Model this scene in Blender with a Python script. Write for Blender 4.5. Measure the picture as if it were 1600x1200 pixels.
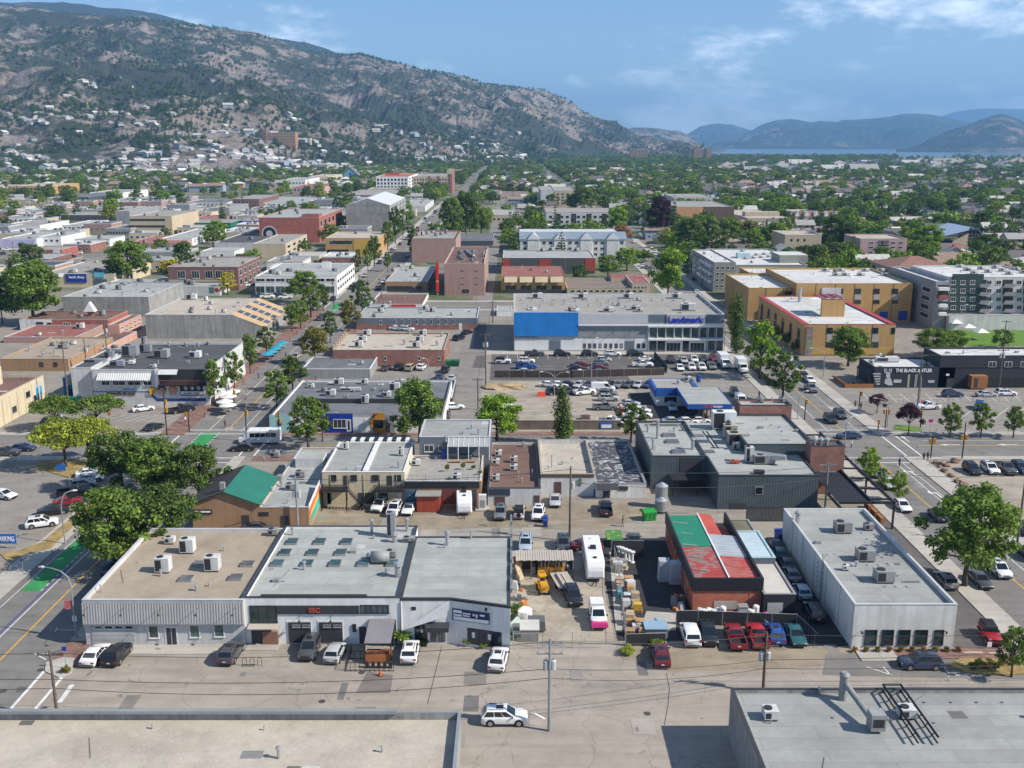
import bpy,bmesh,math,random
import numpy as np
from mathutils import Vector,Matrix,noise
for _o in list(bpy.data.objects):
 bpy.data.objects.remove(_o)
SC=bpy.context.scene
COL=SC.collection
R=math.radians
# camera
FPX,CU,CV,HC=1560.,800.,600.,56.5
PITCH=math.atan(377./FPX)
PS,PC=math.sin(PITCH),math.cos(PITCH)
cam=bpy.data.objects.new('camera',bpy.data.cameras.new('camera'))
COL.objects.link(cam)
cam.location=(0,0,HC)
cam.rotation_euler=(math.pi/2-PITCH,0,0)
cam.data.sensor_width=36.
cam.data.lens=36.*FPX/1600.
cam.data.clip_start=1.
cam.data.clip_end=90000.
SC.camera=cam
# daylight
SUN_EL,SUN_AZ=R(39.),math.atan2(-.29,1.)
sdir=Vector((math.cos(SUN_EL)*math.cos(SUN_AZ),math.cos(SUN_EL)*math.sin(SUN_AZ),math.sin(SUN_EL)))
W=bpy.data.worlds.new('World')
SC.world=W
W.use_nodes=True
nt=W.node_tree
for n in list(nt.nodes):
 nt.nodes.remove(n)
def wn(t,**k):
 n=nt.nodes.new(t)
 for a,b in k.items():
  setattr(n,a,b)
 return n
sky=wn('ShaderNodeTexSky',sky_type='NISHITA')
sky.sun_disc=False
sky.sun_elevation=SUN_EL
sky.sun_rotation=math.pi/2-SUN_AZ
sky.altitude=1200
sky.air_density=1.
sky.dust_density=.0
sky.ozone_density=4.
SKY_STRENGTH,CLOUD,CLOUD_AT=.086,(12.5,13.3,14.4,1),(11.9,20.3,5.6)
tc=wn('ShaderNodeTexCoord')
def wmath(op,a,b=None,clamp=False):
 n=wn('ShaderNodeMath',operation=op)
 n.use_clamp=clamp
 for i,x in enumerate((a,b)):
  if x is None:
   continue
  if isinstance(x,(int,float)):
   n.inputs[i].default_value=x
  else:
   nt.links.new(x,n.inputs[i])
 return n.outputs[0]
comb=wn('ShaderNodeVectorMath',operation='MULTIPLY')
comb.inputs[1].default_value=(1,1,2.6)
nt.links.new(tc.outputs['Generated'],comb.inputs[0])
def wnoise(scale,detail,rough,off):
 mp=wn('ShaderNodeVectorMath',operation='ADD')
 mp.inputs[1].default_value=off
 nt.links.new(comb.outputs[0],mp.inputs[0])
 n=wn('ShaderNodeTexNoise')
 n.inputs['Scale'].default_value=scale
 n.inputs['Detail'].default_value=detail
 n.inputs['Roughness'].default_value=rough
 nt.links.new(mp.outputs[0],n.inputs['Vector'])
 return n.outputs[0]
big=wnoise(4.2,2,.5,CLOUD_AT)
fine=wnoise(15,9,.62,(7.1,3.3,1.))
s=wmath('ADD',wmath('MULTIPLY',big,1.5),wmath('MULTIPLY',fine,1.15))
mr=wn('ShaderNodeMapRange')
mr.inputs['From Min'].default_value=1.38
mr.inputs['From Max'].default_value=1.75
mr.inputs['To Max'].default_value=.7
mr.interpolation_type='SMOOTHSTEP'
nt.links.new(s,mr.inputs['Value'])
mixc=wn('ShaderNodeMix',data_type='RGBA')
nt.links.new(mr.outputs[0],mixc.inputs[0])
hsv=wn('ShaderNodeHueSaturation')
hsv.inputs['Saturation'].default_value=1.
nt.links.new(sky.outputs[0],hsv.inputs['Color'])
nt.links.new(hsv.outputs[0],mixc.inputs[6])
mixc.inputs[7].default_value=CLOUD
bg=wn('ShaderNodeBackground')
bg.inputs[1].default_value=SKY_STRENGTH
nt.links.new(mixc.outputs[2],bg.inputs[0])
wo=wn('ShaderNodeOutputWorld')
nt.links.new(bg.outputs[0],wo.inputs[0])
sl=bpy.data.lights.new('sun','SUN')
sl.energy=4.4
sl.angle=R(.55)
sl.color=(1.,.93,.825)
so=bpy.data.objects.new('sun',sl)
COL.objects.link(so)
so.rotation_euler=(-sdir).to_track_quat('-Z','Y').to_euler()
so.location=(200,-100,300)
vs=SC.view_settings
vs.view_transform='Standard'
vs.look='None'
vs.exposure=.72
vs.gamma=1.
vs.use_curve_mapping=False
SC.cycles.max_bounces=5
SC.cycles.diffuse_bounces=2
SC.cycles.glossy_bounces=2
SC.cycles.transmission_bounces=2
SC.cycles.transparent_max_bounces=6
SC.cycles.volume_bounces=0
SC.cycles.use_denoising=True
# photo geometry: a pixel of the photograph -> a place in the town
def ray(u,v):
 a,b=(u-CU)/FPX,(v-CV)/FPX
 return a,PC-PS*b,-PS-PC*b
def at(u,v,z=.0):
 dx,dy,dz=ray(u,v)
 t=(z-HC)/dz
 return Vector((dx*t,dy*t,z))
def fp(u,v,Y):
 dx,dy,dz=ray(u,v)
 t=Y/dy
 return dx*t,HC+dz*t
def sp(u,v,X):
 dx,dy,dz=ray(u,v)
 t=X/dx
 return dy*t,HC+dz*t
def pJ(p):
 x,y,z=p
 w=y*PC+(HC-z)*PS
 return CU+FPX*x/w,CV+FPX*((HC-z)*PC-y*PS)/w
 # colours and materials
def S(r,g,b,k=1.):
 f=lambda x:((x/255+.055)/1.055)**2.4 if x>10 else x/255/12.92
 return(f(r)*k,f(g)*k,f(b)*k)
MATS={}
class NT:
 def __init__(s,name):
  s.m=bpy.data.materials.new(name)
  s.m.use_nodes=True
  s.t=s.m.node_tree
  s.b=s.t.nodes['Principled BSDF']
  s.o=s.t.nodes['Material Output']
 def n(s,t,**k):
  x=s.t.nodes.new(t)
  for a,b in k.items():
   setattr(x,a,b)
  return x
 def l(s,a,b):
  s.t.links.new(a,b)
 def pos(s,sx=1,sy=1,sz=1):
  g=s.n('ShaderNodeNewGeometry')
  m=s.n('ShaderNodeVectorMath',operation='MULTIPLY')
  m.inputs[1].default_value=(sx,sy,sz)
  s.l(g.outputs['Position'],m.inputs[0])
  return m.outputs[0]
 def noise(s,vec,scale,detail=3,rough=.55,dist=0):
  n=s.n('ShaderNodeTexNoise')
  n.inputs['Scale'].default_value=scale
  n.inputs['Detail'].default_value=detail
  n.inputs['Roughness'].default_value=rough
  n.inputs['Distortion'].default_value=dist
  s.l(vec,n.inputs['Vector'])
  return n.outputs[0]
 def rng(s,v,a,b,c,d,smooth=False):
  n=s.n('ShaderNodeMapRange')
  if smooth:
   n.interpolation_type='SMOOTHSTEP'
  for i,x in zip(('From Min','From Max','To Min','To Max'),(a,b,c,d)):
   n.inputs[i].default_value=x
  s.l(v,n.inputs['Value'])
  return n.outputs[0]
 def math(s,op,a,b=None):
  n=s.n('ShaderNodeMath',operation=op)
  for i,x in enumerate((a,b)):
   if x is None:
    continue
   if isinstance(x,(int,float)):
    n.inputs[i].default_value=x
   else:
    s.l(x,n.inputs[i])
  return n.outputs[0]
 def mix(s,fac,a,b,blend='MIX'):
  n=s.n('ShaderNodeMix',data_type='RGBA',blend_type=blend)
  for i,x in((0,fac),(6,a),(7,b)):
   if isinstance(x,(int,float)):
    n.inputs[i].default_value=x
   elif isinstance(x,tuple):
    n.inputs[i].default_value=x if len(x)==4 else(*x,1)
   else:
    s.l(x,n.inputs[i])
  return n.outputs[2]
 def scale(s,col,fac):
  n=s.n('ShaderNodeVectorMath',operation='SCALE')
  if isinstance(col,tuple):
   n.inputs[0].default_value=col[:3]
  else:
   s.l(col,n.inputs[0])
  if isinstance(fac,(int,float)):
   n.inputs['Scale'].default_value=fac
  else:
   s.l(fac,n.inputs['Scale'])
  return n.outputs[0]
 def bump(s,h,strength,dist=.05):
  n=s.n('ShaderNodeBump')
  n.inputs['Strength'].default_value=strength
  n.inputs['Distance'].default_value=dist
  s.l(h,n.inputs['Height'])
  s.l(n.outputs[0],s.b.inputs['Normal'])
def P(name,col,rough=.8,var=.1,sc=.35,fine=4.,metal=.0,spec=.35,sT=None,sA=.5,sS=.12,objcol=False,coat=0,sK=.0,bump=.0):
 """plain surface: colour with two scales of unevenness, optional blotches of wear and vertical streaks"""
 if name in MATS:
  return MATS[name]
 x=NT(name)
 p=x.pos()
 a=x.noise(p,sc,4,.6)
 b=x.noise(p,fine,3,.6)
 f=x.math('ADD',x.rng(a,.3,.7,1-var,1+var),x.rng(b,.3,.7,-var*.6,var*.6))
 if sK:
  c=x.noise(x.pos(1.6,1.6,.1),1.,4,.6)
  f=x.math('MULTIPLY',f,x.rng(c,.35,.7,1+sK*.3,1-sK))
 base=col
 if objcol:
  oi=x.n('ShaderNodeObjectInfo')
  base=oi.outputs['Color']
 if sT:
  sn=x.noise(p,sS,7,.65,.4)
  base=x.mix(x.rng(sn,.5,.72,0,sA,True),base,sT)
 x.l(x.scale(base,f),x.b.inputs['Base Color'])
 x.b.inputs['Roughness'].default_value=rough
 x.b.inputs['Metallic'].default_value=metal
 x.b.inputs['Specular IOR Level'].default_value=spec
 if coat:
  x.b.inputs['Coat Weight'].default_value=coat
  x.b.inputs['Coat Roughness'].default_value=.06
 if bump:
  x.bump(b,bump,.03)
 MATS[name]=x.m
 return x.m
def ROOF(name,col,sT=None,amt=.55,seam=1.8,seam_axis=1,gravel=.0):
 if name in MATS:
  return MATS[name]
 x=NT(name)
 p=x.pos()
 sT=sT or tuple(c*.6 for c in col)
 n1=x.noise(p,.09,8,.62,.6)
 n2=x.noise(p,.5,5,.6)
 n3=x.noise(p,5.,3,.6)
 base=x.mix(x.rng(n1,.46,.68,0,amt,True),col,sT)
 light=tuple(min(.8,c*1.25)for c in col)
 n4=x.noise(p,.22,6,.7,1.)
 base=x.mix(x.rng(n4,.56,.72,0,.5,True),base,light)
 f=x.math('ADD',x.rng(n2,.3,.7,.9,1.1),x.rng(n3,.3,.7,-.05-gravel,.05+gravel))
 if seam:
  w=x.n('ShaderNodeTexBrick')
  for k_,v_ in(('Scale',1.),('Brick Width',11.),('Row Height',seam),('Mortar Size',.035),('Bias',.0)):
   w.inputs[k_].default_value=v_
  w.inputs['Color1'].default_value=(.9,.9,.9,1)
  w.inputs['Color2'].default_value=(1.06,1.06,1.06,1)
  w.inputs['Mortar'].default_value=(.76,.76,.76,1)
  x.l(p,w.inputs['Vector'])
  base=x.mix(1.,base,w.outputs['Color'],'MULTIPLY')
 x.l(x.scale(base,f),x.b.inputs['Base Color'])
 x.b.inputs['Roughness'].default_value=.85
 x.b.inputs['Specular IOR Level'].default_value=.25
 x.bump(n3,.35,.04)
 MATS[name]=x.m
 return x.m
def BRICK(name,col,mortar=(.33,.3,.27),patch=None,amt=.0):
 if name in MATS:
  return MATS[name]
 x=NT(name)
 g=x.n('ShaderNodeNewGeometry')
 sx=x.n('ShaderNodeSeparateXYZ')
 x.l(g.outputs['Position'],sx.inputs[0])
 cb=x.n('ShaderNodeCombineXYZ')
 x.l(x.math('ADD',sx.outputs[0],sx.outputs[1]),cb.inputs[0])
 x.l(sx.outputs[2],cb.inputs[1])
 bt=x.n('ShaderNodeTexBrick')
 bt.inputs['Scale'].default_value=1.
 bt.inputs['Brick Width'].default_value=.42
 bt.inputs['Row Height'].default_value=.17
 bt.inputs['Mortar Size'].default_value=.02
 bt.inputs['Color1'].default_value=(*[c*.8 for c in col],1)
 bt.inputs['Color2'].default_value=(*[c*1.2 for c in col],1)
 bt.inputs['Mortar'].default_value=(*[.5*(m+c)for m,c in zip(mortar,col)],1)
 x.l(cb.outputs[0],bt.inputs['Vector'])
 p=x.pos()
 base=bt.outputs['Color']
 if patch:
  pn=x.noise(p,.35,7,.65,.5)
  base=x.mix(x.rng(pn,.52,.6,0,amt,True),base,patch)
 f=x.rng(x.noise(p,.5,6,.65),.3,.7,.75,1.22)
 x.l(x.scale(base,f),x.b.inputs['Base Color'])
 x.b.inputs['Roughness'].default_value=.9
 x.bump(bt.outputs['Fac'],-.3,.03)
 MATS[name]=x.m
 return x.m
def ASPHALT(name,col,sT=None,crack=.5,amt=.5,sc=.05,patchy=.12):
 if name in MATS:
  return MATS[name]
 x=NT(name)
 p=x.pos()
 sT=sT or tuple(c*.62 for c in col)
 n1=x.noise(p,sc,8,.62,.8)
 n2=x.noise(p,.35,6,.62)
 n3=x.noise(p,6.,3,.7)
 base=x.mix(x.rng(n1,.46,.72,0,amt,True),col,sT)
 lt=x.noise(x.pos(1,1,1),sc*1.9,7,.66,1.4)
 base=x.mix(x.rng(lt,.55,.75,0,.45,True),base,tuple(min(.7,c*1.3)for c in col))
 vw=x.n('ShaderNodeVectorMath',operation='ADD')
 nz=x.n('ShaderNodeTexNoise')
 nz.inputs['Scale'].default_value=.4
 nz.inputs['Detail'].default_value=4
 x.l(p,nz.inputs['Vector'])
 sc2=x.n('ShaderNodeVectorMath',operation='SCALE')
 sc2.inputs['Scale'].default_value=2.5
 x.l(nz.outputs['Color'],sc2.inputs[0])
 x.l(p,vw.inputs[0]);x.l(sc2.outputs[0],vw.inputs[1])
 vo=x.n('ShaderNodeTexVoronoi',feature='DISTANCE_TO_EDGE')
 vo.inputs['Scale'].default_value=.13
 x.l(vw.outputs[0],vo.inputs['Vector'])
 f=x.math('ADD',x.rng(n2,.3,.7,1-patchy,1+patchy),x.rng(n3,.3,.7,-.07,.07))
 f=x.math('MULTIPLY',f,x.rng(vo.outputs['Distance'],.003,.008,1-crack*.55,1.))
 f=x.math('MULTIPLY',f,x.rng(x.noise(x.pos(.05,.7,1),1.,4,.6),.38,.7,1.06,.86))
 f=x.math('MULTIPLY',f,x.rng(x.noise(p,.55,2,.5,.6),.68,.74,1.,.62,True))
 x.l(x.scale(base,f),x.b.inputs['Base Color'])
 x.b.inputs['Roughness'].default_value=.9
 x.b.inputs['Specular IOR Level'].default_value=.25
 x.bump(n3,.3,.02)
 MATS[name]=x.m
 return x.m
def WAVY(name,col,period=.3,axis='X',rough=.45,metal=.3,depth=.5,sT=None,amt=.0):
 """profiled sheet metal: ribs as relief, with trough shade also painted into the colour"""
 if name in MATS:
  return MATS[name]
 x=NT(name)
 p=x.pos()
 w=x.n('ShaderNodeTexWave',wave_type='BANDS',bands_direction=axis)
 w.inputs['Scale'].default_value=.314/period
 x.l(p,w.inputs['Vector'])
 base=col
 if sT:
  base=x.mix(x.rng(x.noise(p,.45,8,.7,.9),.46,.53,0,amt,True),col,sT)
 f=x.math('ADD',x.rng(x.noise(p,.4,5,.6),.3,.7,.88,1.12),x.rng(x.noise(p,5,3,.6),.3,.7,-.05,.05))
 f=x.math('MULTIPLY',f,x.rng(w.outputs['Fac'],.0,.25,.8,1.))  # rib troughs darkened in the colour, standing in for their shade
 x.b.inputs['Roughness'].default_value=rough
 x.b.inputs['Metallic'].default_value=metal
 x.bump(w.outputs['Fac'],depth,period*.3)
 x.l(x.scale(base,f),x.b.inputs['Base Color'])
 MATS[name]=x.m
 return x.m
def GLASS(name,col,rough=.06):
 if name in MATS:
  return MATS[name]
 x=NT(name)
 oi=x.n('ShaderNodeObjectInfo')
 f=x.rng(oi.outputs['Random'],0,1,.55,1.6)
 n=x.noise(x.pos(),.8,3,.6)
 f=x.math('MULTIPLY',f,x.rng(n,.35,.65,.7,1.3))
 x.l(x.scale(col,f),x.b.inputs['Base Color'])
 x.b.inputs['Roughness'].default_value=rough
 x.b.inputs['Specular IOR Level'].default_value=.7
 MATS[name]=x.m
 return x.m
 # mesh builder
class MB:
 def __init__(s):
  s.v,s.f,s.m=[],[],[]
 def face(s,pts,m=0):
  i=len(s.v)
  s.v+=[tuple(p)for p in pts]
  s.f.append(tuple(range(i,i+len(pts))))
  s.m.append(m)
 def box(s,x0,y0,z0,x1,y1,z1,m=0,top=None,rot=0,piv=None,skip=''):
  if x0>x1:x0,x1=x1,x0
  if y0>y1:y0,y1=y1,y0
  if z0>z1:z0,z1=z1,z0
  P8=[(x0,y0,z0),(x1,y0,z0),(x1,y1,z0),(x0,y1,z0),(x0,y0,z1),(x1,y0,z1),(x1,y1,z1),(x0,y1,z1)]
  if rot:
   cx,cy=piv or((x0+x1)/2,(y0+y1)/2)
   c,q=math.cos(rot),math.sin(rot)
   P8=[(cx+(x-cx)*c-(y-cy)*q,cy+(x-cx)*q+(y-cy)*c,z)for x,y,z in P8]
  i=len(s.v)
  s.v+=P8
  F={'b':(3,2,1,0),'t':(4,5,6,7),'f':(0,1,5,4),'r':(1,2,6,5),'k':(2,3,7,6),'l':(3,0,4,7)}
  for k,q in F.items():
   if k in skip:continue
   s.f.append(tuple(i+j for j in q))
   s.m.append(top if(top is not None and k=='t')else m)
  return s
 def prism(s,poly,z0,z1,m=0,top=None,bottom=True):
  """poly: counter-clockwise xy points"""
  n=len(poly)
  i=len(s.v)
  s.v+=[(x,y,z0)for x,y in poly]+[(x,y,z1)for x,y in poly]
  for k in range(n):
   j=(k+1)%n
   s.f.append((i+k,i+j,i+n+j,i+n+k));s.m.append(m)
  s.f.append(tuple(i+n+k for k in range(n)));s.m.append(m if top is None else top)
  if bottom:
   s.f.append(tuple(i+k for k in reversed(range(n))));s.m.append(m)
  return s
 def tube(s,pts,r,n=6,m=0,caps=True):
  pts=[Vector(p)for p in pts]
  rs=r if isinstance(r,(list,tuple))else[r]*len(pts)
  i0=len(s.v)
  prev=None
  for k,p in enumerate(pts):
   d=(pts[min(k+1,len(pts)-1)]-pts[max(k-1,0)]).normalized()
   a=Vector((0,0,1))if abs(d.z)<.9 else Vector((1,0,0))
   if prev is not None:
    a=prev
   e1=(a-d*a.dot(d)).normalized()
   prev=e1
   e2=d.cross(e1)
   for q in range(n):
    t=2*math.pi*q/n
    s.v.append(tuple(p+(e1*math.cos(t)+e2*math.sin(t))*rs[k]))
  for k in range(len(pts)-1):
   for q in range(n):
    a,b=i0+k*n+q,i0+k*n+(q+1)%n
    s.f.append((a,b,b+n,a+n));s.m.append(m)
  if caps:
   s.f.append(tuple(i0+q for q in reversed(range(n))));s.m.append(m)
   e=i0+(len(pts)-1)*n
   s.f.append(tuple(e+q for q in range(n)));s.m.append(m)
  return s
 def loft(s,secs,m=0,closed=True,caps=True):
  """secs: list of equal-length point rings"""
  n=len(secs[0])
  i0=len(s.v)
  for q in secs:
   s.v+=[tuple(p)for p in q]
  for k in range(len(secs)-1):
   for q in range(n if closed else n-1):
    a,b=i0+k*n+q,i0+k*n+(q+1)%n
    s.f.append((a,b,b+n,a+n));s.m.append(m)
  if caps:
   s.f.append(tuple(i0+q for q in reversed(range(n))));s.m.append(m)
   e=i0+(len(secs)-1)*n
   s.f.append(tuple(e+q for q in range(n)));s.m.append(m)
  return s
 def blob(s,c,r,m=0,seed=0,sub=2,jag=.25,sq=(1,1,1)):
  bm=bmesh.new()
  bmesh.ops.create_icosphere(bm,subdivisions=sub,radius=1.)
  i=len(s.v)
  for w in bm.verts:
   k=1+jag*noise.noise(w.co*1.7+Vector((seed*3.1,seed*7.7,seed)))
   s.v.append((c[0]+w.co.x*r*k*sq[0],c[1]+w.co.y*r*k*sq[1],c[2]+w.co.z*r*k*sq[2]))
  for f in bm.faces:
   s.f.append(tuple(i+w.index for w in f.verts));s.m.append(m)
  bm.free()
  return s
 def mesh(s,name,mats,smooth=False):
  me=bpy.data.meshes.new(name)
  me.from_pydata(s.v,[],s.f)
  for q in(mats if isinstance(mats,(list,tuple))else[mats]):
   me.materials.append(q)
  if isinstance(mats,(list,tuple))and len(mats)>1:
   me.polygons.foreach_set('material_index',s.m)
  if smooth:
   me.polygons.foreach_set('use_smooth',[True]*len(me.polygons))
  me.update()
  return me
 def bD(s,name,mats,parent=None,world=False,smooth=False):
  """world: the points are world coordinates, the parent (an unrotated Empty, or a part of one) stands somewhere"""
  if world and parent is not None:
   r=parent
   while r.parent is not None:
    r=r.parent
   o=r.location
   s.v=[(x-o.x,y-o.y,z-o.z)for x,y,z in s.v]
  return put(name,s.mesh(name,mats,smooth),parent)
def put(name,me,parent=None,loc=None,rz=.0,color=None):
 o=bpy.data.objects.new(name,me)
 COL.objects.link(o)
 if parent is not None:
  o.parent=parent
 if loc is not None:
  o.location=loc
 if rz:
  o.rotation_euler=(0,0,rz)
 if color is not None:
  o.color=(*color[:3],1)
 return o
AUTO=[]
def thing(name,lB,cat,loc=(0,0,0),rz=.0,gP=None,auto=False):
 o=bpy.data.objects.new(name,None)
 COL.objects.link(o)
 o.empty_display_size=.3
 o.location=loc
 o.rotation_euler=(0,0,rz)
 o['label']=lB
 o['category']=cat
 if gP:
  o['group']=gP
 AUTO.append(o)
 return o
def tag(o,lB,cat,gP=None):
 o['label']=lB
 o['category']=cat
 if gP:
  o['group']=gP
 AUTO.append(o)
 return o
PROTO={}
def proot(name):
 o=bpy.data.objects.new(name,None)
 PROTO[name]=o
 return o
def stamp(rT,name,lB,cat,loc,rz=.0,gP=None,color=None,scale=None):
 """one more individual of a prototype kept out of the scene: the thing and each of its parts and sub-parts"""
 def rec(o,parent):
  c=o.copy()
  COL.objects.link(c)
  c.parent=parent
  if 'painted' in c:
   del c['painted']
   if color is not None:
    c.color=(*color[:3],1)
  for ch in KIDS.get(o.name,()):
   rec(ch,c)
  return c
 r=bpy.data.objects.new(name,None)
 COL.objects.link(r)
 r.location=loc
 r.rotation_euler=(0,0,rz)
 if scale is not None:
  r.scale=scale if isinstance(scale,(tuple,list))else(scale,)*3
 r['label']=lB
 r['category']=cat
 if gP:
  r['group']=gP
 for ch in KIDS.get(rT.name,()):
  rec(ch,r)
 AUTO.append(r)
 return r
KIDS={}
def kid(rT,name,me,loc=None,painted=False):
 """a part of a prototype (unlinked until stamped)"""
 o=bpy.data.objects.new(name,me)
 if loc is not None:
  o.location=loc
 if painted:
  o['painted']=1
 KIDS.setdefault(rT.name,[]).append(o)
 return o
def struct(mb,name,mats,smooth=False):
 o=mb.bD(name,mats,smooth=smooth)
 o['kind']='structure'
 return o
FONT_CACHE={}
def text_mesh(txt,size,mat,depth=.03,bold=.0):
 cu=bpy.data.curves.new('lettering','FONT')
 cu.body=txt
 cu.size=size
 cu.extrude=depth
 cu.offset=bold
 cu.align_x='CENTER'
 cu.align_y='CENTER'
 cu.resolution_u=3
 ob=bpy.data.objects.new('lettering',cu)
 COL.objects.link(ob)
 dg=bpy.context.evaluated_depsgraph_get()
 me=bpy.data.meshes.new_from_object(ob.evaluated_get(dg))
 bpy.data.objects.remove(ob)
 me.materials.clear()
 me.materials.append(mat)
 return me
def letr(parent,txt,c,width,height,mat,rz=.0,depth=.03,bold=.0,name='lettering'):
 """upright letters facing -y (rz turns them), scaled to a width and height in metres; c in the thing's own frame"""
 me=text_mesh(txt,1.,mat,depth,bold)
 xs=[w.co.x for w in me.vertices];ys=[w.co.y for w in me.vertices]
 if not xs:
  return None
 sx=width/max(1e-3,max(xs)-min(xs));sy=height/max(1e-3,max(ys)-min(ys))
 mx,my=(max(xs)+min(xs))/2,(max(ys)+min(ys))/2
 for w in me.vertices:
  w.co=((w.co.x-mx)*sx,-w.co.z,(w.co.y-my)*sy)
 return put(name,me,parent,c,rz)
def shape(kind,world):
 def f(par,name,m,*a):
  b=MB()
  getattr(b,kind)(*a)
  return b.bD(name,m,par,world)
 return f
wb,wf,wt,wl=[shape(k,True)for k in('box','face','tube','loft')]
lb,lf,lt,ll=[shape(k,False)for k in('box','face','tube','loft')]
# vehicles
m_paint=P('car_paint',(1,1,1),rough=.32,var=.05,sc=2.,objcol=True,coat=.7,spec=.5)
m_cglass=P('car_glass',(.012,.016,.02),rough=.05,var=.05,spec=.8)
m_tyre=P('tyre_rubber',(.018,.018,.019),rough=.9)
m_rim=P('wheel_alloy',(.38,.38,.39),rough=.35,metal=.7)
m_trim=P('black_trim',(.02,.02,.022),rough=.6)
m_head=P('headlamp_lens',(.62,.64,.66),rough=.1,spec=.7)
m_tail=P('tail_lamp_lens',(.3,.012,.012),rough=.15,spec=.6)
m_plate=P('number_plate',(.6,.62,.66),rough=.5)
mW=P('white_enamel',(.72,.72,.71),rough=.35,var=.05,spec=.5,sK=.06)
mA=P('brushed_aluminium',(.45,.46,.47),rough=.4,metal=.6)
m_steel=P('galvanised_steel',(.36,.37,.38),rough=.5,metal=.5,var=.15)
mB=P('black_metal',(.022,.022,.024),rough=.5)
def lerp(a,b,t):
 return tuple(x+(y-x)*t for x,y in zip(a,b))
def quad_on(A,B,C,D,s0,s1,t0,t1,off):
 """a pane on the face A(bottom left) B(bottom right) C(top right) D(top left), seen from outside; pushed out by off"""
 def q(s,t):
  return Vector(lerp(lerp(A,B,s),lerp(D,C,s),t))
 n=(Vector(B)-Vector(A)).cross(Vector(D)-Vector(A)).normalized()*off
 return[q(s0,t0)+n,q(s1,t0)+n,q(s1,t1)+n,q(s0,t1)+n]
def wheel_mesh(r,w=.24):
 mb=MB()
 mb.tube([(-w/2,0,0),(-w/2+.03,0,0),(w/2-.03,0,0),(w/2,0,0)],[r*.93,r,r,r*.93],14)
 rm=MB()
 for sx in(-1,1):
  rm.tube([(sx*(w/2+.002),0,0),(sx*(w/2+.014),0,0)],r*.62,10)
 return mb.mesh('wheel',m_tyre),rm.mesh('rim',m_rim)
def cproto(key,L,Wd,H,belt,cb,cr,low=None,wheel=.35,axle=(.31,-.3),roofhw=.72,bed=False,cargo=False,spare=False,roofrails=False,soft=False,flares=False,nose=.0):
 rT=proot(key)
 hw=Wd/2
 low=low or[(-.5,.4,belt-.18,.88),(-.485,.28,belt-.03,.95),(-.4,.22,belt,1),(-.1,.22,belt,1),(cb[1],.22,belt-.01,1),(cb[1]+.1,.22,belt-.06+nose,.99),(.44,.26,belt-.17+nose,.95),(.485,.3,belt-.26+nose,.88),(.5,.38,belt-.34+nose,.82)]
 if bed:
  low=[q for q in low if q[0]>-.1]
  low.insert(0,(-.13,.3,belt,1))
 def ring(y,zb,zt,k):
  h=hw*k
  return[(-h*.93,y,zb),(h*.93,y,zb),(h,y,zb+.22),(h,y,zt-.16),(h*.97,y,zt-.05),(h*.86,y,zt),(0,y,zt+.025),(-h*.86,y,zt),(-h*.97,y,zt-.05),(-h,y,zt-.16),(-h,y,zb+.22)]
 body=MB()
 body.loft([ring(y*L,zb,zt,k)for y,zb,zt,k in low][::-1])
 hb,hr=hw*.92,hw*roofhw
 z1=H-.08
 r0=[(-hb,cb[0]*L,belt-.02),(hb,cb[0]*L,belt-.02),(hb*.97,cb[1]*L,belt-.02),(-hb*.97,cb[1]*L,belt-.02)]
 r1=[(-hr-.03,cr[0]*L,z1),(hr+.03,cr[0]*L,z1),(hr,cr[1]*L,z1),(-hr,cr[1]*L,z1)]
 r2=[(-hr+.12,cr[0]*L+.14,H),(hr-.12,cr[0]*L+.14,H),(hr-.14,cr[1]*L-.2,H),(-hr+.14,cr[1]*L-.2,H)]
 cab=body if not soft else MB()
 cab.loft([r0,r1,r2])
 if bed:
  y0,y1=-.5*L,-.13*L
  body.box(-hw,y0,.45,-hw+.09,y1,belt-.02)
  body.box(hw-.09,y0,.45,hw,y1,belt-.02)
  body.box(-hw+.09,y0,.45,hw-.09,y0+.08,belt-.02)
  body.box(-hw+.09,y0+.08,.45,hw-.09,y1,.7)
 bme=body.mesh('body',m_paint,smooth=True);bme.set_sharp_from_angle(angle=R(38))
 kid(rT,'body',bme,painted=True)
 if soft:
  kid(rT,'soft_top',cab.mesh('soft_top',m_trim))
 if bed:
  bl=MB();bl.box(-hw+.1,-.5*L+.09,.702,hw-.1,-.135*L,.72)
  kid(rT,'bed_liner',bl.mesh('bed_liner',m_trim))
 g=MB();g.face(quad_on(r0[2],r0[3],r1[3],r1[2],.07,.93,.08,.95,.014))
 kid(rT,'windscreen',g.mesh('windscreen',m_cglass))
 g=MB();g.face(quad_on(r0[0],r0[1],r1[1],r1[0],.08,.92,.25 if not cargo else .4,.93,.014))
 kid(rT,'rear_window',g.mesh('rear_window',m_cglass))
 for sd in(0,1):
  g=MB()
  A,B,C,D=(r0[1],r0[2],r1[2],r1[1])if sd==0 else(r0[3],r0[0],r1[0],r1[3])
  spans=[(.05,.36),(.39,.66),(.69,.93)]if(cb[1]-cb[0])>.6 else[(.07,.47),(.51,.93)]
  if cargo:
   spans=[(.74,.95)]
  if sd:
   spans=[(1-q,1-p)for p,q in spans]
  for s0,s1 in spans:
   g.face(quad_on(A,B,C,D,s0,s1,.12,.93,.014))
  kid(rT,'side_window',g.mesh('side_window',m_cglass))
 t=MB()
 for sx in(-1,1):
  for a in axle:
   t.tube([(sx*(hw-.05),a*L,wheel+.02),(sx*(hw+.008),a*L,wheel+.02)],wheel+.07,14)
  t.box(sx*(hw-.06),axle[1]*L+wheel,.2,sx*(hw+.006),axle[0]*L-wheel,.33)
 t.box(-hw*.8,.5*L-.06,.32,hw*.8,.5*L+.012,.52)
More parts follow.
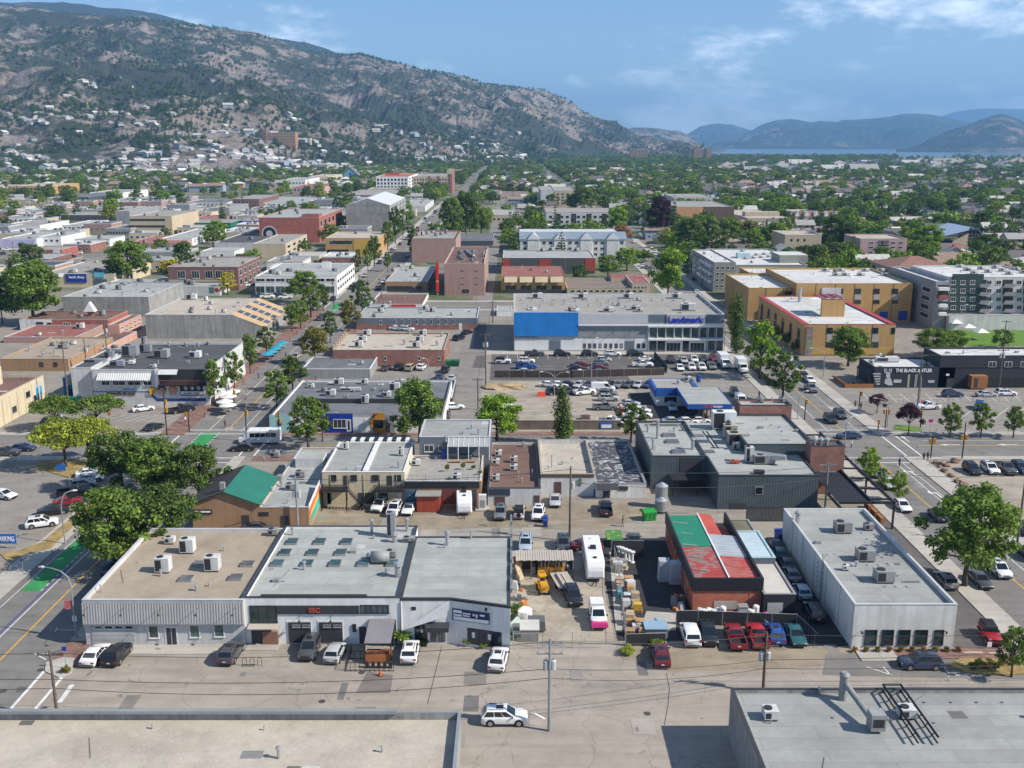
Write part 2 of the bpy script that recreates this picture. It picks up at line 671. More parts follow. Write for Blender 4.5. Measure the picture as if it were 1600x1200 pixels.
 t.box(-hw*.84,-.5*L-.012,.36,hw*.84,-.5*L+.06,.5)
 kid(rT,'lower_trim',t.mesh('lower_trim',m_trim))
 gr=MB();zt=belt-.36+nose
 gr.box(-hw*.48,.5*L-.05,zt-.14,hw*.48,.5*L+.016,zt+.0)
 kid(rT,'grille',gr.mesh('grille',m_trim))
 for sx in(-1,1):
  q=MB();q.box(sx*hw*.84,.485*L-.1,belt-.42+nose,sx*hw*.52,.485*L+.055,belt-.29+nose)
  kid(rT,'headlight',q.mesh('headlight',m_head))
  q=MB()
  if cargo or cr[0]<-.4:
   q.box(sx*hw*.93,-.5*L-.014,belt-.25,sx*hw*.74,-.48*L,belt+.08)
  else:
   q.box(sx*hw*.92,-.5*L-.012,belt-.32,sx*hw*.55,-.48*L,belt-.15)
  kid(rT,'tail_light',q.mesh('tail_light',m_tail))
  q=MB();q.box(sx*(hw-.05),cb[1]*L-.42,belt-.02,sx*(hw+.16),cb[1]*L-.3,belt+.13)
  kid(rT,'wing_mirror',q.mesh('wing_mirror',m_trim))
  if roofrails:
   q=MB();q.box(sx*(hr-.14),cr[0]*L+.25,H,sx*(hr-.18),cr[1]*L-.35,H+.06)
   kid(rT,'roof_rail',q.mesh('roof_rail',m_trim))
 q=MB();q.box(-.17,-.5*L-.022,belt-.42,.17,-.5*L-.002,belt-.29)
 kid(rT,'number_plate',q.mesh('number_plate',m_plate))
 if roofrails:
  q=MB();q.box(-hr*.5,cr[1]*L-1.05,H+.004,hr*.5,cr[1]*L-.3,H+.012)
  kid(rT,'sunroof',q.mesh('sunroof',m_cglass))
 if spare:
  q=MB();q.tube([(0,-.5*L-.02,.95),(0,-.5*L-.24,.95)],.36,14)
  kid(rT,'spare_wheel',q.mesh('spare_wheel',m_tyre))
 if flares:
  q=MB()
  for sx in(-1,1):
   for a in axle:
    q.box(sx*(hw-.02),a*L-.52,.78,sx*(hw+.2),a*L+.52,.86)
  kid(rT,'wheel_flare',q.mesh('wheel_flare',m_trim))
 wm,rm=wheel_mesh(wheel)
 for sx in(-1,1):
  for a in axle:
   wo_=kid(rT,'wheel',wm,(sx*(hw-.1),a*L,wheel))
   kid(wo_,'rim',rm)
 return rT
cproto('sedan',4.7,1.84,1.46,.95,(-.42,.24),(-.24,.04),roofhw=.75)
cproto('coupe',4.4,1.84,1.32,.9,(-.4,.17),(-.22,.0))
cproto('hatchback',4.25,1.8,1.54,.97,(-.475,.26),(-.35,.06),roofhw=.76)
cproto('suv',4.65,1.92,1.7,1.03,(-.478,.25),(-.385,.05),wheel=.38,roofrails=True,nose=.08,roofhw=.78)
cproto('minivan',5.,1.98,1.78,1.05,(-.485,.33),(-.43,.13),wheel=.35,roofhw=.8)
cproto('pickup',5.45,1.95,1.84,1.14,(-.135,.22),(-.09,.07),roofhw=.77,wheel=.4,bed=True,nose=.12,axle=(.3,-.29))
cproto('cargo_van',5.7,2.02,2.15,1.2,(-.495,.36),(-.48,.2),wheel=.37,cargo=True,axle=(.33,-.28),roofhw=.82,nose=-.05)
cproto('jeep',4.1,1.7,1.83,1.16,(-.47,.12),(-.45,.07),wheel=.42,spare=True,soft=True,flares=True,roofhw=.82,nose=.16,axle=(.33,-.27))
def boxy_proto():
 rT=proot('box_truck')
 b=MB()
 secs=[]
 for y,zt in((3.75,1.15),(3.7,1.35),(2.75,1.5),(2.15,2.35),(1.25,2.4)):
  h=1.
  secs.append([(-h,y,.45),(h,y,.45),(h,y,zt-.1),(h*.92,y,zt),(-h*.92,y,zt),(-h,y,zt-.1)])
 b.loft(secs)
 kid(rT,'cab',b.mesh('cab',mW))
 c=MB();c.box(-1.2,-3.75,.95,1.2,1.15,3.35)
 kid(rT,'cargo_box',c.mesh('cargo_box',mW))
 e=MB()
 for x in(-1.205,1.16):e.box(x,-3.76,.95,x+.045,1.16,1.02)
 e.box(-1.2,-3.77,.9,1.2,-3.7,1.02)
 for k in range(7):e.box(-1.21,-3.5+k*.75,.95,1.21,-3.47+k*.75,3.352)
 kid(rT,'box_rail',e.mesh('box_rail',mA))
 g=MB();g.face([(.85,2.72,1.58),(-.85,2.72,1.58),(-.8,2.2,2.28),(.8,2.2,2.28)])
 kid(rT,'windscreen',g.mesh('windscreen',m_cglass))
 for sx in(-1,1):
  g=MB();P4=[(sx*1.012,1.4,1.5),(sx*1.012,2.55,1.5),(sx*1.012,2.15,2.15),(sx*1.012,1.4,2.2)]
  g.face(P4 if sx>0 else P4[::-1]);kid(rT,'side_window',g.mesh('side_window',m_cglass))
  q=MB();q.box(sx*.9,3.68,.8,sx*.6,3.77,1.);kid(rT,'headlight',q.mesh('headlight',m_head))
  q=MB();q.box(sx*1.05,-3.79,.72,sx*.8,-3.72,.86);kid(rT,'tail_light',q.mesh('tail_light',m_tail))
  q=MB();q.box(sx*1.02,2.3,1.45,sx*1.25,2.4,1.85);kid(rT,'wing_mirror',q.mesh('wing_mirror',m_trim))
 ch=MB();ch.box(-.5,-3.6,.55,.5,3.4,.92);ch.box(-.95,3.6,.45,.95,3.8,.7)
 kid(rT,'chassis',ch.mesh('chassis',m_trim))
 wm,rm=wheel_mesh(.42,.3)
 for sx in(-1,1):
  for y in(2.75,-2.1):
   w_=kid(rT,'wheel',wm,(sx*.88,y,.42));kid(w_,'rim',rm)
 rT=proot('shuttle_bus')
 b=MB();secs=[]
 for y,z0,zt in((3.9,.6,1.2),(3.85,.5,1.35),(3.1,.45,1.5),(2.55,.4,2.45),(2.2,.4,2.78),(1.9,.4,2.85),(-3.8,.4,2.85),(-3.9,.5,2.75)):
  h=1.05 if y>2.3 else 1.15
  secs.append([(-h,y,z0),(h,y,z0),(h,y,zt-.2),(h*.9,y,zt),(-h*.9,y,zt),(-h,y,zt-.2)])
 b.loft(secs);kid(rT,'body',b.mesh('body',mW))
 for sx in(-1,1):
  for k in range(5):
   g=MB();y0=-3.3+k*1.02;P4=[(sx*1.162,y0,1.5),(sx*1.162,y0+.96,1.5),(sx*1.162,y0+.96,2.3),(sx*1.162,y0,2.3)]
   g.face(P4 if sx>0 else P4[::-1]);kid(rT,'side_window',g.mesh('side_window',m_cglass))
  q=MB();q.box(sx*.9,3.8,.85,sx*.6,3.92,1.05);kid(rT,'headlight',q.mesh('headlight',m_head))
  q=MB();q.box(sx*1.05,-3.92,1.,sx*.85,-3.86,1.3);kid(rT,'tail_light',q.mesh('tail_light',m_tail))
 g=MB();g.face([(.9,3.02,1.6),(-.9,3.02,1.6),(-.85,2.57,2.38),(.85,2.57,2.38)]);kid(rT,'windscreen',g.mesh('windscreen',m_cglass))
 q=MB();q.box(-.5,-1.5,2.85,.5,-.2,3.);kid(rT,'roof_hatch',q.mesh('roof_hatch',mW))
 for sx in(-1,1):
  for y in(2.85,-2.3):
   w_=kid(rT,'wheel',wm,(sx*.96,y,.42));kid(w_,'rim',rm)
 for key,L in(('travel_trailer',6.6),('long_trailer',9.6)):
  rT=proot(key)
  b=MB();secs=[]
  y1=L/2
  for y,z0,zt,h in((y1,.9,1.7,1.),(y1-.15,.6,2.2,1.15),(y1-.55,.55,2.8,1.2),(y1-1.,.55,2.95,1.22),(-y1+.15,.55,2.95,1.22),(-y1,.7,2.8,1.2)):
   secs.append([(-h,y,z0),(h,y,z0),(h,y,zt-.15),(h*.9,y,zt),(-h*.9,y,zt),(-h,y,zt-.15)])
  b.loft(secs);kid(rT,'body',b.mesh('body',mW))
  g=MB();g.face(quad_on((1.15,y1-.14,2.),(-1.15,y1-.14,2.),(-1.18,y1-.54,2.7),(1.18,y1-.54,2.7),.2,.8,.12,.8,.03))
  kid(rT,'front_window',g.mesh('front_window',m_cglass))
  for sx in(-1,1):
   for k in range(3):
    g=MB();y0=-y1+1.+k*(L-2.5)/3;P4=[(sx*1.235,y0,1.7),(sx*1.235,y0+.9,1.7),(sx*1.235,y0+.9,2.3),(sx*1.235,y0,2.3)]
    g.face(P4 if sx>0 else P4[::-1]);kid(rT,'side_window',g.mesh('side_window',m_cglass))
   q=MB();q.box(sx*1.224,-y1+.3,1.05,sx*1.238,y1-1.,1.25);kid(rT,'side_stripe',q.mesh('side_stripe',P('grey_stripe',(.2,.2,.21),.5)))
  q=MB();q.box(-.38,-.6,2.95,.38,.4,3.22);kid(rT,'air_conditioner',q.mesh('air_conditioner',m_trim))
  for yy in(-y1+1.2,y1-1.8):
   q=MB();q.box(-.25,yy,2.95,.2,yy+.45,3.08);kid(rT,'roof_vent',q.mesh('roof_vent',m_trim if yy>0 else mW))
  q=MB();q.tube([(-.6,y1-.3,.6),(0,y1+1.1,.55)],.06,6);q.tube([(.6,y1-.3,.6),(0,y1+1.1,.55)],.06,6);q.tube([(0,y1+.9,.0),(0,y1+.9,.75)],.05,6)
  kid(rT,'hitch',q.mesh('hitch',mB))
  q=MB();q.box(-1.1,-y1+.4,.42,1.1,y1-.6,.56);kid(rT,'chassis',q.mesh('chassis',m_trim))
  wm2,rm2=wheel_mesh(.36)
  for sx in(-1,1):
   for y in(-.5,-1.35):
    w_=kid(rT,'wheel',wm2,(sx*1.12,y,.36));kid(w_,'rim',rm2)
boxy_proto()
CARCOL={'white':(.74,.74,.73),'black':(.012,.012,.014),'dark grey':(.06,.062,.068),'grey':(.16,.165,.17),'silver':(.42,.43,.44),'red':(.22,.012,.016),'dark red':(.13,.01,.016),'blue':(.02,.07,.28),'dark blue':(.025,.045,.1),'teal':(.02,.09,.09),'green':(.02,.07,.04),'tan':(.36,.31,.22),'bright red':(.36,.011,.013),'bright blue':(.012,.1,.42),'pale blue':(.35,.42,.5)}
CATS={'sedan':'car','coupe':'car','hatchback':'car','suv':'car','minivan':'van','pickup':'pickup truck','cargo_van':'van','jeep':'car','box_truck':'truck','shuttle_bus':'bus','travel_trailer':'trailer','long_trailer':'trailer'}
NAMES={'sedan':'parked_sedan','coupe':'parked_coupe','hatchback':'hatchback_car','suv':'suv_car','minivan':'minivan','pickup':'pickup_truck','cargo_van':'cargo_van','jeep':'off_road_car','box_truck':'box_truck','shuttle_bus':'shuttle_bus','travel_trailer':'travel_trailer','long_trailer':'travel_trailer'}
CARS_AT=[]
def car(kind,color,u,v,head,lB,gP='parked cars',z=.0,xy=None):
 """head: compass heading of the nose in degrees, 0 = away from the camera, 90 = to the right"""
 p=at(u,v,z)if xy is None else Vector((xy[0],xy[1],z))
 CARS_AT.append((p.x,p.y))
 return stamp(PROTO[kind],NAMES[kind],lB,CATS[kind],p,-R(head),gP,CARCOL[color])
 # trees
def LEAF(name,fixed=None):
 if name in MATS:
  return MATS[name]
 x=NT(name)
 oi=x.n('ShaderNodeObjectInfo')
 g=x.n('ShaderNodeNewGeometry')
 f=x.rng(g.outputs['Random Per Island'],0,1,.5,1.62)
 n=x.noise(x.pos(),.55,3,.6)
 f=x.math('MULTIPLY',f,x.rng(n,.3,.7,.62,1.42))
 col=x.scale(fixed or oi.outputs['Color'],f)
 warm=x.mix(x.rng(g.outputs['Random Per Island'],.6,1.,0,.55),col,x.mix(1.,col,(1.7,1.25,.6),'MULTIPLY'))
 x.l(warm,x.b.inputs['Base Color'])
 x.b.inputs['Roughness'].default_value=.7
 x.b.inputs['Specular IOR Level'].default_value=.2
 tr=x.n('ShaderNodeBsdfTranslucent')
 x.l(x.mix(1.,warm,(1.2,1.35,.6),'MULTIPLY'),tr.inputs['Color'])
 mx=x.n('ShaderNodeMixShader')
 mx.inputs[0].default_value=.28
 x.l(x.b.outputs[0],mx.inputs[1]);x.l(tr.outputs[0],mx.inputs[2])
 x.l(mx.outputs[0],x.o.inputs['Surface'])
 MATS[name]=x.m
 return x.m
m_leaf=LEAF('leaves')
m_bark=P('bark',(.085,.065,.05),rough=.95,var=.3,sc=1.5)
def lmesh(name,clumps,n,size,rng,mat,flat=.35,extra=None):
 """n leaf-sized faces spread through ellipsoidal clumps (x, y, z, r, squash); sparse inside, ragged outside"""
 w=np.array([c[3]**2 for c in clumps]);w=w/w.sum()
 idx=rng.choice(len(clumps),n,p=w)
 C=np.array([[c[0],c[1],c[2]]for c in clumps])[idx]
 Rr=np.array([c[3]for c in clumps])[idx]
 sq=np.array([c[4]for c in clumps])[idx]
 d=rng.normal(size=(n,3));d/=np.linalg.norm(d,axis=1)[:,None]
 rad=Rr*(rng.random(n)**.38)*(1+.16*rng.normal(size=n))
 pos=C+d*rad[:,None]*np.stack([np.ones(n),np.ones(n),sq],1)
 nrm=d*.75+rng.normal(size=(n,3))*.55+np.array([0,0,flat])
 nrm/=np.linalg.norm(nrm,axis=1)[:,None]
 a=rng.normal(size=(n,3));a-=nrm*(a*nrm).sum(1)[:,None];a/=np.linalg.norm(a,axis=1)[:,None]
 b=np.cross(nrm,a)
 sz=size*rng.uniform(.6,1.35,n)[:,None]
 q=np.stack([pos-a*sz*.5,pos-b*sz*.32,pos+a*sz*.5,pos+b*sz*.32],1).reshape(-1,3)
 return q
def mfrom(name,verts,nq,mats,tri_extra=None):
 me=bpy.data.meshes.new(name)
 me.vertices.add(len(verts));me.vertices.foreach_set('co',np.asarray(verts,dtype=np.float32).ravel())
 me.loops.add(nq*4);me.loops.foreach_set('vertex_index',np.arange(nq*4,dtype=np.int32))
 me.polygons.add(nq)
 me.polygons.foreach_set('loop_start',np.arange(0,nq*4,4,dtype=np.int32))
 me.polygons.foreach_set('loop_total',np.full(nq,4,dtype=np.int32))
 for m in mats:
  me.materials.append(m)
 me.update(calc_edges=True)
 me.validate()
 return me
TREES={}
def tproto(key,kind,h,r,nleaf,size,seed):
 rng=np.random.default_rng(seed)
 rr=random.Random(seed)
 rT=proot(key)
 clumps=[]
 tr=MB()
 def limb(p0,p1,r0,r1):
  mid=((p0[0]+p1[0])/2+rr.uniform(-.2,.2),(p0[1]+p1[1])/2+rr.uniform(-.2,.2),(p0[2]+p1[2])/2+.1)
  tr.tube([p0,mid,p1],[r0,(r0+r1)/2,r1],5)
 if kind=='broad':
  t0=h*.26
  tr.tube([(0,0,-.2),(.05,0,t0*.5),(.0,.08,t0),(.1,.05,h*.62)],[h*.032,h*.025,h*.022,h*.008],7)
  nc=34
  for i in range(nc):
   a=i*2.399+rr.uniform(-.35,.35)
   t=(i+.5)/nc
   z=h*(.3+.64*t)+rr.uniform(-.3,.3)
   prof=math.sin(math.pi*min(1,.2+.72*t))**.75
   rad=r*prof*rr.uniform(.35,1.08)
   c=(rad*math.cos(a),rad*math.sin(a),z,r*rr.choice((.17,.22,.28,.36))*rr.uniform(.85,1.1),rr.uniform(.5,.8))
   clumps.append(c)
   if i%2==0:
    limb((0,0,t0+(z-t0)*.35),c[:3],h*.012,h*.004)
 elif kind=='spread':
  t0=h*.35
  tr.tube([(0,0,-.2),(.04,0,t0*.6),(0,.05,t0),(.1,0,h*.7)],[h*.035,h*.028,h*.025,h*.01],7)
  for i in range(24):
   a=i*2.399+rr.uniform(-.3,.3)
   rad=r*math.sqrt((i+.5)/24)*rr.uniform(.8,1.02)
   z=h*(.86-.34*(rad/r)**2)+rr.uniform(-.5,.4)
   c=(rad*math.cos(a),rad*math.sin(a),z,r*rr.uniform(.2,.34),.55)
   clumps.append(c)
   if i%2==0:
    limb((0,0,t0),c[:3],h*.014,h*.004)
 elif kind=='poplar':
  tr.tube([(0,0,-.2),(0,0,h*.5),(0,0,h*.95)],[h*.02,h*.014,h*.003],6)
  for i in range(20):
   t=(i+.5)/20
   z=h*(.08+.9*t)
   prof=math.sin(math.pi*(.16+.8*t))**.6
   a=i*2.4
   q=r*prof*.45
   clumps.append((q*math.cos(a),q*math.sin(a),z,r*prof*rr.uniform(.45,.7),1.5))
   limb((0,0,z-h*.06),(q*math.cos(a),q*math.sin(a),z),h*.006,h*.002)
 elif kind=='spruce':
  tr.tube([(0,0,-.2),(0,0,h*.5),(0,0,h*.97)],[h*.018,h*.012,h*.002],6)
  nl=13
  for k in range(nl):
   t=k/(nl-1)
   z=h*(.1+.85*t)
   q=r*(1-t)**.85+.12
   m=max(3,int(8*(1-t)+2))
   for i in range(m):
    a=2*math.pi*i/m+k*.7+rr.uniform(-.25,.25)
    e=q*rr.uniform(.45,.85)
    clumps.append((e*math.cos(a),e*math.sin(a),z-e*.18,q*rr.uniform(.3,.48)+.12,.45))
   limb((0,0,z),(q*.8*math.cos(k),q*.8*math.sin(k),z-q*.15),h*.005,h*.002)
 elif kind=='bush':
  tr.tube([(0,0,-.1),(0,0,h*.5)],[.05,.02],5)
  for i in range(9):
   a=i*2.4
   q=r*math.sqrt((i+.5)/9)*.7
   clumps.append((q*math.cos(a),q*math.sin(a),h*rr.uniform(.35,.75),r*rr.uniform(.3,.45),.8))
 q=lmesh(key,clumps,nleaf,size,rng,m_leaf)
 q[:,2]=np.maximum(q[:,2],.05)
 cm=mfrom('crown',q,nleaf,[m_leaf])
 kid(rT,'trunk',tr.mesh('trunk',m_bark,smooth=True))
 kid(rT,'crown',cm,painted=True)
 TREES[key]=(h,r)
 return rT
for i in range(3):
 tproto(f'broad{i}','broad',10,4.6,8500,.42,11+i)
for i in range(2):
 tproto(f'spread{i}','spread',8,5.2,6500,.42,31+i)
 tproto(f'street{i}','broad',8,2.9,3200,.4,41+i)
 tproto(f'poplar{i}','poplar',13,2.1,3600,.42,51+i)
 tproto(f'bush{i}','bush',1.6,1.3,900,.24,61+i)
 tproto(f'spruce{i}','spruce',14,3.3,3400,.5,71+i)
for i in range(4):
 tproto(f'fbroad{i}','broad',11,5.,1500,.85,81+i)
for i in range(2):
 tproto(f'fspruce{i}','spruce',16,3.2,900,.9,91+i)
GREEN={'dark green':(.074,.122,.03),'green':(.112,.178,.036),'bright green':(.155,.255,.03),'yellow-green':(.2,.245,.035),'yellow':(.42,.37,.03),'purple':(.075,.028,.04),'deep purple':(.045,.022,.036),'blue-green':(.052,.102,.05),'olive':(.15,.15,.04),'rust-brown':(.22,.12,.045)}
TREE_AT=[]
def tree(kind,u,v,wpx,hpx,color,lB,gP=None,name=None,cat='tree',xy=None,z=.0,rz=None):
 """wpx, hpx: size of the tree in the photograph in pixels"""
 p=at(u,v,z)if xy is None else Vector((xy[0],xy[1],z))
 wdepth=p.y*PC+(HC-z)*PS
 s=wdepth/FPX
 h0,r0=TREES[kind]
 sx=wpx*s/(2*r0*1.04)
 sz=hpx*s/(h0*PC)
 TREE_AT.append((p.x,p.y))
 nm=name or('spruce_tree' if 'spruce' in kind else 'poplar_tree' if 'poplar' in kind else 'shrub' if 'bush' in kind else 'deciduous_tree')
 return stamp(PROTO[kind],nm,lB,cat,p,(hash((u,v))%628)/100 if rz is None else rz,gP,GREEN[color],(sx,sx,sz))
 # ground
def TOWN_GROUND():
 x=NT('town_ground')
 p=x.pos()
 n1=x.noise(p,.018,7,.65,.5)
 n2=x.noise(p,.06,6,.65)
 n3=x.noise(p,.9,5,.65)
 base=x.mix(x.rng(n1,.38,.54,0,1,True),(.21,.19,.16),(.075,.1,.035))
 base=x.mix(x.rng(n2,.5,.62,0,.8,True),base,(.17,.15,.1))
 x.l(x.scale(base,x.rng(n3,.3,.7,.75,1.25)),x.b.inputs['Base Color'])
 x.b.inputs['Roughness'].default_value=.95
 return x.m
mb=MB()
GX,GY=[-25000,-3000,-400,-150,150,400,3000,25000],[-2800,-200,0,150,400,900,2500,6000,25000]
for i in range(len(GX)-1):
 for j in range(len(GY)-1):
  mb.face([(GX[i],GY[j],0),(GX[i+1],GY[j],0),(GX[i+1],GY[j+1],0),(GX[i],GY[j+1],0)])
struct(mb,'ground',TOWN_GROUND())
LV=.004
m_lane=ASPHALT('worn_lane_asphalt',(.315,.278,.235),sT=(.22,.195,.16),crack=.4,sc=.06,amt=.55)
m_road=ASPHALT('street_asphalt',(.19,.18,.168),sT=(.12,.115,.11),crack=.3,sc=.05)
m_lot=ASPHALT('dark_lot_asphalt',(.115,.108,.104),sT=(.075,.07,.068),crack=.25)
m_lot2=ASPHALT('pale_lot_asphalt',(.245,.225,.2),sT=(.17,.155,.135),crack=.4)
m_fresh=ASPHALT('fresh_asphalt',(.042,.042,.046),sT=(.03,.03,.032),crack=.1,patchy=.08)
m_gravel=ASPHALT('gravel_ground',(.33,.29,.235),sT=(.2,.175,.13),crack=.0,sc=.09,amt=.7,patchy=.18)
m_dirt=ASPHALT('bare_dirt',(.27,.225,.165),sT=(.16,.13,.09),crack=0,sc=.16,amt=.8,patchy=.2)
mC=ASPHALT('pavement_concrete',(.4,.375,.335),sT=(.29,.27,.24),crack=.25,patchy=.07)
m_paver=BRICK('paver_brick',(.2,.11,.085))
m_line=P('road_paint_white',(.62,.62,.6),rough=.8,var=.18,sc=1.2)
m_yel=P('road_paint_yellow',(.52,.32,.06),rough=.8,var=.2,sc=1.2)
m_green=P('bike_lane_green',(.035,.24,.075),rough=.85,var=.18,sc=.5,sT=(.03,.13,.06),sA=.4)
m_bike=P('road_paint_violet',(.09,.09,.19),rough=.8,var=.15)
m_dry=P('dry_grass',(.3,.215,.085),rough=.95,var=.3,sc=.5,sT=(.12,.12,.04),sA=.6,sS=.3)
m_lawn=P('lawn',(.1,.19,.025),rough=.95,var=.15,sc=.3)
m_curb=P('kerb_concrete',(.44,.42,.38),rough=.9)
def sH(name,x0,y0,x1,y1,lv,m):
 b=MB();b.face([(x0,y0,lv*LV),(x1,y0,lv*LV),(x1,y1,lv*LV),(x0,y1,lv*LV)])
 return struct(b,name,m)
def psheet(name,pts,lv,m):
 b=MB();b.face([(x,y,lv*LV)for x,y in pts])
 return struct(b,name,m)
def pxsheet(name,pts,lv,m):
 return psheet(name,[tuple(at(u,v))[:2]for u,v in pts],lv,m)
def walk(x0,y0,x1,y1,m=None,name='sidewalk',h=.12):
 b=MB();b.box(x0,y0,-.05,x1,y1,h)
 o=struct(b,name,m or mC)
 return o
blk=ASPHALT('block_ground',(.26,.235,.2),sT=(.17,.15,.12),crack=.2,sc=.1)
sH('block_ground',-51.5,105.4,61,345,.5,blk);sH('block_ground',-300,105.4,-65.2,361,.5,blk);sH('block_ground',72.4,105.4,300,361,.5,blk)
sH('front_lane',-260,-60,260,105.4,1,m_lane)
WX0,WX1,EX0,EX1=-65.2,-51.5,61.,72.4
sH('street',WX0,-60,WX1,2600,2,m_road)
sH('street',EX0,-60,EX1,2600,2,m_road)
CROSS=[(176.5,190.5),(345,361),(512,524),(690,702),(880,892),(1090,1102),(1330,1342)]
for k,(a,b_)in enumerate(CROSS):
 sH('cross_street',-520-2*a,a,520+2*a,b_,3,m_road)
AX0,AX1=-14.6,-7.2
sH('back_alley',AX0,190.5,AX1,345,4,ASPHALT('alley_asphalt',(.22,.205,.185),crack=.4))
sH('back_alley',AX0,361,AX1,1090,4,MATS['alley_asphalt'])
for X0_ in(-190,-130,132,205,290):
 sH('street',X0_,361,X0_+9,2200,4,m_road)
sH('rear_lane',-49,136.5,60,146,4,ASPHALT('lane_concrete',(.29,.265,.225),sT=(.2,.175,.14),crack=.35,sc=.08,amt=.6))
psheet('dirt_yard',[(-36,145.6),(-30,139.5),(-22,139.2),(-4,141.5),(8,140.5),(14,141),(20,145.6),(22,152),(-36,152)],5,m_dirt)
psheet('front_dirt',[(12,104.9),(39.5,104.6),(39.5,101.2),(30,99.8),(17.5,99.2),(14.8,101.5),(12.5,101.8)],3,m_dirt)
sH('yard_floor',.6,106.2,12.,136.4,2,ASPHALT('yard_concrete',(.36,.315,.25),sT=(.17,.145,.11),crack=.4,sc=.14,amt=.8,patchy=.16))
sH('yard_floor',12.3,106.2,22.9,136.4,3,m_fresh)
pxsheet('yard_path',[(962,985),(985,985),(977,930),(968,868),(952,862)],5,mC)
pxsheet('yard_apron',[(1000,985),(1056,985),(1056,958),(1010,955)],6,mC)
sH('side_drive',29,104.9,39.2,136.4,4,m_fresh)
sH('side_lot',50.8,104.4,57.8,150,5,m_lot)
walk(57.8,104.4,61.,176.5)
walk(39.2,101.4,43.5,104.2);walk(43.5,102.,57.,104.2,m_paver)
walk(72.4,-40,75.6,176.5);walk(72.4,190.5,75.6,345)
walk(57.8,190.5,61.,345);walk(-51.5,106,-49.4,176.5);walk(-51.5,190.5,-47.6,345,m_paver)
walk(-68.8,60,-65.2,176.5);walk(-70.2,190.5,-65.2,345,m_paver)
walk(-51.5,100.3,-46.8,106,m_paver)
walk(-47.6,190.5,57.8,192.3,m_paver);walk(-47.6,173.8,57.8,176.5,m_paver)
walk(75.6,174.6,260,176.5);walk(75.6,190.5,260,192.6);walk(-260,174.2,-70,176.5);walk(-260,190.5,-70.2,192.5)
walk(-47,342.2,57.8,345);walk(-47,361,57.8,364)
walk(-51.5,361,-48.6,1000);walk(-69,361,-65.2,1000);walk(57.8,361,61,1000);walk(72.4,361,75.6,1000)
psheet('parking_lot',[(-160,110),(-71.2,110),(-71.2,174),(-160,174)],2,m_lot2)
sH('parking_lot',-160,192.5,-70.2,212.6,2,m_lot2)
sH('parking_lot',-9+2,193.5,57.5,236.2,1,m_gravel)
sH('parking_lot',-5.5,237.5,57.6,268.5,2,m_lot)
sH('parking_lot',29,203,57.4,250,3,m_lot2)
pxsheet('asphalt_patch',[(1015,655),(1085,650),(1105,632),(1010,632)],5,m_fresh)
pxsheet('asphalt_patch',[(985,633),(1025,632),(1020,612),(980,616)],5,m_fresh)
sH('parking_lot',-7,268.5,57.6,273.2,3,mC)
sH('parking_lot',75.8,193,240,231,2,m_lot2)
sH('gravel_lot',76.4,112,240,174,2,m_gravel)
sH('parking_lot',-47.4,193.6,AX0,345,1,m_lot2)
pxsheet('asphalt_patch',[(556,1083),(610,1083),(614,1055),(574,1049)],4,ASPHALT('patch_asphalt',(.17,.15,.135),crack=.1))
pxsheet('asphalt_patch',[(738,575),(758,575),(760,556),(744,556)],7,m_lot)
pxsheet('asphalt_patch',[(738,545),(760,545),(760,505),(745,505)],7,m_lot)
pxsheet('asphalt_apron',[(1285,1055),(1600,1062),(1700,1040),(1700,1010),(1290,1022)],5,m_road)
pxsheet('school_yard',[(1290,560),(1440,556),(1420,500),(1300,500)],2,m_lot2)
pxsheet('lawn',[(1500,541),(1760,541),(1760,508),(1470,508)],6,m_lawn)
pxsheet('lawn',[(188,250),(300,250),(298,243),(188,243)],6,m_lawn)
def mound(name,pts,m,h=.13):
 b=MB();b.prism([tuple(at(u,v))[:2]for u,v in pts][::1],-.05,h,0)
 return struct(b,name,m)
mound('grass_verge',[(0,866),(28,862),(66,848),(105,815),(150,775),(178,752),(190,752),(150,790),(106,832),(80,858),(10,876)][::-1],m_dry)
mound('planted_island',[(52,731),(60,722),(110,718),(150,722),(158,728),(108,747)][::-1],m_dry)
mound('corner_island',[(70,1050),(72,1036),(100,1028),(118,1030),(112,1052),(92,1060)][::-1],mC)
mound('corner_island',[(1510,1052),(1560,1056),(1640,1052),(1640,1030),(1500,1030),(1480,1040)][::-1],m_dry,.14)
mound('grass_verge',[(1396,671),(1442,676),(1436,668),(1400,664)][::-1],m_lawn)
mk,my,mg,mv=MB(),MB(),MB(),MB()
def line(b,x0,y0,x1,y1,w=.12,lv=6):
 d=Vector((x1-x0,y1-y0));L=d.length;d/=L;n=Vector((-d.y,d.x))*w/2
 z=lv*LV
 b.face([(x0-n.x,y0-n.y,z),(x1-n.x,y1-n.y,z),(x1+n.x,y1+n.y,z),(x0+n.x,y0+n.y,z)][::1]if False else[(x0+n.x,y0+n.y,z),(x0-n.x,y0-n.y,z),(x1-n.x,y1-n.y,z),(x1+n.x,y1+n.y,z)])
def pxl(b,u0,v0,u1,v1,w=.12,lv=7):
 a,c=at(u0,v0),at(u1,v1)
 line(b,a.x,a.y,c.x,c.y,w,lv)
for a,b_ in((60,174),(193,343),(363,510),(526,688),(704,878)):
 line(my,-57.5,a,-57.5,b_,.22);line(my,66.7,a,66.7,b_,.22)
line(mk,-60.2,80,-60.2,174,.14);line(mv,-60.7,84,-60.7,128,.35)
line(mk,-64.,84,-64.,174,.1)
line(mk,69.6,120,69.6,172,.14);line(mk,70.9,140,70.9,174,.12)
line(mk,63.7,193,63.7,343,.12);line(mk,69.8,193,69.8,340,.12)
line(mk,-61.2,193,-61.2,343,.12);line(mk,-54.5,193,-54.5,340,.12)
def bikebox(x0,x1,a,b_):
 z=5*LV
 mg.face([(x0,a,z),(x1,a,z),(x1,b_,z),(x0,b_,z)])
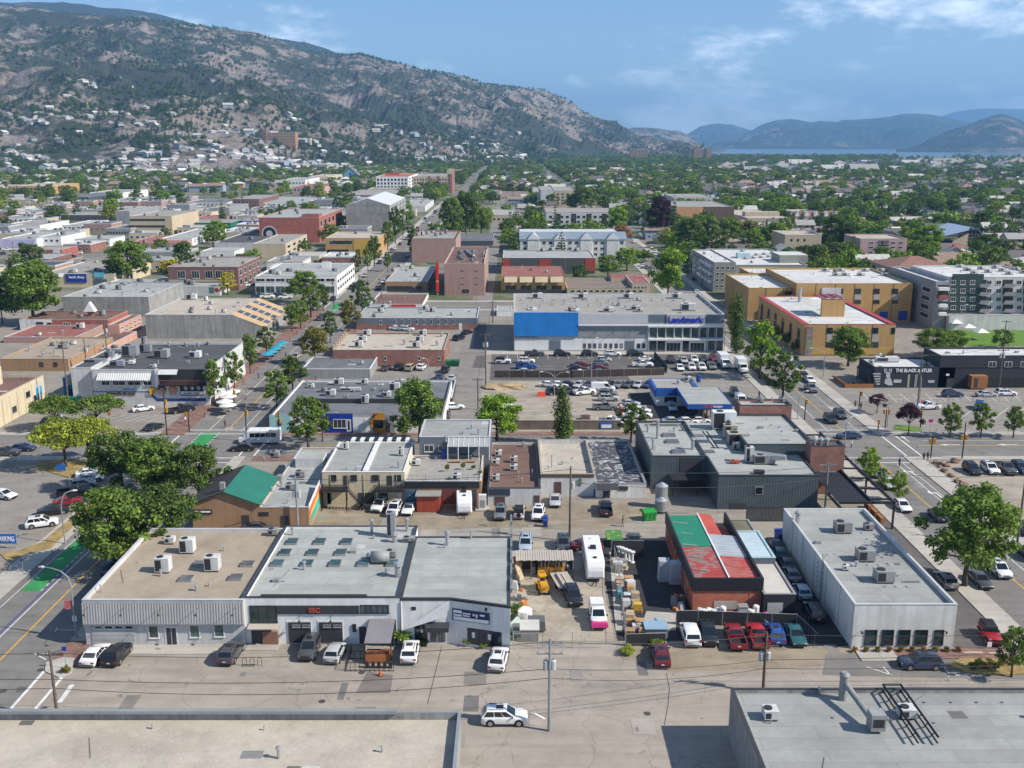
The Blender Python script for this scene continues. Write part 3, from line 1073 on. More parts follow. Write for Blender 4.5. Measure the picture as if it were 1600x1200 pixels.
bikebox(-63.7,-61.2,119.5,138);bikebox(-62.,-58.8,178.5,192);bikebox(-63.7,-61.,343,358)
y=119.5
while y<138:
 line(mk,-61.05,y,-61.05,y+.7,.14);y+=1.5
y=178
while y<192:
 line(mk,-58.65,y,-58.65,y+.7,.16);line(mk,-62.15,y,-62.15,y+.7,.16);y+=1.5
def xwalk(x0,y0,x1,y1):
 if x1-x0>y1-y0:
  line(mk,x0,y0,x1,y0,.32);line(mk,x0,y1,x1,y1,.32)
 else:
  line(mk,x0,y0,x0,y1,.32);line(mk,x1,y0,x1,y1,.32)
for X0_,X1_ in((WX0,WX1),(EX0,EX1)):
 for a,b_ in CROSS[:2]:
  xwalk(X0_,a-3.6,X1_,a-.8);xwalk(X0_,b_+.8,X1_,b_+3.6)
  xwalk(X0_-3.6,a+.4,X0_-.8,b_-.4);xwalk(X1_+.8,a+.4,X1_+3.6,b_-.4)
for a,b_ in CROSS[:2]:
 m_=(a+b_)/2
 for p,q in((-47,56),(-200,-70),(78,240)):
  line(my,p,m_,q,m_,.2)
 line(mk,80,m_+3.2,240,m_+3.2,.12);line(mk,-46,m_-3.4,54,m_-3.4,.1)
pxl(mk,5,1121,69,1049,.34);pxl(mk,44,1121,97,1059,.34);pxl(mk,93,1098,113,1070,.5)
pxl(mk,53,1021,80,1022,.14);pxl(mk,53,1021,72,1031,.14)
pxl(mk,86,987,90,981,.12);pxl(mk,88,984,116,985,.12)
def arrow(b,x,y,ang,L=3.2,turn=0):
 c,s_=math.cos(ang),math.sin(ang)
 def q(px_,py_):return(x+px_*c-py_*s_,y+px_*s_+py_*c,7*LV)
 b.face([q(-.14,0),q(.14,0),q(.14,L*.62),q(-.14,L*.62)])
 if turn==0:
  b.face([q(-.5,L*.62),q(.5,L*.62),q(0,L)])
 else:
  t=turn
  P4=[q(.14*t,L*.45),q(.8*t,L*.62),q(.14*t,L*.62)]
  b.face(P4 if t>0 else P4[::-1])
  P3=[q(.8*t,L*.35),q(1.35*t,L*.62),q(.8*t,L*.85)]
  b.face(P3 if t>0 else P3[::-1])
for u,v,t in((1432,744,-1),(1472,778,-1),(1260,642,0),(1420,690,0)):
 p=at(u,v);arrow(mk,p.x,p.y,0,4.2,t)
for u,v in((1590,695),(1500,695)):
 p=at(u,v);arrow(mk,p.x,p.y,R(90),4,0)
pxl(mk,1354,1042,1393,1055,.13);pxl(mk,1380,1042,1391,1055,.13);pxl(mk,1475,1042,1486,1057,.13);pxl(mk,1481,1057,1530,1051,.13)
pxl(mk,1530,921,1547,915,.13);pxl(mk,1533,925,1547,920,.13)if False else None
for k in range(14):
 u0=1352+k*19.5
 pxl(mk,u0+10,628,u0-4,615,.12)
for k in range(9):
 pxl(mk,1430+k*24,676,1400+k*24,668,.12)if k%2 else None
 pxl(mk,1500+k*26,655,1524+k*26,637,.12)
for k in range(9):
 p=at(236+k*17-60,652);line(mk,p.x-3,p.y-3.5,p.x,p.y+2,.1)
for k in range(24):
 x_=-4+k*2.75
 if x_<46:line(mk,x_,262.5,x_,267.5,.1)
for k in range(12):
 line(mk,5+k*2.7,240.5,5+k*2.7,241+.2,.1)
for xx in(2.,8.4,16,22.5,31):
 for k in range(5):line(mk,xx-2.4,242+k*2.8,xx+2.4,242+k*2.8,.1)
for o_,b_,m_ in(('road_marking',mk,m_line),('centre_line',my,m_yel),('bike_lane',mg,m_green),('lane_edge_line',mv,m_bike)):
 struct(b_,o_,m_)
rp=random.Random(12)
pm=[ASPHALT('patch_tone_%d'%k,c,crack=.15)for k,c in enumerate(((.2,.185,.165),(.26,.24,.215),(.15,.142,.135),(.35,.32,.28)))]
for k in range(64):
 z=k%4
 x,y=((rp.uniform(-46,40),rp.uniform(84,103)),(rp.uniform(-64,-52),rp.uniform(84,330)),(rp.uniform(62,72),rp.uniform(110,330)),(rp.uniform(-46,18),rp.uniform(137,145)))[z]
 w,d=rp.uniform(.6,3.2),rp.uniform(.8,4)
 if WX0<x<WX1 or x>50:w=min(w,1.6)
 sH('asphalt_patch',x,y,x+w,y+d,5.5+k*.02,pm[rp.randrange(4)])
mh=MB()
for u,v in((68,1107),(503,1096),(1011,1115),(5,1080),(63,1047),(565,1051)):
 p=at(u,v);mh.tube([(p.x,p.y,.0),(p.x,p.y,.012)],.38,14)
struct(mh,'manhole_cover',P('cast_iron',(.07,.062,.055),.7))
sm=MB()
for pts in(((1041,1052),(1046,1075),(1044,1100),(1038,1133)),((690,1010),(678,1060),(668,1100)),((0,989),(30,989),(48,992))):
 for a,b_ in zip(pts,pts[1:]):pxl(sm,*a,*b_,.07,4)
struct(sm,'tar_seam',P('tar',(.05,.045,.04),.7))
# mountains, lake, air
def interp(tab,u):
 if u<=tab[0][0]:return tab[0][1]
 for(a,b_),(c,d)in zip(tab,tab[1:]):
  if u<=c:return b_+(d-b_)*(u-a)/(c-a)
 return tab[-1][1]
def MOUNT(name,rock,forest,dry,bias,sc=1.,upper=None):
 x=NT(name)
 p=x.pos(1,1,1.7)
 a=x.noise(p,.0022*sc,8,.66,.7)
 b_=x.noise(p,.012*sc,6,.7,.4)
 c=x.noise(p,.06*sc,3,.6)
 base=x.mix(x.rng(b_,.4,.62,0,1,True),rock,dry)
 mask=x.math('ADD',x.math('MULTIPLY',a,.62),x.math('ADD',x.math('MULTIPLY',b_,.45),x.math('MULTIPLY',c,.2)))
 base=x.mix(x.rng(mask,bias-.035,bias+.03,0,.93,True),base,forest)
 x.l(x.scale(base,x.rng(c,.25,.75,.7,1.3)),x.b.inputs['Base Color'])
 x.b.inputs['Roughness'].default_value=.95
 x.b.inputs['Specular IOR Level'].default_value=.1
 x.bump(x.noise(p,.02*sc,7,.72,.3),.8,25)
 return x.m
MTN={}
def mtn(name,sky_tab,d0,d1,back,mat,seed,u0,u1,prof,amp,nu=200,nr=60,footz=.0,rough=1.):
 """a heightfield: crest along sky_tab at distance d1 (number or table over u), foot at d0"""
 b=MB()
 us=[u0+(u1-u0)*i/(nu-1)for i in range(nu)]
 grid=[]
 for u in us:
  dc=interp(d1,u)if isinstance(d1,list)else d1
  df=interp(d0,u)if isinstance(d0,list)else d0
  dx,dy,dz=ray(u,interp(sky_tab,u))
  zc_=HC+dz/dy*dc
  k=dx/dy
  col=[]
  for j in range(nr):
   t=j/(nr-1)
   Y=df+(dc-df)*t
   X=k*Y
   g=interp(prof,t)
   nv=Vector((X*.0011,Y*.0011,seed*3.7))
   r1_=1-abs(noise.noise(nv)*2)
   r2_=1-abs(noise.noise(nv*2.7+Vector((5,1,2)))*2)
   r3_=.6-2*abs(noise.noise(nv*8.))
   r4_=noise.noise(nv*28.)
   env=min(1,t*3.2)*(1-t**3)
   z=footz+(zc_-footz)*g+amp*env*((r1_-.5)*.6+(r2_-.5)*.35+r3_*.22+r4_*.08)+amp*.028*r4_*rough*(t>.3)+amp*.05*r3_*(t>.8)
   z=min(z,HC+(zc_-HC)*(Y/dc)*1.+amp*.04*r3_)if t>.55 and t<1 else z
   col.append((X,Y,max(z,-2 if t<.05 else 1)))
  for j in range(1,9):
   t=j/8
   Y=dc+back*t
   col.append((k*Y,Y,zc_*(1-t)**1.3-2))
  grid.append(col)
 n=len(grid[0])
 for col in grid:b.v+=col
 for i in range(nu-1):
  for j in range(n-1):
   q=i*n+j
   b.f.append((q,q+n,q+n+1,q+1));b.m.append(0)
 o=struct(b,name,mat,smooth=False)
 MTN[name]=(grid,nr)
 return o
m_hill=MOUNT('mountain_slope',(.26,.222,.2),(.034,.048,.032),(.225,.18,.135),.618)
m_hillr=MOUNT('forested_ridge',(.2,.16,.12),(.022,.036,.026),(.22,.165,.105),.56,.6)
sky_left=[(-900,-60),(0,10),(300,40),(400,52),(480,80),(540,88),(560,86),(600,96),(630,102),(670,112),(720,120),(755,131),(785,136),(800,137),(850,142),(875,152),(900,165),(907,174),(935,185),(960,192),(972,202),(1010,218),(1060,226),(1100,231)]
mtn('mountain',sky_left,[(-900,1500),(400,1750),(700,2300),(1000,3300),(1100,3900)],[(-900,3900),(300,4300),(700,5200),(1000,6300),(1100,6600)],2500,m_hill,1,-900,1100,[(0,0),(.12,.05),(.22,.16),(.32,.22),(.45,.42),(.55,.5),(.7,.7),(.82,.86),(1,1)],165,nu=300,nr=110)
mtn('far_mountain',[(-600,2),(100,4),(240,20),(330,45),(420,58),(480,67),(520,80),(545,90),(620,104),(700,140)],4600,6900,3000,m_hillr,2,-600,700,[(0,.3),(.4,.55),(.8,.88),(1,1)],120,nu=120,nr=40)
mtn('ridge',[(900,222),(960,206),(992,199),(1025,200),(1045,204),(1060,204),(1075,211),(1090,219),(1105,230),(1130,234)],6300,8600,2000,m_hill,3,880,1135,[(0,0),(.3,.25),(.7,.75),(1,1)],60,nu=90,nr=40)
mtn('ridge',[(1030,230),(1060,216),(1076,209),(1095,197),(1120,193),(1145,195),(1175,204),(1210,222),(1230,230)],13000,17000,3000,m_hillr,4,1020,1240,[(0,0),(.3,.3),(.7,.78),(1,1)],130,nu=80,nr=30)
mtn('ridge',[(1110,233),(1150,215),(1175,204),(1190,195),(1200,192),(1215,188),(1237,186),(1255,189),(1267,192),(1282,189),(1305,191),(1320,187),(1340,187),(1375,184),(1395,182),(1410,178),(1440,178),(1465,181),(1487,186),(1512,191),(1560,205),(1650,215),(2200,200)],9500,13500,3000,m_hillr,5,1100,2300,[(0,0),(.15,.1),(.3,.32),(.6,.66),(1,1)],150,nu=180,nr=50)
mtn('ridge',[(1420,212),(1470,181),(1500,173),(1540,169),(1600,171),(1700,160),(2300,150)],16000,21500,3000,m_hillr,6,1400,2400,[(0,0),(.5,.5),(1,1)],150,nu=80,nr=30)
mtn('hill',[(1410,238),(1425,232),(1450,219),(1480,205),(1510,196),(1525,190),(1550,181),(1565,178),(1585,183),(1600,190),(1660,185),(1750,160),(2400,120)],6200,8300,2500,m_hillr,7,1400,2500,[(0,0),(.2,.14),(.5,.5),(.8,.86),(1,1)],95,nu=160,nr=60)
def WATER():
 x=NT('lake_water')
 x.b.inputs['Base Color'].default_value=(.05,.09,.12,1)
 x.b.inputs['Roughness'].default_value=.18
 x.b.inputs['Specular IOR Level'].default_value=.6
 x.bump(x.noise(x.pos(),.05,4,.6),.25,1.)
 return x.m
shore=[(1050,239),(1110,240),(1180,240.5),(1260,241.5),(1340,243),(1400,245),(1470,245.4),(1520,245.5),(1620,243),(1800,243),(2300,242)]
pts=[tuple(at(u,v))[:2]for u,v in shore]
lk=MB()
far=[(p[0]*3.2,17500)for p in pts]
for i in range(len(pts)-1):
 lk.face([(*pts[i],.5),(*pts[i+1],.5),(*far[i+1],.5),(*far[i],.5)])
struct(lk,'lake',WATER())
b=MB()
for pts4 in([(1425,251),(1600,253),(1640,248),(1500,247.2),(1430,247.5)],[(1300,257),(1440,258),(1430,253.5),(1330,253)],[(1560,262),(1700,262),(1700,256),(1520,256.5)]):
 b.face([(*tuple(at(u,v))[:2],.3)for u,v in pts4])
struct(b,'airfield',P('dry_field',(.34,.27,.17),.95,var=.2,sc=.01,fine=.05))
hz=MB()
hz.box(-25500,-2900,-3,25500,25500,1090)
hzm=bpy.data.materials.new('haze')
hzm.use_nodes=True
ht=hzm.node_tree
for n in list(ht.nodes):
 ht.nodes.remove(n)
ho=ht.nodes.new('ShaderNodeOutputMaterial')
hv=ht.nodes.new('ShaderNodeVolumePrincipled')
hv.inputs['Color'].default_value=(.26,.55,.96,1)
hv.inputs['Density'].default_value=8.5e-5
hv.inputs['Anisotropy'].default_value=.1
ht.links.new(hv.outputs[0],ho.inputs['Volume'])
ho_=hz.bD('haze',hzm)
ho_['kind']='stuff'
# masses: far wood, hillside pines, far roofs (nobody could count them)
def scatter(name,pts,protos,kind='stuff'):
 """pts: (x, y, z, scale, turn, index)"""
 col=bpy.data.collections.new(name+'_sources')
 for i,me in enumerate(protos):
  o=bpy.data.objects.new('%s_source_%03d'%(name,i),me)
  col.objects.link(o)
 me=bpy.data.meshes.new(name)
 n=len(pts)
 me.vertices.add(n)
 me.vertices.foreach_set('co',np.array([p[:3]for p in pts],dtype=np.float32).ravel())
 for nm,k,ty in(('size',3,'FLOAT'),('turn',4,'FLOAT'),('pick',5,'INT')):
  a=me.attributes.new(nm,ty,'POINT')
  a.data.foreach_set('value',np.array([p[k]for p in pts],dtype=np.float32 if ty=='FLOAT' else np.int32))
 o=put(name,me)
 o['kind']=kind
 g=bpy.data.node_groups.new(name,'GeometryNodeTree')
 g.interface.new_socket('Geometry',in_out='INPUT',socket_type='NodeSocketGeometry')
 g.interface.new_socket('Geometry',in_out='OUTPUT',socket_type='NodeSocketGeometry')
 gi,go=g.nodes.new('NodeGroupInput'),g.nodes.new('NodeGroupOutput')
 ci=g.nodes.new('GeometryNodeCollectionInfo')
 ci.inputs['Collection'].default_value=col
 ci.inputs['Separate Children'].default_value=True
 ci.inputs['Reset Children'].default_value=True
 ip=g.nodes.new('GeometryNodeInstanceOnPoints')
 ip.inputs['Pick Instance'].default_value=True
 def attr(nm,ty):
  a=g.nodes.new('GeometryNodeInputNamedAttribute')
  a.data_type=ty
  a.inputs[0].default_value=nm
  return[q for q in a.outputs if q.enabled][0]
 cx=g.nodes.new('ShaderNodeCombineXYZ')
 g.links.new(attr('turn','FLOAT'),cx.inputs[2])
 g.links.new(gi.outputs[0],ip.inputs['Points'])
 g.links.new(ci.outputs[0],ip.inputs['Instance'])
 g.links.new(attr('pick','INT'),ip.inputs['Instance Index'])
 g.links.new(cx.outputs[0],ip.inputs['Rotation'])
 g.links.new(attr('size','FLOAT'),ip.inputs['Scale'])
 g.links.new(ip.outputs[0],go.inputs[0])
 md=o.modifiers.new('scatter','NODES')
 md.node_group=g
 return o
def joined(key,c):
 """trunk and crown of a tree prototype in one mesh, for the masses"""
 bm=bmesh.new()
 for k_ in KIDS[PROTO[key].name]:
  n0=len(bm.faces)
  bm.from_mesh(k_.data)
  bm.faces.ensure_lookup_table()
  for f in bm.faces[n0:]:
   f.material_index=0 if k_.name.startswith('trunk')else 1
 me=bpy.data.meshes.new(key)
 bm.to_mesh(me);bm.free()
 me.materials.append(m_bark);me.materials.append(LEAF('leaves_'+c.replace(' ','_'),GREEN[c]))
 return me
MASS_TREES=[joined(k_,c_)for k_,c_ in(('fbroad0','dark green'),('fbroad1','green'),('fbroad2','dark green'),('fspruce0','dark green'),('fspruce1','blue-green'),('fbroad3','bright green'),('fbroad1','yellow-green'))]
WOOD=[(.2,0),(.46,1),(.6,2),(.7,3),(.78,4),(.94,5),(1.01,6)]
def pick_tree(r):
 for a,i in WOOD:
  if r<a:return i
  # building kit
gD=GLASS('window_glass',(.022,.03,.036))
gG=GLASS('green_glass',(.04,.07,.062))
g_blue=GLASS('blue_glass',(.06,.085,.1))
fW=P('white_frame',(.66,.66,.64),.6)
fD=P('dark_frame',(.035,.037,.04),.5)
f_grey=P('grey_frame',(.25,.25,.25),.6)
f_tan=P('tan_frame',(.4,.34,.25),.7)
cP=P('metal_coping',(.52,.53,.53),.5,metal=.1)
m_copd=P('dark_coping',(.045,.047,.05),.5)
m_copt=P('tan_coping',(.36,.31,.24),.7)
mU=P('painted_unit',(.56,.56,.54),.5,var=.1,sK=.15)
mV=P('grey_unit',(.27,.275,.27),.55,var=.12,sK=.15)
m_fan=P('fan_black',(.03,.03,.032),.6)
m_door=P('dark_door',(.05,.05,.055),.5)
m_redsign=P('red_sign',(.45,.02,.025),.5)
m_bluesign=P('blue_sign',(.015,.05,.3),.45)
m_let=P('white_letters',(.78,.78,.77),.5)
RF={'grey':ROOF('grey_membrane',(.3,.31,.295),sT=(.23,.235,.225)),'light':ROOF('light_membrane',(.335,.348,.33),sT=(.265,.275,.262)),'white':ROOF('white_membrane',(.55,.55,.535),sT=(.42,.42,.41)),'tan':ROOF('tan_gravel',(.33,.275,.21),sT=(.22,.175,.125),seam=0,gravel=.06),'beige':ROOF('beige_gravel',(.43,.385,.32),sT=(.3,.26,.21),seam=0,gravel=.05),'dark':ROOF('dark_membrane',(.085,.087,.095),sT=(.055,.056,.062)),'slate':ROOF('slate_membrane',(.15,.158,.172),sT=(.1,.105,.115)),'brown':ROOF('brown_gravel',(.165,.1,.08),sT=(.1,.065,.052),seam=0,gravel=.05),'concrete':ROOF('grey_gravel',(.3,.285,.26),sT=(.2,.19,.17),seam=0,gravel=.05),}
WM={'white':P('white_stucco',(.74,.74,.72),.85,var=.07,sK=.14,sT=(.45,.44,.42),sA=.3),'offwhite':P('offwhite_stucco',(.68,.67,.63),.85,var=.08,sK=.18,sT=(.46,.44,.4),sA=.4),'greywhite':P('painted_block',(.56,.555,.54),.85,var=.08,sK=.15,sT=(.33,.33,.33),sA=.4),'cream':P('cream_stucco',(.56,.48,.33),.85,var=.07,sK=.14),'tan':P('tan_stucco',(.46,.285,.115),.85,var=.06,sK=.12),'tanlight':P('pale_tan_stucco',(.5,.41,.29),.85,var=.06,sK=.12),'brown':P('brown_stucco',(.34,.21,.12),.85,var=.08,sK=.15),'pink':P('pink_stucco',(.48,.32,.31),.85,var=.06,sK=.12),'rose':P('rose_stucco',(.37,.235,.2),.85,var=.06,sK=.15),'salmon':P('salmon_stucco',(.52,.29,.22),.85,var=.06,sK=.12),'concrete':P('weathered_concrete',(.3,.295,.28),.9,var=.14,sK=.3,sT=(.18,.175,.165),sA=.6),'grey':P('grey_stucco',(.27,.275,.28),.85,var=.08,sK=.14),'darkgrey':P('charcoal_panel',(.075,.08,.088),.7,var=.08),'charcoal':P('charcoal_siding',(.03,.034,.044),.7,var=.1,sK=.1),'teal':WAVY('teal_metal_siding',(.075,.098,.112),period=.45,rough=.55,metal=.1,depth=.15),'slateblue':P('slate_blue_siding',(.13,.15,.18),.8,var=.08),'brick':BRICK('red_brick',(.25,.095,.065)),'brickdark':BRICK('dark_brick',(.15,.06,.05)),'brickred':BRICK('painted_red_brick',(.33,.075,.05)),'yellow':P('yellow_stucco',(.5,.32,.07),.85,var=.07),'sage':P('sage_siding',(.27,.28,.24),.85,var=.07),'green':P('dark_green_paint',(.02,.13,.09),.7),'aqua':P('aqua_paint',(.3,.52,.52),.8,var=.06),'blue':P('blue_paint',(.012,.035,.3),.7,var=.06),'orange':P('orange_paint',(.5,.24,.035),.7,var=.06),'skyblue':P('sky_blue_paint',(.16,.34,.58),.8,var=.06),}
WMESH={}
def wmesh(w,h,fm,gm,bars):
 k=(round(w,2),round(h,2),fm.name,gm.name,bars)
 if k not in WMESH:
  t=min(.09,w*.09)
  b=MB()
  b.box(-w/2,-.07,0,w/2,0,t);b.box(-w/2,-.07,h-t,w/2,0,h)
  b.box(-w/2,-.07,t,-w/2+t,0,h-t);b.box(w/2-t,-.07,t,w/2,0,h-t)
  for i in range(1,bars+1):
   x_=-w/2+w*i/(bars+1)
   b.box(x_-t*.35,-.06,t,x_+t*.35,0,h-t)
  b.box(-w/2-.06,-.11,-.06,w/2+.06,0,0)
  p_=MB();p_.face([(-w/2+t,-.028,t),(w/2-t,-.028,t),(w/2-t,-.028,h-t),(-w/2+t,-.028,h-t)])
  WMESH[k]=(b.mesh('window',fm),p_.mesh('pane',gm))
 return WMESH[k]
UMESH={}
def umesh(w,d,h,m):
 k=(w,d,h,m.name)
 if k not in UMESH:
  b=MB()
  b.box(-w/2+.1,-d/2+.1,0,w/2-.1,d/2-.1,.2,1)
  b.box(-w/2,-d/2,.2,w/2,d/2,h,0)
  b.box(-w/2+.08,-d/2-.012,.32,-.04,-d/2,h-.12,1)
  b.box(.12,-d/2-.008,.3,w/2-.1,-d/2,h-.5,0)
  b.box(-w/2-.015,-d/2-.015,h,w/2+.015,d/2+.015,h+.04,0)
  f=MB();r=min(w,d)*.3
  f.tube([(-w*.18,0,h+.04),(-w*.18,0,h+.14)],r,14)
  UMESH[k]=(b.mesh('rooftop_unit',[m,m_fan]),f.mesh('fan',m_fan))
 return UMESH[k]
VENT={}
def vmesh(h,r,cap=True):
 k=(h,r,cap)
 if k not in VENT:
  b=MB();b.tube([(0,0,0),(0,0,h)],r,8)
  if cap:b.tube([(0,0,h),(0,0,h+r*.5),(0,0,h+r*1.4),(0,0,h+r*1.9)],[r*.7,r*1.7,r*1.5,r*.3],8)
  VENT[k]=b.mesh('vent_pipe',mA)
 return VENT[k]
OCC,BL=[],[]
class B:
 def __init__(s,name,lB,cat,u0,u1,vt,vb,vk,wall='white',roof='grey',par=.5,cop=None,h=None,gP=None,xyz=None,roofsheet=True):
  if xyz:
   s.X0,s.X1,s.Y0,s.Y1,s.z=xyz
  else:
   if h is None:
    s.Y0=at(800,vb).y
    s.z=fp(800,vt,s.Y0)[1]
   else:
    s.z=h
    s.Y0=at(800,vt,h).y
   s.X0,s.X1=fp(u0,vt,s.Y0)[0],fp(u1,vt,s.Y0)[0]
   s.Y1=max(at(800,vk,s.z).y,s.Y0+3)
  s.o=thing(name,lB,cat,((s.X0+s.X1)/2,s.Y0,0),gP=gP)
  s.par=par
  BL.append(s)
  OCC.append((s.X0-1,s.Y0-(16 if s.Y0>350 else 1),s.X1+1,s.Y1+1))
  s.wall_m=WM[wall]if isinstance(wall,str)else wall
  rm=RF[roof]if isinstance(roof,str)else roof
  X0,X1,Y0,Y1,z=s.X0,s.X1,s.Y0,s.Y1,s.z
  b=MB();t=.28
  for k,(A,C)in enumerate((((X0,Y0),(X1,Y0)),((X1,Y0),(X1,Y1)),((X1,Y1),(X0,Y1)),((X0,Y1),(X0,Y0)))):
   b.face([(*A,-.3),(*C,-.3),(*C,z),(*A,z)])
  I=[(X0+t,Y0+t),(X1-t,Y0+t),(X1-t,Y1-t),(X0+t,Y1-t)]
  if par>.06:
   for k in range(4):
    A,C=I[k],I[(k+1)%4]
    b.face([(*C,z-par-.1),(*A,z-par-.1),(*A,z),(*C,z)])
  s.w=b.bD('wall',s.wall_m,s.o,True)
  if roofsheet:
   r=MB();r.box(X0+t,Y0+t,z-par-.25,X1-t,Y1-t,z-par)
   s.r=r.bD('roof',rm,s.o,True)
  c=MB();q=.04;ct=.09
  c.box(X0-q,Y0-q,z,X1+q,Y0+t,z+ct);c.box(X0-q,Y1-t,z,X1+q,Y1+q,z+ct)
  c.box(X0-q,Y0+t,z,X0+t,Y1-t,z+ct);c.box(X1-t,Y0+t,z,X1+q,Y1-t,z+ct)
  s.c=c.bD('coping',cop or cP,s.o,True)
 def loc(s,x,y,z):
  l=s.o.location
  return(x-l.x,y-l.y,z-l.z)
 def wI(s,x,y,z,w,h,rz=0,fm=None,gm=None,bars=0,name='window'):
  a,p=wmesh(w,h,fm or fW,gm or gD,bars)
  o=put(name,a,s.o,s.loc(x,y,z),rz)
  put('pane',p,o)
  return o
 def win(s,u0,v0,u1,v1,fm=None,gm=None,bars=0,name='window',Y=None):
  Y=s.Y0 if Y is None else Y
  xa,za=fp(u0,v1,Y);xb,zb=fp(u1,v0,Y)
  xb2=fp(u1,v1,Y)[0]
  return s.wI((xa+xb2)/2,Y,max(za,.05),xb2-xa,max(.3,zb-max(za,.05)),0,fm,gm,bars,name)
 def grid(s,u0,v0,u1,v1,nc,nr,fw=.55,fh=.55,fm=None,gm=None,bars=0,skip=()):
  x0,z1=fp(u0,v0,s.Y0);x1,z0=fp(u1,v1,s.Y0)
  cw,ch=(x1-x0)/nc,(z1-z0)/nr
  for i in range(nc):
   for j in range(nr):
    if(i,j)in skip:continue
    s.wI(x0+cw*(i+.5),s.Y0,z0+ch*(j+.5-fh/2),cw*fw,ch*fh,0,fm,gm,bars)
 def sidegrid(s,side,n,nr,z0,z1,fw=.5,fh=.55,fm=None,gm=None,y0=None,y1=None,bars=0):
  y0=s.Y0+.5 if y0 is None else y0;y1=s.Y1-.5 if y1 is None else y1
  X=s.X1 if side>0 else s.X0
  cw,ch=(y1-y0)/n,(z1-z0)/nr
  for i in range(n):
   for j in range(nr):
    s.wI(X,y0+cw*(i+.5),z0+ch*(j+.5-fh/2),cw*fw,ch*fh,R(90)*(1 if side>0 else-1),fm,gm,bars)
 def pN(s,u0,v0,u1,v1,m,name,proud=.06,Y=None):
  Y=s.Y0 if Y is None else Y
  xa,za=fp(u0,v1,Y);xb,zb=fp(u1,v0,Y)
  xb=fp(u1,v1,Y)[0]
  b=MB();b.box(xa,Y-proud,max(za,.02),xb,Y+.0,zb)
  return b.bD(name,m,s.o,True)
 def uN(s,u,v,w=2.,d=1.6,h=1.3,m=None,rz=0):
  p=at(u,v,s.z-s.par)
  a,f=umesh(w,d,h,m or mU)
  o=put('rooftop_unit',a,s.o,s.loc(p.x,p.y,s.z-s.par),rz)
  put('fan',f,o)
 def vN(s,u,v,h=.8,r=.14,cap=True):
  p=at(u,v,s.z-s.par)
  put('vent_pipe',vmesh(h,r,cap),s.o,s.loc(p.x,p.y,s.z-s.par))
 def sL(s,u,v,w=1.3,d=1.,gm=None,fm=None):
  p=at(u,v,s.z-s.par)
  b=MB();b.box(-w/2-.06,-d/2-.06,0,w/2+.06,d/2+.06,.28)
  k=('sk',w,d,(gm or gG).name)
  if k not in WMESH:
   g=MB();g.box(-w/2,-d/2,.28,w/2,d/2,.36)
   WMESH[k]=(b.mesh('skylight',fm or mV),g.mesh('pane',gm or gG))
  o=put('skylight',WMESH[k][0],s.o,s.loc(p.x,p.y,s.z-s.par));put('pane',WMESH[k][1],o)
 def duct(s,pts,r=.3,name='duct',m=None):
  b=MB();b.tube([tuple(at(u,v,s.z-s.par+r+dz))for u,v,dz in pts],r,8)
  return b.bD(name,m or mA,s.o,True,smooth=True)
 def roofbox(s,u0,u1,vt,vk,hh,m,name='roof_house',top=None):
  """a raised box on the roof: its front bottom edge at vt"""
  z0=s.z-s.par
  y0=at(800,vt,z0).y;y1=max(y0+1,at(800,vk,z0+hh).y)
  x0=fp(u0,vt,y0)[0];x1=fp(u1,vt,y0)[0]
  b=MB();b.box(x0,y0,z0,x1,y1,z0+hh,0,1)
  return b.bD(name,[m,top or RF['grey']],s.o,True)
 def text(s,txt,u0,v0,u1,v1,m,bold=.02,Y=None,name='lettering',depth=.04):
  Y=s.Y0 if Y is None else Y
  xa,za=fp(u0,v1,Y);xb,zb=fp(u1,v0,Y);xb=fp(u1,v1,Y)[0]
  return letr(s.o,txt,s.loc((xa+xb)/2,Y-.1,(za+zb)/2),xb-xa,zb-za,m,0,depth,bold,name)
 def joints(s,n,fm=None,z0=.0,z1=None,proud=.03,w=.09,name='pilaster'):
  for i in range(1,n):
   x=s.X0+(s.X1-s.X0)*i/n
   b=MB();b.box(x-w,s.Y0-proud,z0,x+w,s.Y0,z1 or s.z)
   b.bD(name,fm or s.wall_m,s.o,True)
 def awning(s,u0,v0,u1,v1,out,m,name='awning',Y=None):
  Y=s.Y0 if Y is None else Y
  xa,zb=fp(u0,v0,Y);xb=fp(u1,v0,Y)[0]
  dx,dy,dz=ray((u0+u1)/2,v1);t=(Y-out)/dy
  za=HC+dz*t
  b=MB()
  b.face([(xa,Y-out,za),(xb,Y-out,za),(xb,Y,zb),(xa,Y,zb)])
  b.face([(xa,Y-out,za-.08),(xa,Y,zb-.08),(xb,Y,zb-.08),(xb,Y-out,za-.08)])
  b.face([(xa,Y-out,za-.08),(xb,Y-out,za-.08),(xb,Y-out,za),(xa,Y-out,za)])
  b.face([(xa,Y-out,za-.08),(xa,Y-out,za),(xa,Y,zb),(xa,Y,zb-.08)]);b.face([(xb,Y-out,za),(xb,Y-out,za-.08),(xb,Y,zb-.08),(xb,Y,zb)])
  return b.bD(name,m,s.o,True)
 def box(s,x0,y0,z0,x1,y1,z1,m,name):
  b=MB();b.box(x0,y0,z0,x1,y1,z1)
  return b.bD(name,m,s.o,True)
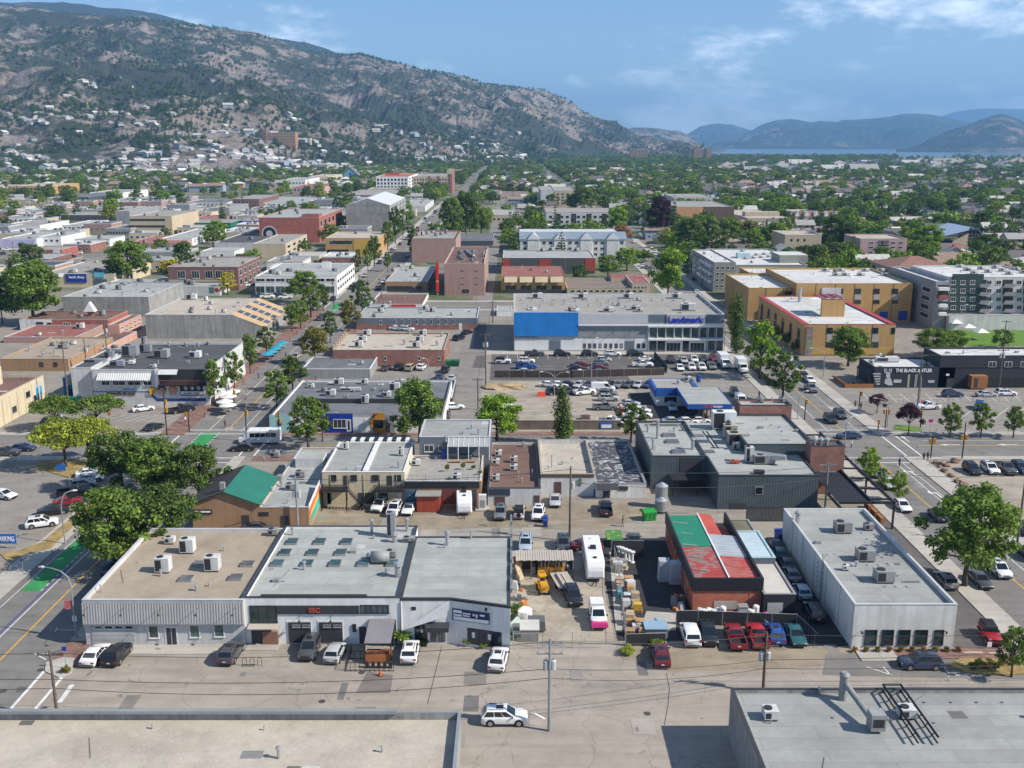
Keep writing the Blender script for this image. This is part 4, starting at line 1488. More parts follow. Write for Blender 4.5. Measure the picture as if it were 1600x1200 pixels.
  # the front row
A=B('workshop_building','grey block workshop with gravel roof and ribbed grey canopy on the street corner','building',128,380,938,1008,826,'greywhite','tan',.45)
mw=P('grey_ribbed_metal',(.36,.35,.345),.6,var=.08,sK=.12)
zt_,zb_=A.z-.25,fp(200,975,A.Y0-.4)[1]
b=MB();n=int((A.X1-A.X0)/.16)
for i in range(n):
 x0=A.X0+(A.X1-A.X0)*i/n;x1=A.X0+(A.X1-A.X0)*(i+1)/n
 d0,d1=(.0,.04)if i%2 else(.04,.0)
 b.face([(x0,A.Y0-.36-d0,zb_),(x1,A.Y0-.36-d1,zb_),(x1,A.Y0-.14-d1,zt_),(x0,A.Y0-.14-d0,zt_)])
b.face([(A.X0,A.Y0-.36,zb_),(A.X0,A.Y0-.14,zt_),(A.X0,A.Y0,zt_),(A.X0,A.Y0,zb_)])
b.face([(A.X1,A.Y0-.36,zb_),(A.X1,A.Y0,zb_),(A.X1,A.Y0,zt_),(A.X1,A.Y0-.14,zt_)])
b.bD('canopy',mw,A.o,True)
A.box(A.X0,A.Y0-.42,zb_-.14,A.X1,A.Y0,zb_-.002,f_grey,'canopy_soffit')
for u in(137,194,252,310,367):
 x,z=fp(u,956,A.Y0-.6)
 b=MB();b.tube([(x,A.Y0-.45,z+.5),(x,A.Y0-1.3,z+.55),(x,A.Y0-1.6,z+.2)],.03,5);b.tube([(x,A.Y0-1.6,z+.25),(x,A.Y0-1.68,z)],[.06,.18],8)
 b.bD('wall_lamp',mB,A.o,True)
gd=A.pN(145,978,212,1007,P('garage_door_grey',(.44,.44,.43),.6),'garage_door',.05)
for k in range(1,4):
 x0,z=fp(145,978+29*k/4,A.Y0);x1=fp(212,990,A.Y0)[0]
 wb(gd,'panel_joint',f_grey,x0,A.Y0-.062,z,x1,A.Y0-.05,z+.03)
for k in range(4):
 q=A.win(147+k*16,977,161+k*16,983,fW,gD,0,'door_light',A.Y0-.05)
A.win(233,977,249,997,fW,gG);A.win(297,976,313,996,fW,gG);A.win(335,975,351,995,fW,gG)
A.pN(259,979,279,1008,fW,'door_frame',.04)
A.pN(262,981,269,1008,m_door,'door',.06);A.pN(270,981,277,1008,gD,'door_leaf',.05)
A.box(A.X0+.02,A.Y0-2.2,-.04,A.X1,A.Y0,.1,mC,'entrance_step')
for u,v in((294,863),(256,893),(333,891)):A.uN(u,v,1.75,1.35,1.9)
for u,v in((291,906),(369,904),(387,883),(312,883)):A.sL(u,v,1.5,1.3,GLASS('smoked_glass',(.1,.09,.08),.2))
A.duct([(300,890,-.1),(420,851,-.1),(470,838,-.1)],.05,'gas_pipe',m_tyre)
A.vN(262,842,.5,.1);A.vN(350,861,.4,.1)
Bd=B('garage_building','white garage with rows of green skylights and two dark garage doors','building',380,625,934,1006,822,'white','light',.3,m_copd)
Bd.box(fp(407,931,Bd.Y0)[0],Bd.Y0-.05,Bd.z+.092,fp(573,931,Bd.Y0)[0],Bd.Y0+.3,Bd.z+.32,m_copd,'raised_parapet')
for k,u in enumerate((457,500,542)):Bd.sL(u,848,1.35,1.5)
for u in(446,489,533):Bd.sL(u,865,1.35,1.5)
for u in(434,480,524,568,613):Bd.sL(u,882,1.35,1.5)
Bd.duct([(580,870,.1),(608,870,.1)],.75,'duct_box',mV);Bd.duct([(575,868,0),(582,869,.1)],.4)
Bd.uN(612,838,1.1,1.1,3.4,mA);Bd.vN(581,832,1.6,.2);Bd.vN(636,830,1.6,.2);Bd.vN(622,901,1.3,.38);Bd.vN(603,897,.6,.08);Bd.vN(457,836,.9,.15);Bd.vN(617,847,.9,.3);Bd.uN(639,846,1.6,1,.6,mV)
Bd.win(391,946,434,972,fD,gG,2)
Bd.pN(434,946,561,959,m_door,'sign_band',.12)
Bd.pN(481,948,501,958,P('rust_panel',(.1,.02,.018),.7),'sign_panel',.15)
Bd.text('IISC',483,949.5,500,957,P('rust_letters',(.42,.1,.07),.6),Y=Bd.Y0-.1)
Bd.win(563,945,608,958,fD,g_blue,4)
for u0,u1 in((452,487),(500,536)):
 d=Bd.pN(u0-2,970,u1+1,1004,fW,'door_surround',.05)
 g_=Bd.pN(u0,972,u1,1004,m_door,'garage_door',.09)
 for k in range(1,5):
  x0,z=fp(u0,972+32*k/5,Bd.Y0);x1=fp(u1,990,Bd.Y0)[0]
  wb(g_,'panel_joint',fD,x0,Bd.Y0-.1,z,x1,Bd.Y0-.09,z+.03)
 for k in range(2):
  xa=u0+5+k*(u1-u0-4)/2
  Bd.win(xa,976,xa+12,980,f_grey,g_blue,0,'door_light',Bd.Y0-.09)
 x,z=fp((u0+u1)/2,968,Bd.Y0)
 b=MB();b.tube([(x,Bd.Y0,z+.5),(x,Bd.Y0-.5,z+.55),(x,Bd.Y0-.7,z+.2)],.03,5);b.tube([(x,Bd.Y0-.7,z+.25),(x,Bd.Y0-.72,z)],[.06,.2],8)
 b.bD('wall_lamp',mB,Bd.o,True)
Bd.awning(390,974,436,983,1.2,P('entrance_canopy',(.42,.38,.32),.7),'entrance_canopy')
Bd.pN(394,985,412,1007,m_door,'entrance_door',.05)
gt_=Bd.pN(412,985,436,1006,P('brown_gate',(.24,.13,.09),.8),'wooden_gate',.35)
Bd.box(fp(388,1006,Bd.Y0)[0],Bd.Y0-1.6,-.03,fp(438,1006,Bd.Y0)[0],Bd.Y0,.1,mC,'entrance_step')
Bd.pN(562,979,573,1005,m_door,'door',.05)
Bd.pN(551,975,557,987,mB,'wall_sign',.12)
Cd_z,CY=Bd.z-.05,Bd.Y0
x625,x704,x800=Bd.X1+.02,fp(704,934,CY)[0],fp(797,1000,CY)[0]+.3
Ce=at(797,947,Cd_z)
Cb=at(800,838,Cd_z).y
C=thing('showroom_building','white showroom with slanted front wall and long blue and white sign','building',(x625,CY,0))
OCC.append((x625,CY-3,x800,Cb))
poly=[(x625,CY),(x704,CY),(Ce.x,Ce.y),(Ce.x,Cb),(x625,Cb)]
b=MB();b.prism(poly,-.3,Cd_z-.3,0);b.bD('wall',WM['white'],C,True)
b=MB();b.prism([(poly[0][0]+.25,poly[0][1]+.25),(poly[1][0],poly[1][1]+.25),(Ce.x-.25,Ce.y+.28),(Ce.x-.25,Cb-.2),(x625+.25,Cb-.2)],Cd_z-.3,Cd_z-.12);b.bD('roof',RF['light'],C,True)
cp_=MB()
for(xa,ya),(xb,yb)in zip(poly,poly[1:]+poly[:1]):
 d=Vector((xb-xa,yb-ya)).normalized();n_=Vector((-d.y,d.x))
 cp_.prism([(xa-n_.x*.04,ya-n_.y*.04),(xb-n_.x*.04,yb-n_.y*.04),(xb+n_.x*.25,yb+n_.y*.25),(xa+n_.x*.25,ya+n_.y*.25)],Cd_z-.3,Cd_z+.002+.003*abs(d.x))
cp_.bD('coping',m_copd,C,True)
sl_d=Vector((Ce.x-x704,Ce.y-CY)).normalized();sl_a=math.atan2(sl_d.y,sl_d.x)
def on_slant(t,off,z):
 nrm=Vector((sl_d.y,-sl_d.x))
 L_=math.hypot(Ce.x-x704,Ce.y-CY)
 return Vector((x704+sl_d.x*L_*t+nrm.x*off,CY+sl_d.y*L_*t+nrm.y*off,z))
def slb(t0,t1,z0,z1,off,m,name,par=C):
 b=MB();A_,B_=on_slant(t0,0,z0),on_slant(t1,0,z0);C_,D_=on_slant(t1,off,z0),on_slant(t0,off,z0)
 b.prism([(D_.x,D_.y),(C_.x,C_.y),(B_.x,B_.y),(A_.x,A_.y)],z0,z1)
 return b.bD(name,m,par,True)
slb(.03,.66,3.15,4.55,.12,P('navy_sign',(.02,.03,.09),.5),'wall_sign')
slb(.05,.645,3.22,3.62,.14,m_let,'sign_stripe')
slb(.05,.19,3.7,4.4,.14,m_let,'sign_emblem')
slb(.0602,.182,3.95,4.1,.155,P('navy_sign',(.02,.03,.09)),'sign_wave')
for k,(t0,t1,z0,z1)in enumerate(((.21,.34,4.05,4.2),(.21,.33,3.78,3.93),(.38,.41,3.95,4.2),(.43,.46,3.75,4.2),(.5,.58,4.05,4.25))):
 slb(t0,t1,z0,z1,.14,m_let,'sign_text_bar')
slb(.58,.62,4.75,5.15,.05,fD,'vent_grille')
slb(.28,.86,.35,2.35,.04,fD,'window_frame')
for k in range(6):
 slb(.29+k*.095,.29+k*.095+.085,.45,2.25,.06,gD,'window')
for t in(.36,.63):slb(t,t+.05,1.2,1.9,.075,m_let,'window_poster')
def Cpanel(u0,v0,u1,v1,m,name,proud=.05):
 xa,za=fp(u0,v1,CY);xb,zb=fp(u1,v0,CY);xb=fp(u1,v1,CY)[0]
 b=MB();b.box(xa,CY-proud,max(.02,za),xb,CY,zb);return b.bD(name,m,C,True)
Cpanel(672,978,697,1003,f_grey,'door_frame',.06)
for u0,u1 in((674,683),(685,695)):
 dr=Cpanel(u0,980,u1,1002,gD,'glass_door',.08)
 for k in range(4):
  Cpanel(u0+1+k*2.4,981,u0+1.5+k*2.4,1001,f_grey,'door_bar',.1)
Cpanel(648,976,668,1003,fD,'window_frame',.04);Cpanel(650,978,666,1001,gD,'window',.06);Cpanel(643,948,650,953,fD,'vent_grille',.05)
Cpanel(658,983,661,988,m_let,'window_poster',.08)
b=MB();xa,z0=fp(666,980,CY);xb,z1=fp(702,972,CY)
b.box(xa,CY-1.5,z0+.1,xb,CY,z1);b.bD('door_canopy',P('dark_canopy',(.04,.042,.05),.6),C,True)
b=MB();p0,p1,p2=(xa-2.3,CY-.9,z0+.2),(fp(700,938,CY)[0],CY-.1,fp(700,938,CY)[1]),(fp(699,960,CY)[0],CY-.5,fp(699,960,CY)[1])
b.face([p0,p2,p1]);b.face([(p1[0],p1[1]+.01,p1[2]),(p2[0],p2[1]+.01,p2[2]),(p0[0],p0[1]+.01,p0[2])])
b.bD('shade_sail',P('sail_cloth',(.5,.51,.53),.8),C,True)
b=MB();b.box(Ce.x-1.6,Ce.y-.2,0,Ce.x-1.5,Ce.y,.01)
for k in range(6):
 b=MB();xx=Ce.x;yy=Ce.y+4+k*4.2
 b.box(xx-.02,yy,Cd_z-.28,xx+.25,yy+2.9,Cd_z+.25);b.bD('parapet_panel',P('parapet_steel',(.17,.19,.2),.6),C,True)
for u,v,h_,r_ in((699,852,1.6,.25),(736,842,1.,.12),(695,856,.6,.1)):
 p=at(u,v,Cd_z-.12);put('vent_pipe',vmesh(h_,r_),C,(p.x-C.location.x,p.y-C.location.y,Cd_z-.12))
wt(C,'downpipe',mW,[(x625+.1,CY-.08,.1),(x625+.1,CY-.08,Cd_z-.4)],.07,6)
Lb=B('office_building','pale stucco flat-roofed building with five dark front windows','building',1336,1496,945,1014,795,'offwhite','grey',.45)
for u0,u1 in((1350,1369),(1376,1395),(1402,1421),(1428,1448),(1458,1473)):Lb.win(u0,984,u1,1007,fD,GLASS('dark_glass',(.02,.045,.05)),0)
for u,v in((1316,831),(1351,875),(1380,908)):Lb.uN(u,v,2.1,1.7,1.5,mV)
Lb.uN(1321,891,.8,.6,.7)
Lb.vN(1246,817,1.2,.3,True)
for k in range(9):
 Lb.vN(1347+k*8,833+k*9.6,.16,.13,False)
for k in range(3):Lb.vN(1383+k*17,917,.12,.12,False);Lb.vN(1355+k*17,883,.12,.12,False)
Lb.duct([(1345,826,-.2),(1420,917,-.2)],.05,'gas_pipe',mV)
for u in(1345,1477):
 x,z=fp(u,986,Lb.Y0);b=MB();b.tube([(x,Lb.Y0,z),(x,Lb.Y0-.35,z+.05)],.04,5);b.tube([(x,Lb.Y0-.35,z+.12),(x,Lb.Y0-.38,z-.15)],[.08,.14],6);b.bD('wall_lamp',mB,Lb.o,True)
for k in range(1,6):
 yy=Lb.Y0+(Lb.Y1-Lb.Y0)*k/6
 Lb.box(Lb.X0-.03,yy-.05,0,Lb.X0,yy+.05,Lb.z-.1,f_grey,'wall_joint')
b=MB()
yy=Lb.Y0+11.5
for s_ in(-.25,.25):b.tube([(Lb.X0-.18,yy+s_,.3),(Lb.X0-.18,yy+s_,Lb.z+1.1),(Lb.X0+.4,yy+s_,Lb.z+1.1)],.03,5)
for k in range(17):b.tube([(Lb.X0-.18,yy-.25,.6+k*.32),(Lb.X0-.18,yy+.25,.6+k*.32)],.02,4)
for k in range(6):
 zz_=2.4+k*.65
 b.tube([(Lb.X0-.18,yy-.25,zz_),(Lb.X0-.55,yy-.38,zz_),(Lb.X0-.9,yy,zz_),(Lb.X0-.55,yy+.38,zz_),(Lb.X0-.18,yy+.25,zz_)],.018,4)
b.bD('caged_ladder',mB,Lb.o,True)
Mb=B('flat_roof_building','flat grey roof with metal exhaust duct and dark steel frame at the lower right','building',0,0,0,0,0,'concrete','grey',.35,m_copd,xyz=(at(1142,1077,5.2).x+.0,at(1500,1078,5.2).x+26,68.,at(800,1076,5.2).y,5.2))
zr=Mb.z-Mb.par
p0,p1,p2=at(1330,1058,zr+2.2),at(1347,1085,zr+1.3),at(1355,1115,zr+.5)
b=MB();yb_=Mb.Y1-1.3
b.tube([(p1.x-1.3,yb_,zr),(p1.x-1.3,yb_,zr+2.6)],.42,12);b.tube([(p1.x-1.3,yb_,zr+2.6),(p1.x-1.3,yb_,zr+2.85)],[.5,.3],12)
b.tube([(p1.x-1.2,yb_-.1,zr+1.7),(p2.x-.2,yb_-4.6,zr+.9)],.3,10)
b.bD('exhaust_duct',mV,Mb.o,True,smooth=False)
x_,y_=p2.x+.1,yb_-5.2
Mb.box(x_-.65,y_-.7,zr+.3,x_+.65,y_+.6,zr+1.9,mV,'fan_housing')
Mb.box(x_-.5,y_-.72,zr+.7,x_+.5,y_-.7,zr+1.5,m_fan,'fan_grille')
fx=at(1380,1085,zr).x
b=MB()
for s_ in(0,1.7):
 b.tube([(fx+s_,Mb.Y1-.2,zr+.9),(fx+s_,78,zr+.9)],.13,4);b.tube([(fx+s_,Mb.Y1-.2,zr+.3),(fx+s_,78,zr+.3)],.1,4)
 for k in range(6):b.tube([(fx+s_,Mb.Y1-.2-(Mb.Y1-78.2)*k/6,zr),(fx+s_,Mb.Y1-.2-(Mb.Y1-78.2)*(k+.5)/6,zr+.9)],.06,4)
b.tube([(fx,Mb.Y1-.2,zr+.9),(fx+1.7,Mb.Y1-.2,zr+.9)],.13,4)
b.bD('steel_frame',mB,Mb.o,True)
for u,v in((1416,1120),(1203,1122)):
 p=at(u,v,zr);a_,f_=umesh(1.3,1.3,1.,mU);o_=put('rooftop_unit',a_,Mb.o,Mb.loc(p.x,p.y,zr));put('fan',f_,o_)
for u,v in((1280,1084),(1445,1098),(1487,1098),(1527,1098),(1567,1098),(1302,1122),(1460,1130)):Mb.vN(u,v,.5 if u==1280 else .14,.12,u==1280)
Nb=B('low_roof_building','low flat roof with a long grey parapet along the bottom edge','building',0,0,0,0,0,'concrete','beige',.7,P('sheet_coping',(.3,.32,.33),.5,metal=.3),xyz=(-78,at(720,1112,3.6).x,70,at(400,1112,3.6).y,3.6))
Nb.box(-50,Nb.Y1-.6,Nb.z+.091,Nb.X1-6,Nb.Y1-.1,Nb.z+.4,P('sheet_coping',(.3,.32,.33)),'parapet_rail')
zb=4.
pD=at(296,788,zb);Yf=at(350,828).y
xl=fp(296,788,Yf)[0];zE=fp(296,788,Yf)[1];xr=fp(406,793,Yf)[0];xm,zR=fp(350,768,Yf)
Yk=at(382,727,zR).y
D=thing('gabled_shop','brown gabled shop with green metal roof on one slope','building',((xl+xr)/2,Yf,0))
OCC.append((xl-1,Yf-1,xr+1,Yk+1))
b=MB();b.face([(xl+.3,Yf,-.2),(xr,Yf,-.2),(xr,Yf,zE-.1),(xm,Yf,zR-.1),(xl+.3,Yf,zE-.1)])
b.face([(xr,Yk,-.2),(xl+.3,Yk,-.2),(xl+.3,Yk,zE-.1),(xm,Yk,zR-.1),(xr,Yk,zE-.1)])
b.face([(xl+.3,Yk,-.2),(xl+.3,Yf,-.2),(xl+.3,Yf,zE-.1),(xl+.3,Yk,zE-.1)]);b.face([(xr,Yf,-.2),(xr,Yk,-.2),(xr,Yk,zE-.1),(xr,Yf,zE-.1)])
b.bD('wall',WM['brown'],D,True)
def slope(xa,za,xb,zb_,m,name,par,ya,yb,t=.12):
 b=MB();b.loft([[(xa,ya,za),(xb,ya,zb_),(xb,ya,zb_+t),(xa,ya,za+t)],[(xa,yb,za),(xb,yb,zb_),(xb,yb,zb_+t),(xa,yb,za+t)]])
 return b.bD(name,m,par,True)
slope(xl-.3,zE-.12,xm,zR,P('black_shingle',(.045,.045,.05),.9),'black_roof',D,Yf-.4,Yk)
rg=slope(xm,zR,xr+.2,zE-.02,WAVY('green_metal_roof',(.02,.155,.105),period=.9,axis='Y',rough=.5,metal=.0,depth=.2),'green_roof',D,Yf-.4,Yk)
wb(D,'chimney',WM['concrete'],xm-.9,Yf+1,zR-.6,xm-.2,Yf+1.6,zR+1.)
b=MB();x0,z0=fp(302,803,Yf);x1,z1=fp(331,796,Yf);b.box(x0,Yf-.1,z0,x1,Yf,z1);b.bD('wall_sign',mB,D,True)
wb(D,'sign_letter_bar',m_let,x0+.2,Yf-.12,z0+.25,x1-.2,Yf-.1,z1-.2)
b=MB();x0,z0=fp(379,824,Yf);x1,z1=fp(389,805,Yf);b.box(x0,Yf-.05,.02,x1,Yf,z1);b.bD('door',m_door,D,True)
wt(D,'ramp_rail',mB,[(x0-2.4,Yf-.1,.9),(x0-2.4,Yf-1.2,.9),(x0,Yf-1.2,1.6),(x0,Yf-.1,1.6)],.04,5)
D2=B('flat_annex','grey flat-roofed shop beside the green roof with colourful painted side wall','building',406,482,793,828,700,'brown','light',.15)
D2.pN(440,806,452,826,m_door,'door');D2.pN(405,800,420,806,fD,'wall_panel')
D2.roofbox(462,505,731,706,1.6,WM['greywhite'],'roof_house',RF['light'])
for u,v in((430,714),(455,765),(434,752),(470,745)):D2.uN(u,v,1.5,1.2,1.,mV)
for u,v in((412,722),(447,735),(440,760),(425,770)):D2.vN(u,v,.7,.16)
sgn=MB();x_=D2.X1;
mural_y=[(D2.Y0+.1,D2.Y0+8.5)]
cols=[(.65,.62,.55),(.55,.12,.06),(.6,.35,.06),(.03,.35,.35),(.1,.42,.28)]
ya,yb=D2.Y0+.1,D2.Y0+9
for k,cc in enumerate(cols):
 b=MB()
 zz0=.1+k*.65
 b.face([(x_+.02+k*.004,ya+(yb-ya)*max(0,.1*k-.05),4.-k*.78),(x_+.02+k*.004,yb-k*.5,4.6-k*.8+.3),(x_+.02+k*.004,yb-.2,3.4-k*.75+.4),(x_+.02+k*.004,ya+.3,3.-k*.65)][::-1])
 b.face([(x_+.03+k*.004,ya+(yb-ya)*max(0,.1*k-.05),4.-k*.78),(x_+.03+k*.004,yb-k*.5,4.6-k*.8+.3),(x_+.03+k*.004,yb-.2,3.4-k*.75+.4),(x_+.03+k*.004,ya+.3,3.-k*.65)])
 b.bD('mural_band',P('mural_paint_%d'%k,cc,.8),D2.o,True)
E=B('duplex_shop','cream two-storey duplex with grey roof halves and black rear stairs','building',503,632,738,791,691,'cream','grey',.12,fW)
xm=fp(570,738,E.Y0)[0]
E.box(xm-.35,E.Y0+.3,E.z-.12,xm+.35,E.Y1-.3,E.z+.3,mW,'party_wall')
ys_=E.Y1+.05
for k in range(14):
 x0=E.X0+1.2+k*(E.X1-E.X0-2)/14
 E.box(x0,ys_,E.z-.1,x0+(E.X1-E.X0-2)/14-.02,ys_+1.9,E.z+.35,mW if k%2 else mB,'awning_stripe')
E.uN(541,702,.8,.8,1.3);E.uN(627,712,.8,.8,1.3)
for u in(521,553,586,622):E.win(u-5,742,u+5,751,fD,gD,1)
for u in(541,609):E.pN(u-4,743,u+4,758,m_door,'door',.05)
zd=fp(520,760,E.Y0)[1]
for x0,x1 in((E.X0,fp(545,760,E.Y0)[0]),(fp(588,760,E.Y0)[0],E.X1)):
 E.box(x0,E.Y0-2.2,zd-.2,x1,E.Y0,zd,mB,'balcony_deck')
 b=MB()
 b.tube([(x0,E.Y0-2.15,zd+1.),(x1,E.Y0-2.15,zd+1.)],.05,4)
 n=int((x1-x0)/.22)
 for k in range(n+1):b.box(x0+(x1-x0)*k/n-.05,E.Y0-2.18,zd,x0+(x1-x0)*k/n+.05,E.Y0-2.12,zd+1.)
 b.bD('balcony_railing',P('black_stain',(.028,.025,.024),.8),E.o,True)
 for xx in(x0+.1,x1-.1):
  E.box(xx-.09,E.Y0-2.15,0,xx+.09,E.Y0-1.97,zd-.2,mB,'balcony_post')
for sgn_,u in((1,545),(-1,588)):
 x0=fp(u,760,E.Y0)[0]
 b=MB()
 for k in range(12):
  xx=x0+sgn_*k*.22
  b.box(xx,E.Y0-2.1,zd-.2-k*.26,xx+sgn_*.3,E.Y0-1.1,zd-.14-k*.26)
 b.tube([(x0,E.Y0-2.12,zd+.9),(x0+sgn_*2.6,E.Y0-2.12,zd-2.2)],.05,4)
 b.bD('stair_flight',P('black_stain',(.028,.025,.024)),E.o,True)
for u0,u1,mm in((507,516,f_tan),(512,518,m_door),(560,585,m_door),(592,606,m_door),(620,628,fW)):E.pN(u0,770,u1,787,mm,'ground_door',.05)
for k in range(5):
 xx=E.X0+(E.X1-E.X0)*(k+.5)/5
 wt(E.o,'downpipe',f_tan,[(xx,E.Y0-.06,E.z-.3),(xx+.05,E.Y0-.06,1)],.05,5)
F_=B('terrace_building','low shop with roof terrace, rusty lower wall and black slatted parapet','building',632,752,752,793,712,'brown','concrete',.1)
F_.pN(633,753,749,763,mB,'slat_band',.08)
F_.pN(634,765,655,790,P('graffiti_blue',(.04,.1,.17),.8,sT=(.25,.38,.45),sA=.8,sS=.8),'painted_panel',.07)
gr=F_.pN(636,767,653,778,P('graffiti_rust',(.2,.06,.05),.8),'rust_panel',.05)
F_.text('CAVE',637,773,654,781,P('graffiti_ink',(.1,.22,.3),.7),Y=F_.Y0,name='graffiti')
p=at(672,793)
F_.box(p.x-1.9,F_.Y0-2.2,-.05,p.x+1.7,F_.Y0,2.7,P('red_shed',(.33,.06,.03),.75,sK=.25),'red_shed')
F_.box(p.x-2.1,F_.Y0-2.5,2.702,p.x+1.9,F_.Y0,2.86,RF['concrete'],'shed_roof')
F_.pN(692,764,716,787,P('rust_door',(.16,.05,.04),.8),'rust_door',.1);F_.pN(716,765,745,793,m_door,'dark_door',.1)
b=MB()
for k in range(14):
 x0=F_.X0+.3+k*(F_.X1-F_.X0-.6)/13
 b.tube([(x0,F_.Y0+.15,F_.z),(x0,F_.Y0+.15,F_.z+1.)],.035,4)
b.tube([(F_.X0+.3,F_.Y0+.15,F_.z+1.),(F_.X1-.3,F_.Y0+.15,F_.z+1.)],.03,4)
b.bD('terrace_rail',f_grey,F_.o,True)
for u,v in((714,750),(650,727)):F_.uN(u,v,1.3,1.,1.)
F_.vN(666,750,.6,.1)
G_=B('terrace_house','dark blue upper flat with grey roof and slanted glass sunroom','building',655,766,692,716,671,'slateblue','grey',.1,xyz=(fp(655,692,F_.Y1)[0],fp(766,692,F_.Y1)[0],F_.Y1+.05,F_.Y1+11,F_.z+3.3))
G_.win(663,695,678,706,fW,gD,1);G_.win(685,696,692,705,fW,gD)
x0,x1=fp(701,700,G_.Y0)[0],fp(765,700,G_.Y0)[0]
for k in range(8):
 a_,c_=x0+(x1-x0)*k/8,x0+(x1-x0)*(k+1)/8
 b=MB();b.loft([[(a_+.03,G_.Y0-2.6,G_.z-.95),(c_-.03,G_.Y0-2.6,G_.z-.95),(c_-.03,G_.Y0-2.6,G_.z-.9),(a_+.03,G_.Y0-2.6,G_.z-.9)],[(a_+.03,G_.Y0,G_.z-.15),(c_-.03,G_.Y0,G_.z-.15),(c_-.03,G_.Y0,G_.z-.1),(a_+.03,G_.Y0,G_.z-.1)]])
 b.bD('roof_panel',P('sunroom_panel',(.34,.36,.35),.25,spec=.6),G_.o,True)
for k in range(9):
 a_=x0+(x1-x0)*k/8
 b=MB();b.tube([(a_,G_.Y0-2.62,G_.z-.87),(a_,G_.Y0,G_.z-.05)],.05,4)
 if k%2==0:b.tube([(a_,G_.Y0-2.6,F_.z),(a_,G_.Y0-2.6,G_.z-.9)],.06,4)
 b.bD('roof_bar',fW,G_.o,True)
G_.vN(697,690,.7,.2)
G2=B('brown_roof_shop','low block shop with brown gravel roof between terrace and tan roof','building',762,845,763,790,690,'greywhite','brown',.5,m_copd)
G2.pN(763,764,797,774,P('dark_shutter',(.04,.05,.07),.7),'wall_panel',.1);G2.pN(773,776,789,790,P('brown_door',(.11,.06,.05),.8),'door',.06);G2.pN(834,774,843,789,P('brown_door',(.11,.06,.05)),'door',.06)
for u,v in((775,726),(779,712),(803,722),(803,735),(775,751)):G2.uN(u,v,1.2,1.,1.)
G2.vN(815,754,.6,.12);G2.vN(818,698,.6,.2)
H2=B('tan_roof_shop','low block shop with bare tan roof and brown door','building',845,930,741,775,687,'greywhite','beige',.7,m_copt)
H2.pN(846,741,928,746,P('brown_fascia',(.1,.065,.055),.8),'fascia',.06);H2.pN(866,753,877,772,P('brown_door',(.11,.06,.05)),'door',.06)
H2.vN(862,730,2.,.09);H2.vN(857,733,.5,.1)
mott=NT('mottled_tar');p_=mott.pos();nn=mott.noise(p_,.55,7,.7,1.8)
mott.l(mott.mix(mott.rng(nn,.5,.62,0,.9,True),(.045,.045,.06),(.5,.5,.5)),mott.b.inputs['Base Color']);mott.b.inputs['Roughness'].default_value=.75
I2=B('mottled_roof_shop','low white block building with streaked black and white tar roof','building',931,1010,756,778,687,'offwhite',mott.m,.25,f_grey)
I2.awning(932,755,966,765,1.,P('dark_canopy',(.04,.042,.05)),'door_canopy');I2.pN(942,767,953,778,m_door,'door',.06);I2.pN(967,760,981,766,m_door,'vent_panel',.1)
J=B('brewery_building','large dark teal metal-clad pub with many roof units','building',1018,1104,713,791,658,'teal','light',.35,m_copd,fp(1200,743,at(800,796).y)[1])
yJ2=at(1200,796).y;zJ=J.z
J2=thing('brewery_wing','dark teal front wing of the pub with one small square window','building',(J.X1,yJ2,0))
OCC.append((J.X1,yJ2,fp(1280,743,yJ2)[0],J.Y1))
xJ1=fp(1280,743,yJ2)[0];Jb=at(800,660,zJ).y
wb(J2,'wall',[WM['teal'],RF['light']],J.X1+.003,yJ2,-.3,xJ1,Jb,zJ-.1,0,1)
cpj=MB();cpj.box(J.X1-.04,yJ2-.05,zJ-.1,xJ1+.05,yJ2+.25,zJ+.09);cpj.box(J.X1-.02,yJ2+.25,zJ-.1,J.X1+.25,J.Y0-.05,zJ+.085);cpj.box(xJ1-.25,yJ2+.25,zJ-.1,xJ1+.04,Jb,zJ+.088);cpj.bD('coping',m_copd,J2,True)
def J2panel(u0,v0,u1,v1,m,name,proud=.06):
 xa,za=fp(u0,v1,yJ2);xb,zb=fp(u1,v0,yJ2)
 b=MB();b.box(xa,yJ2-proud,max(.02,za),xb,yJ2,zb);return b.bD(name,m,J2,True)
J2panel(1179,760,1193,773,f_grey,'window_frame',.05);J2panel(1180.5,761.5,1191.5,771.5,gD,'window',.07)
J2panel(1140,786,1166,808,m_door,'loading_door',.06)
for u,v in((1045,681),(1050,691),(1090,683),(1100,692),(1060,707),(1106,708)):J.sL(u,v,2.2,1.6,GLASS('smoked_glass',(.1,.09,.08)),mV)
b=MB()
for(u0,v0,u1,v1)in((1007,664,1066,664),(1066,664,1072,672),(1072,672,1112,672),(1098,674,1117,701),(1104,674,1123,701),(1110,700,1130,700)):
 b.tube([tuple(at(u0,v0,zJ-.1)),tuple(at(u1,v1,zJ-.1))],.12,5)
b.bD('roof_pipe',mB,J.o,True)
J.vN(1027,685,3.2,.25,False);J.vN(1012,675,1.,.2);J.vN(1020,702,1.6,.18);J.vN(1082,702,1.6,.3)
def Junit(u,v,w,d,h,m,nm='rooftop_unit'):
 p=at(u,v,zJ-.1);a_,f_=umesh(w,d,h,m);o_=put(nm,a_,J2,(p.x-J2.location.x,p.y-yJ2,zJ-.1));put('fan',f_,o_)
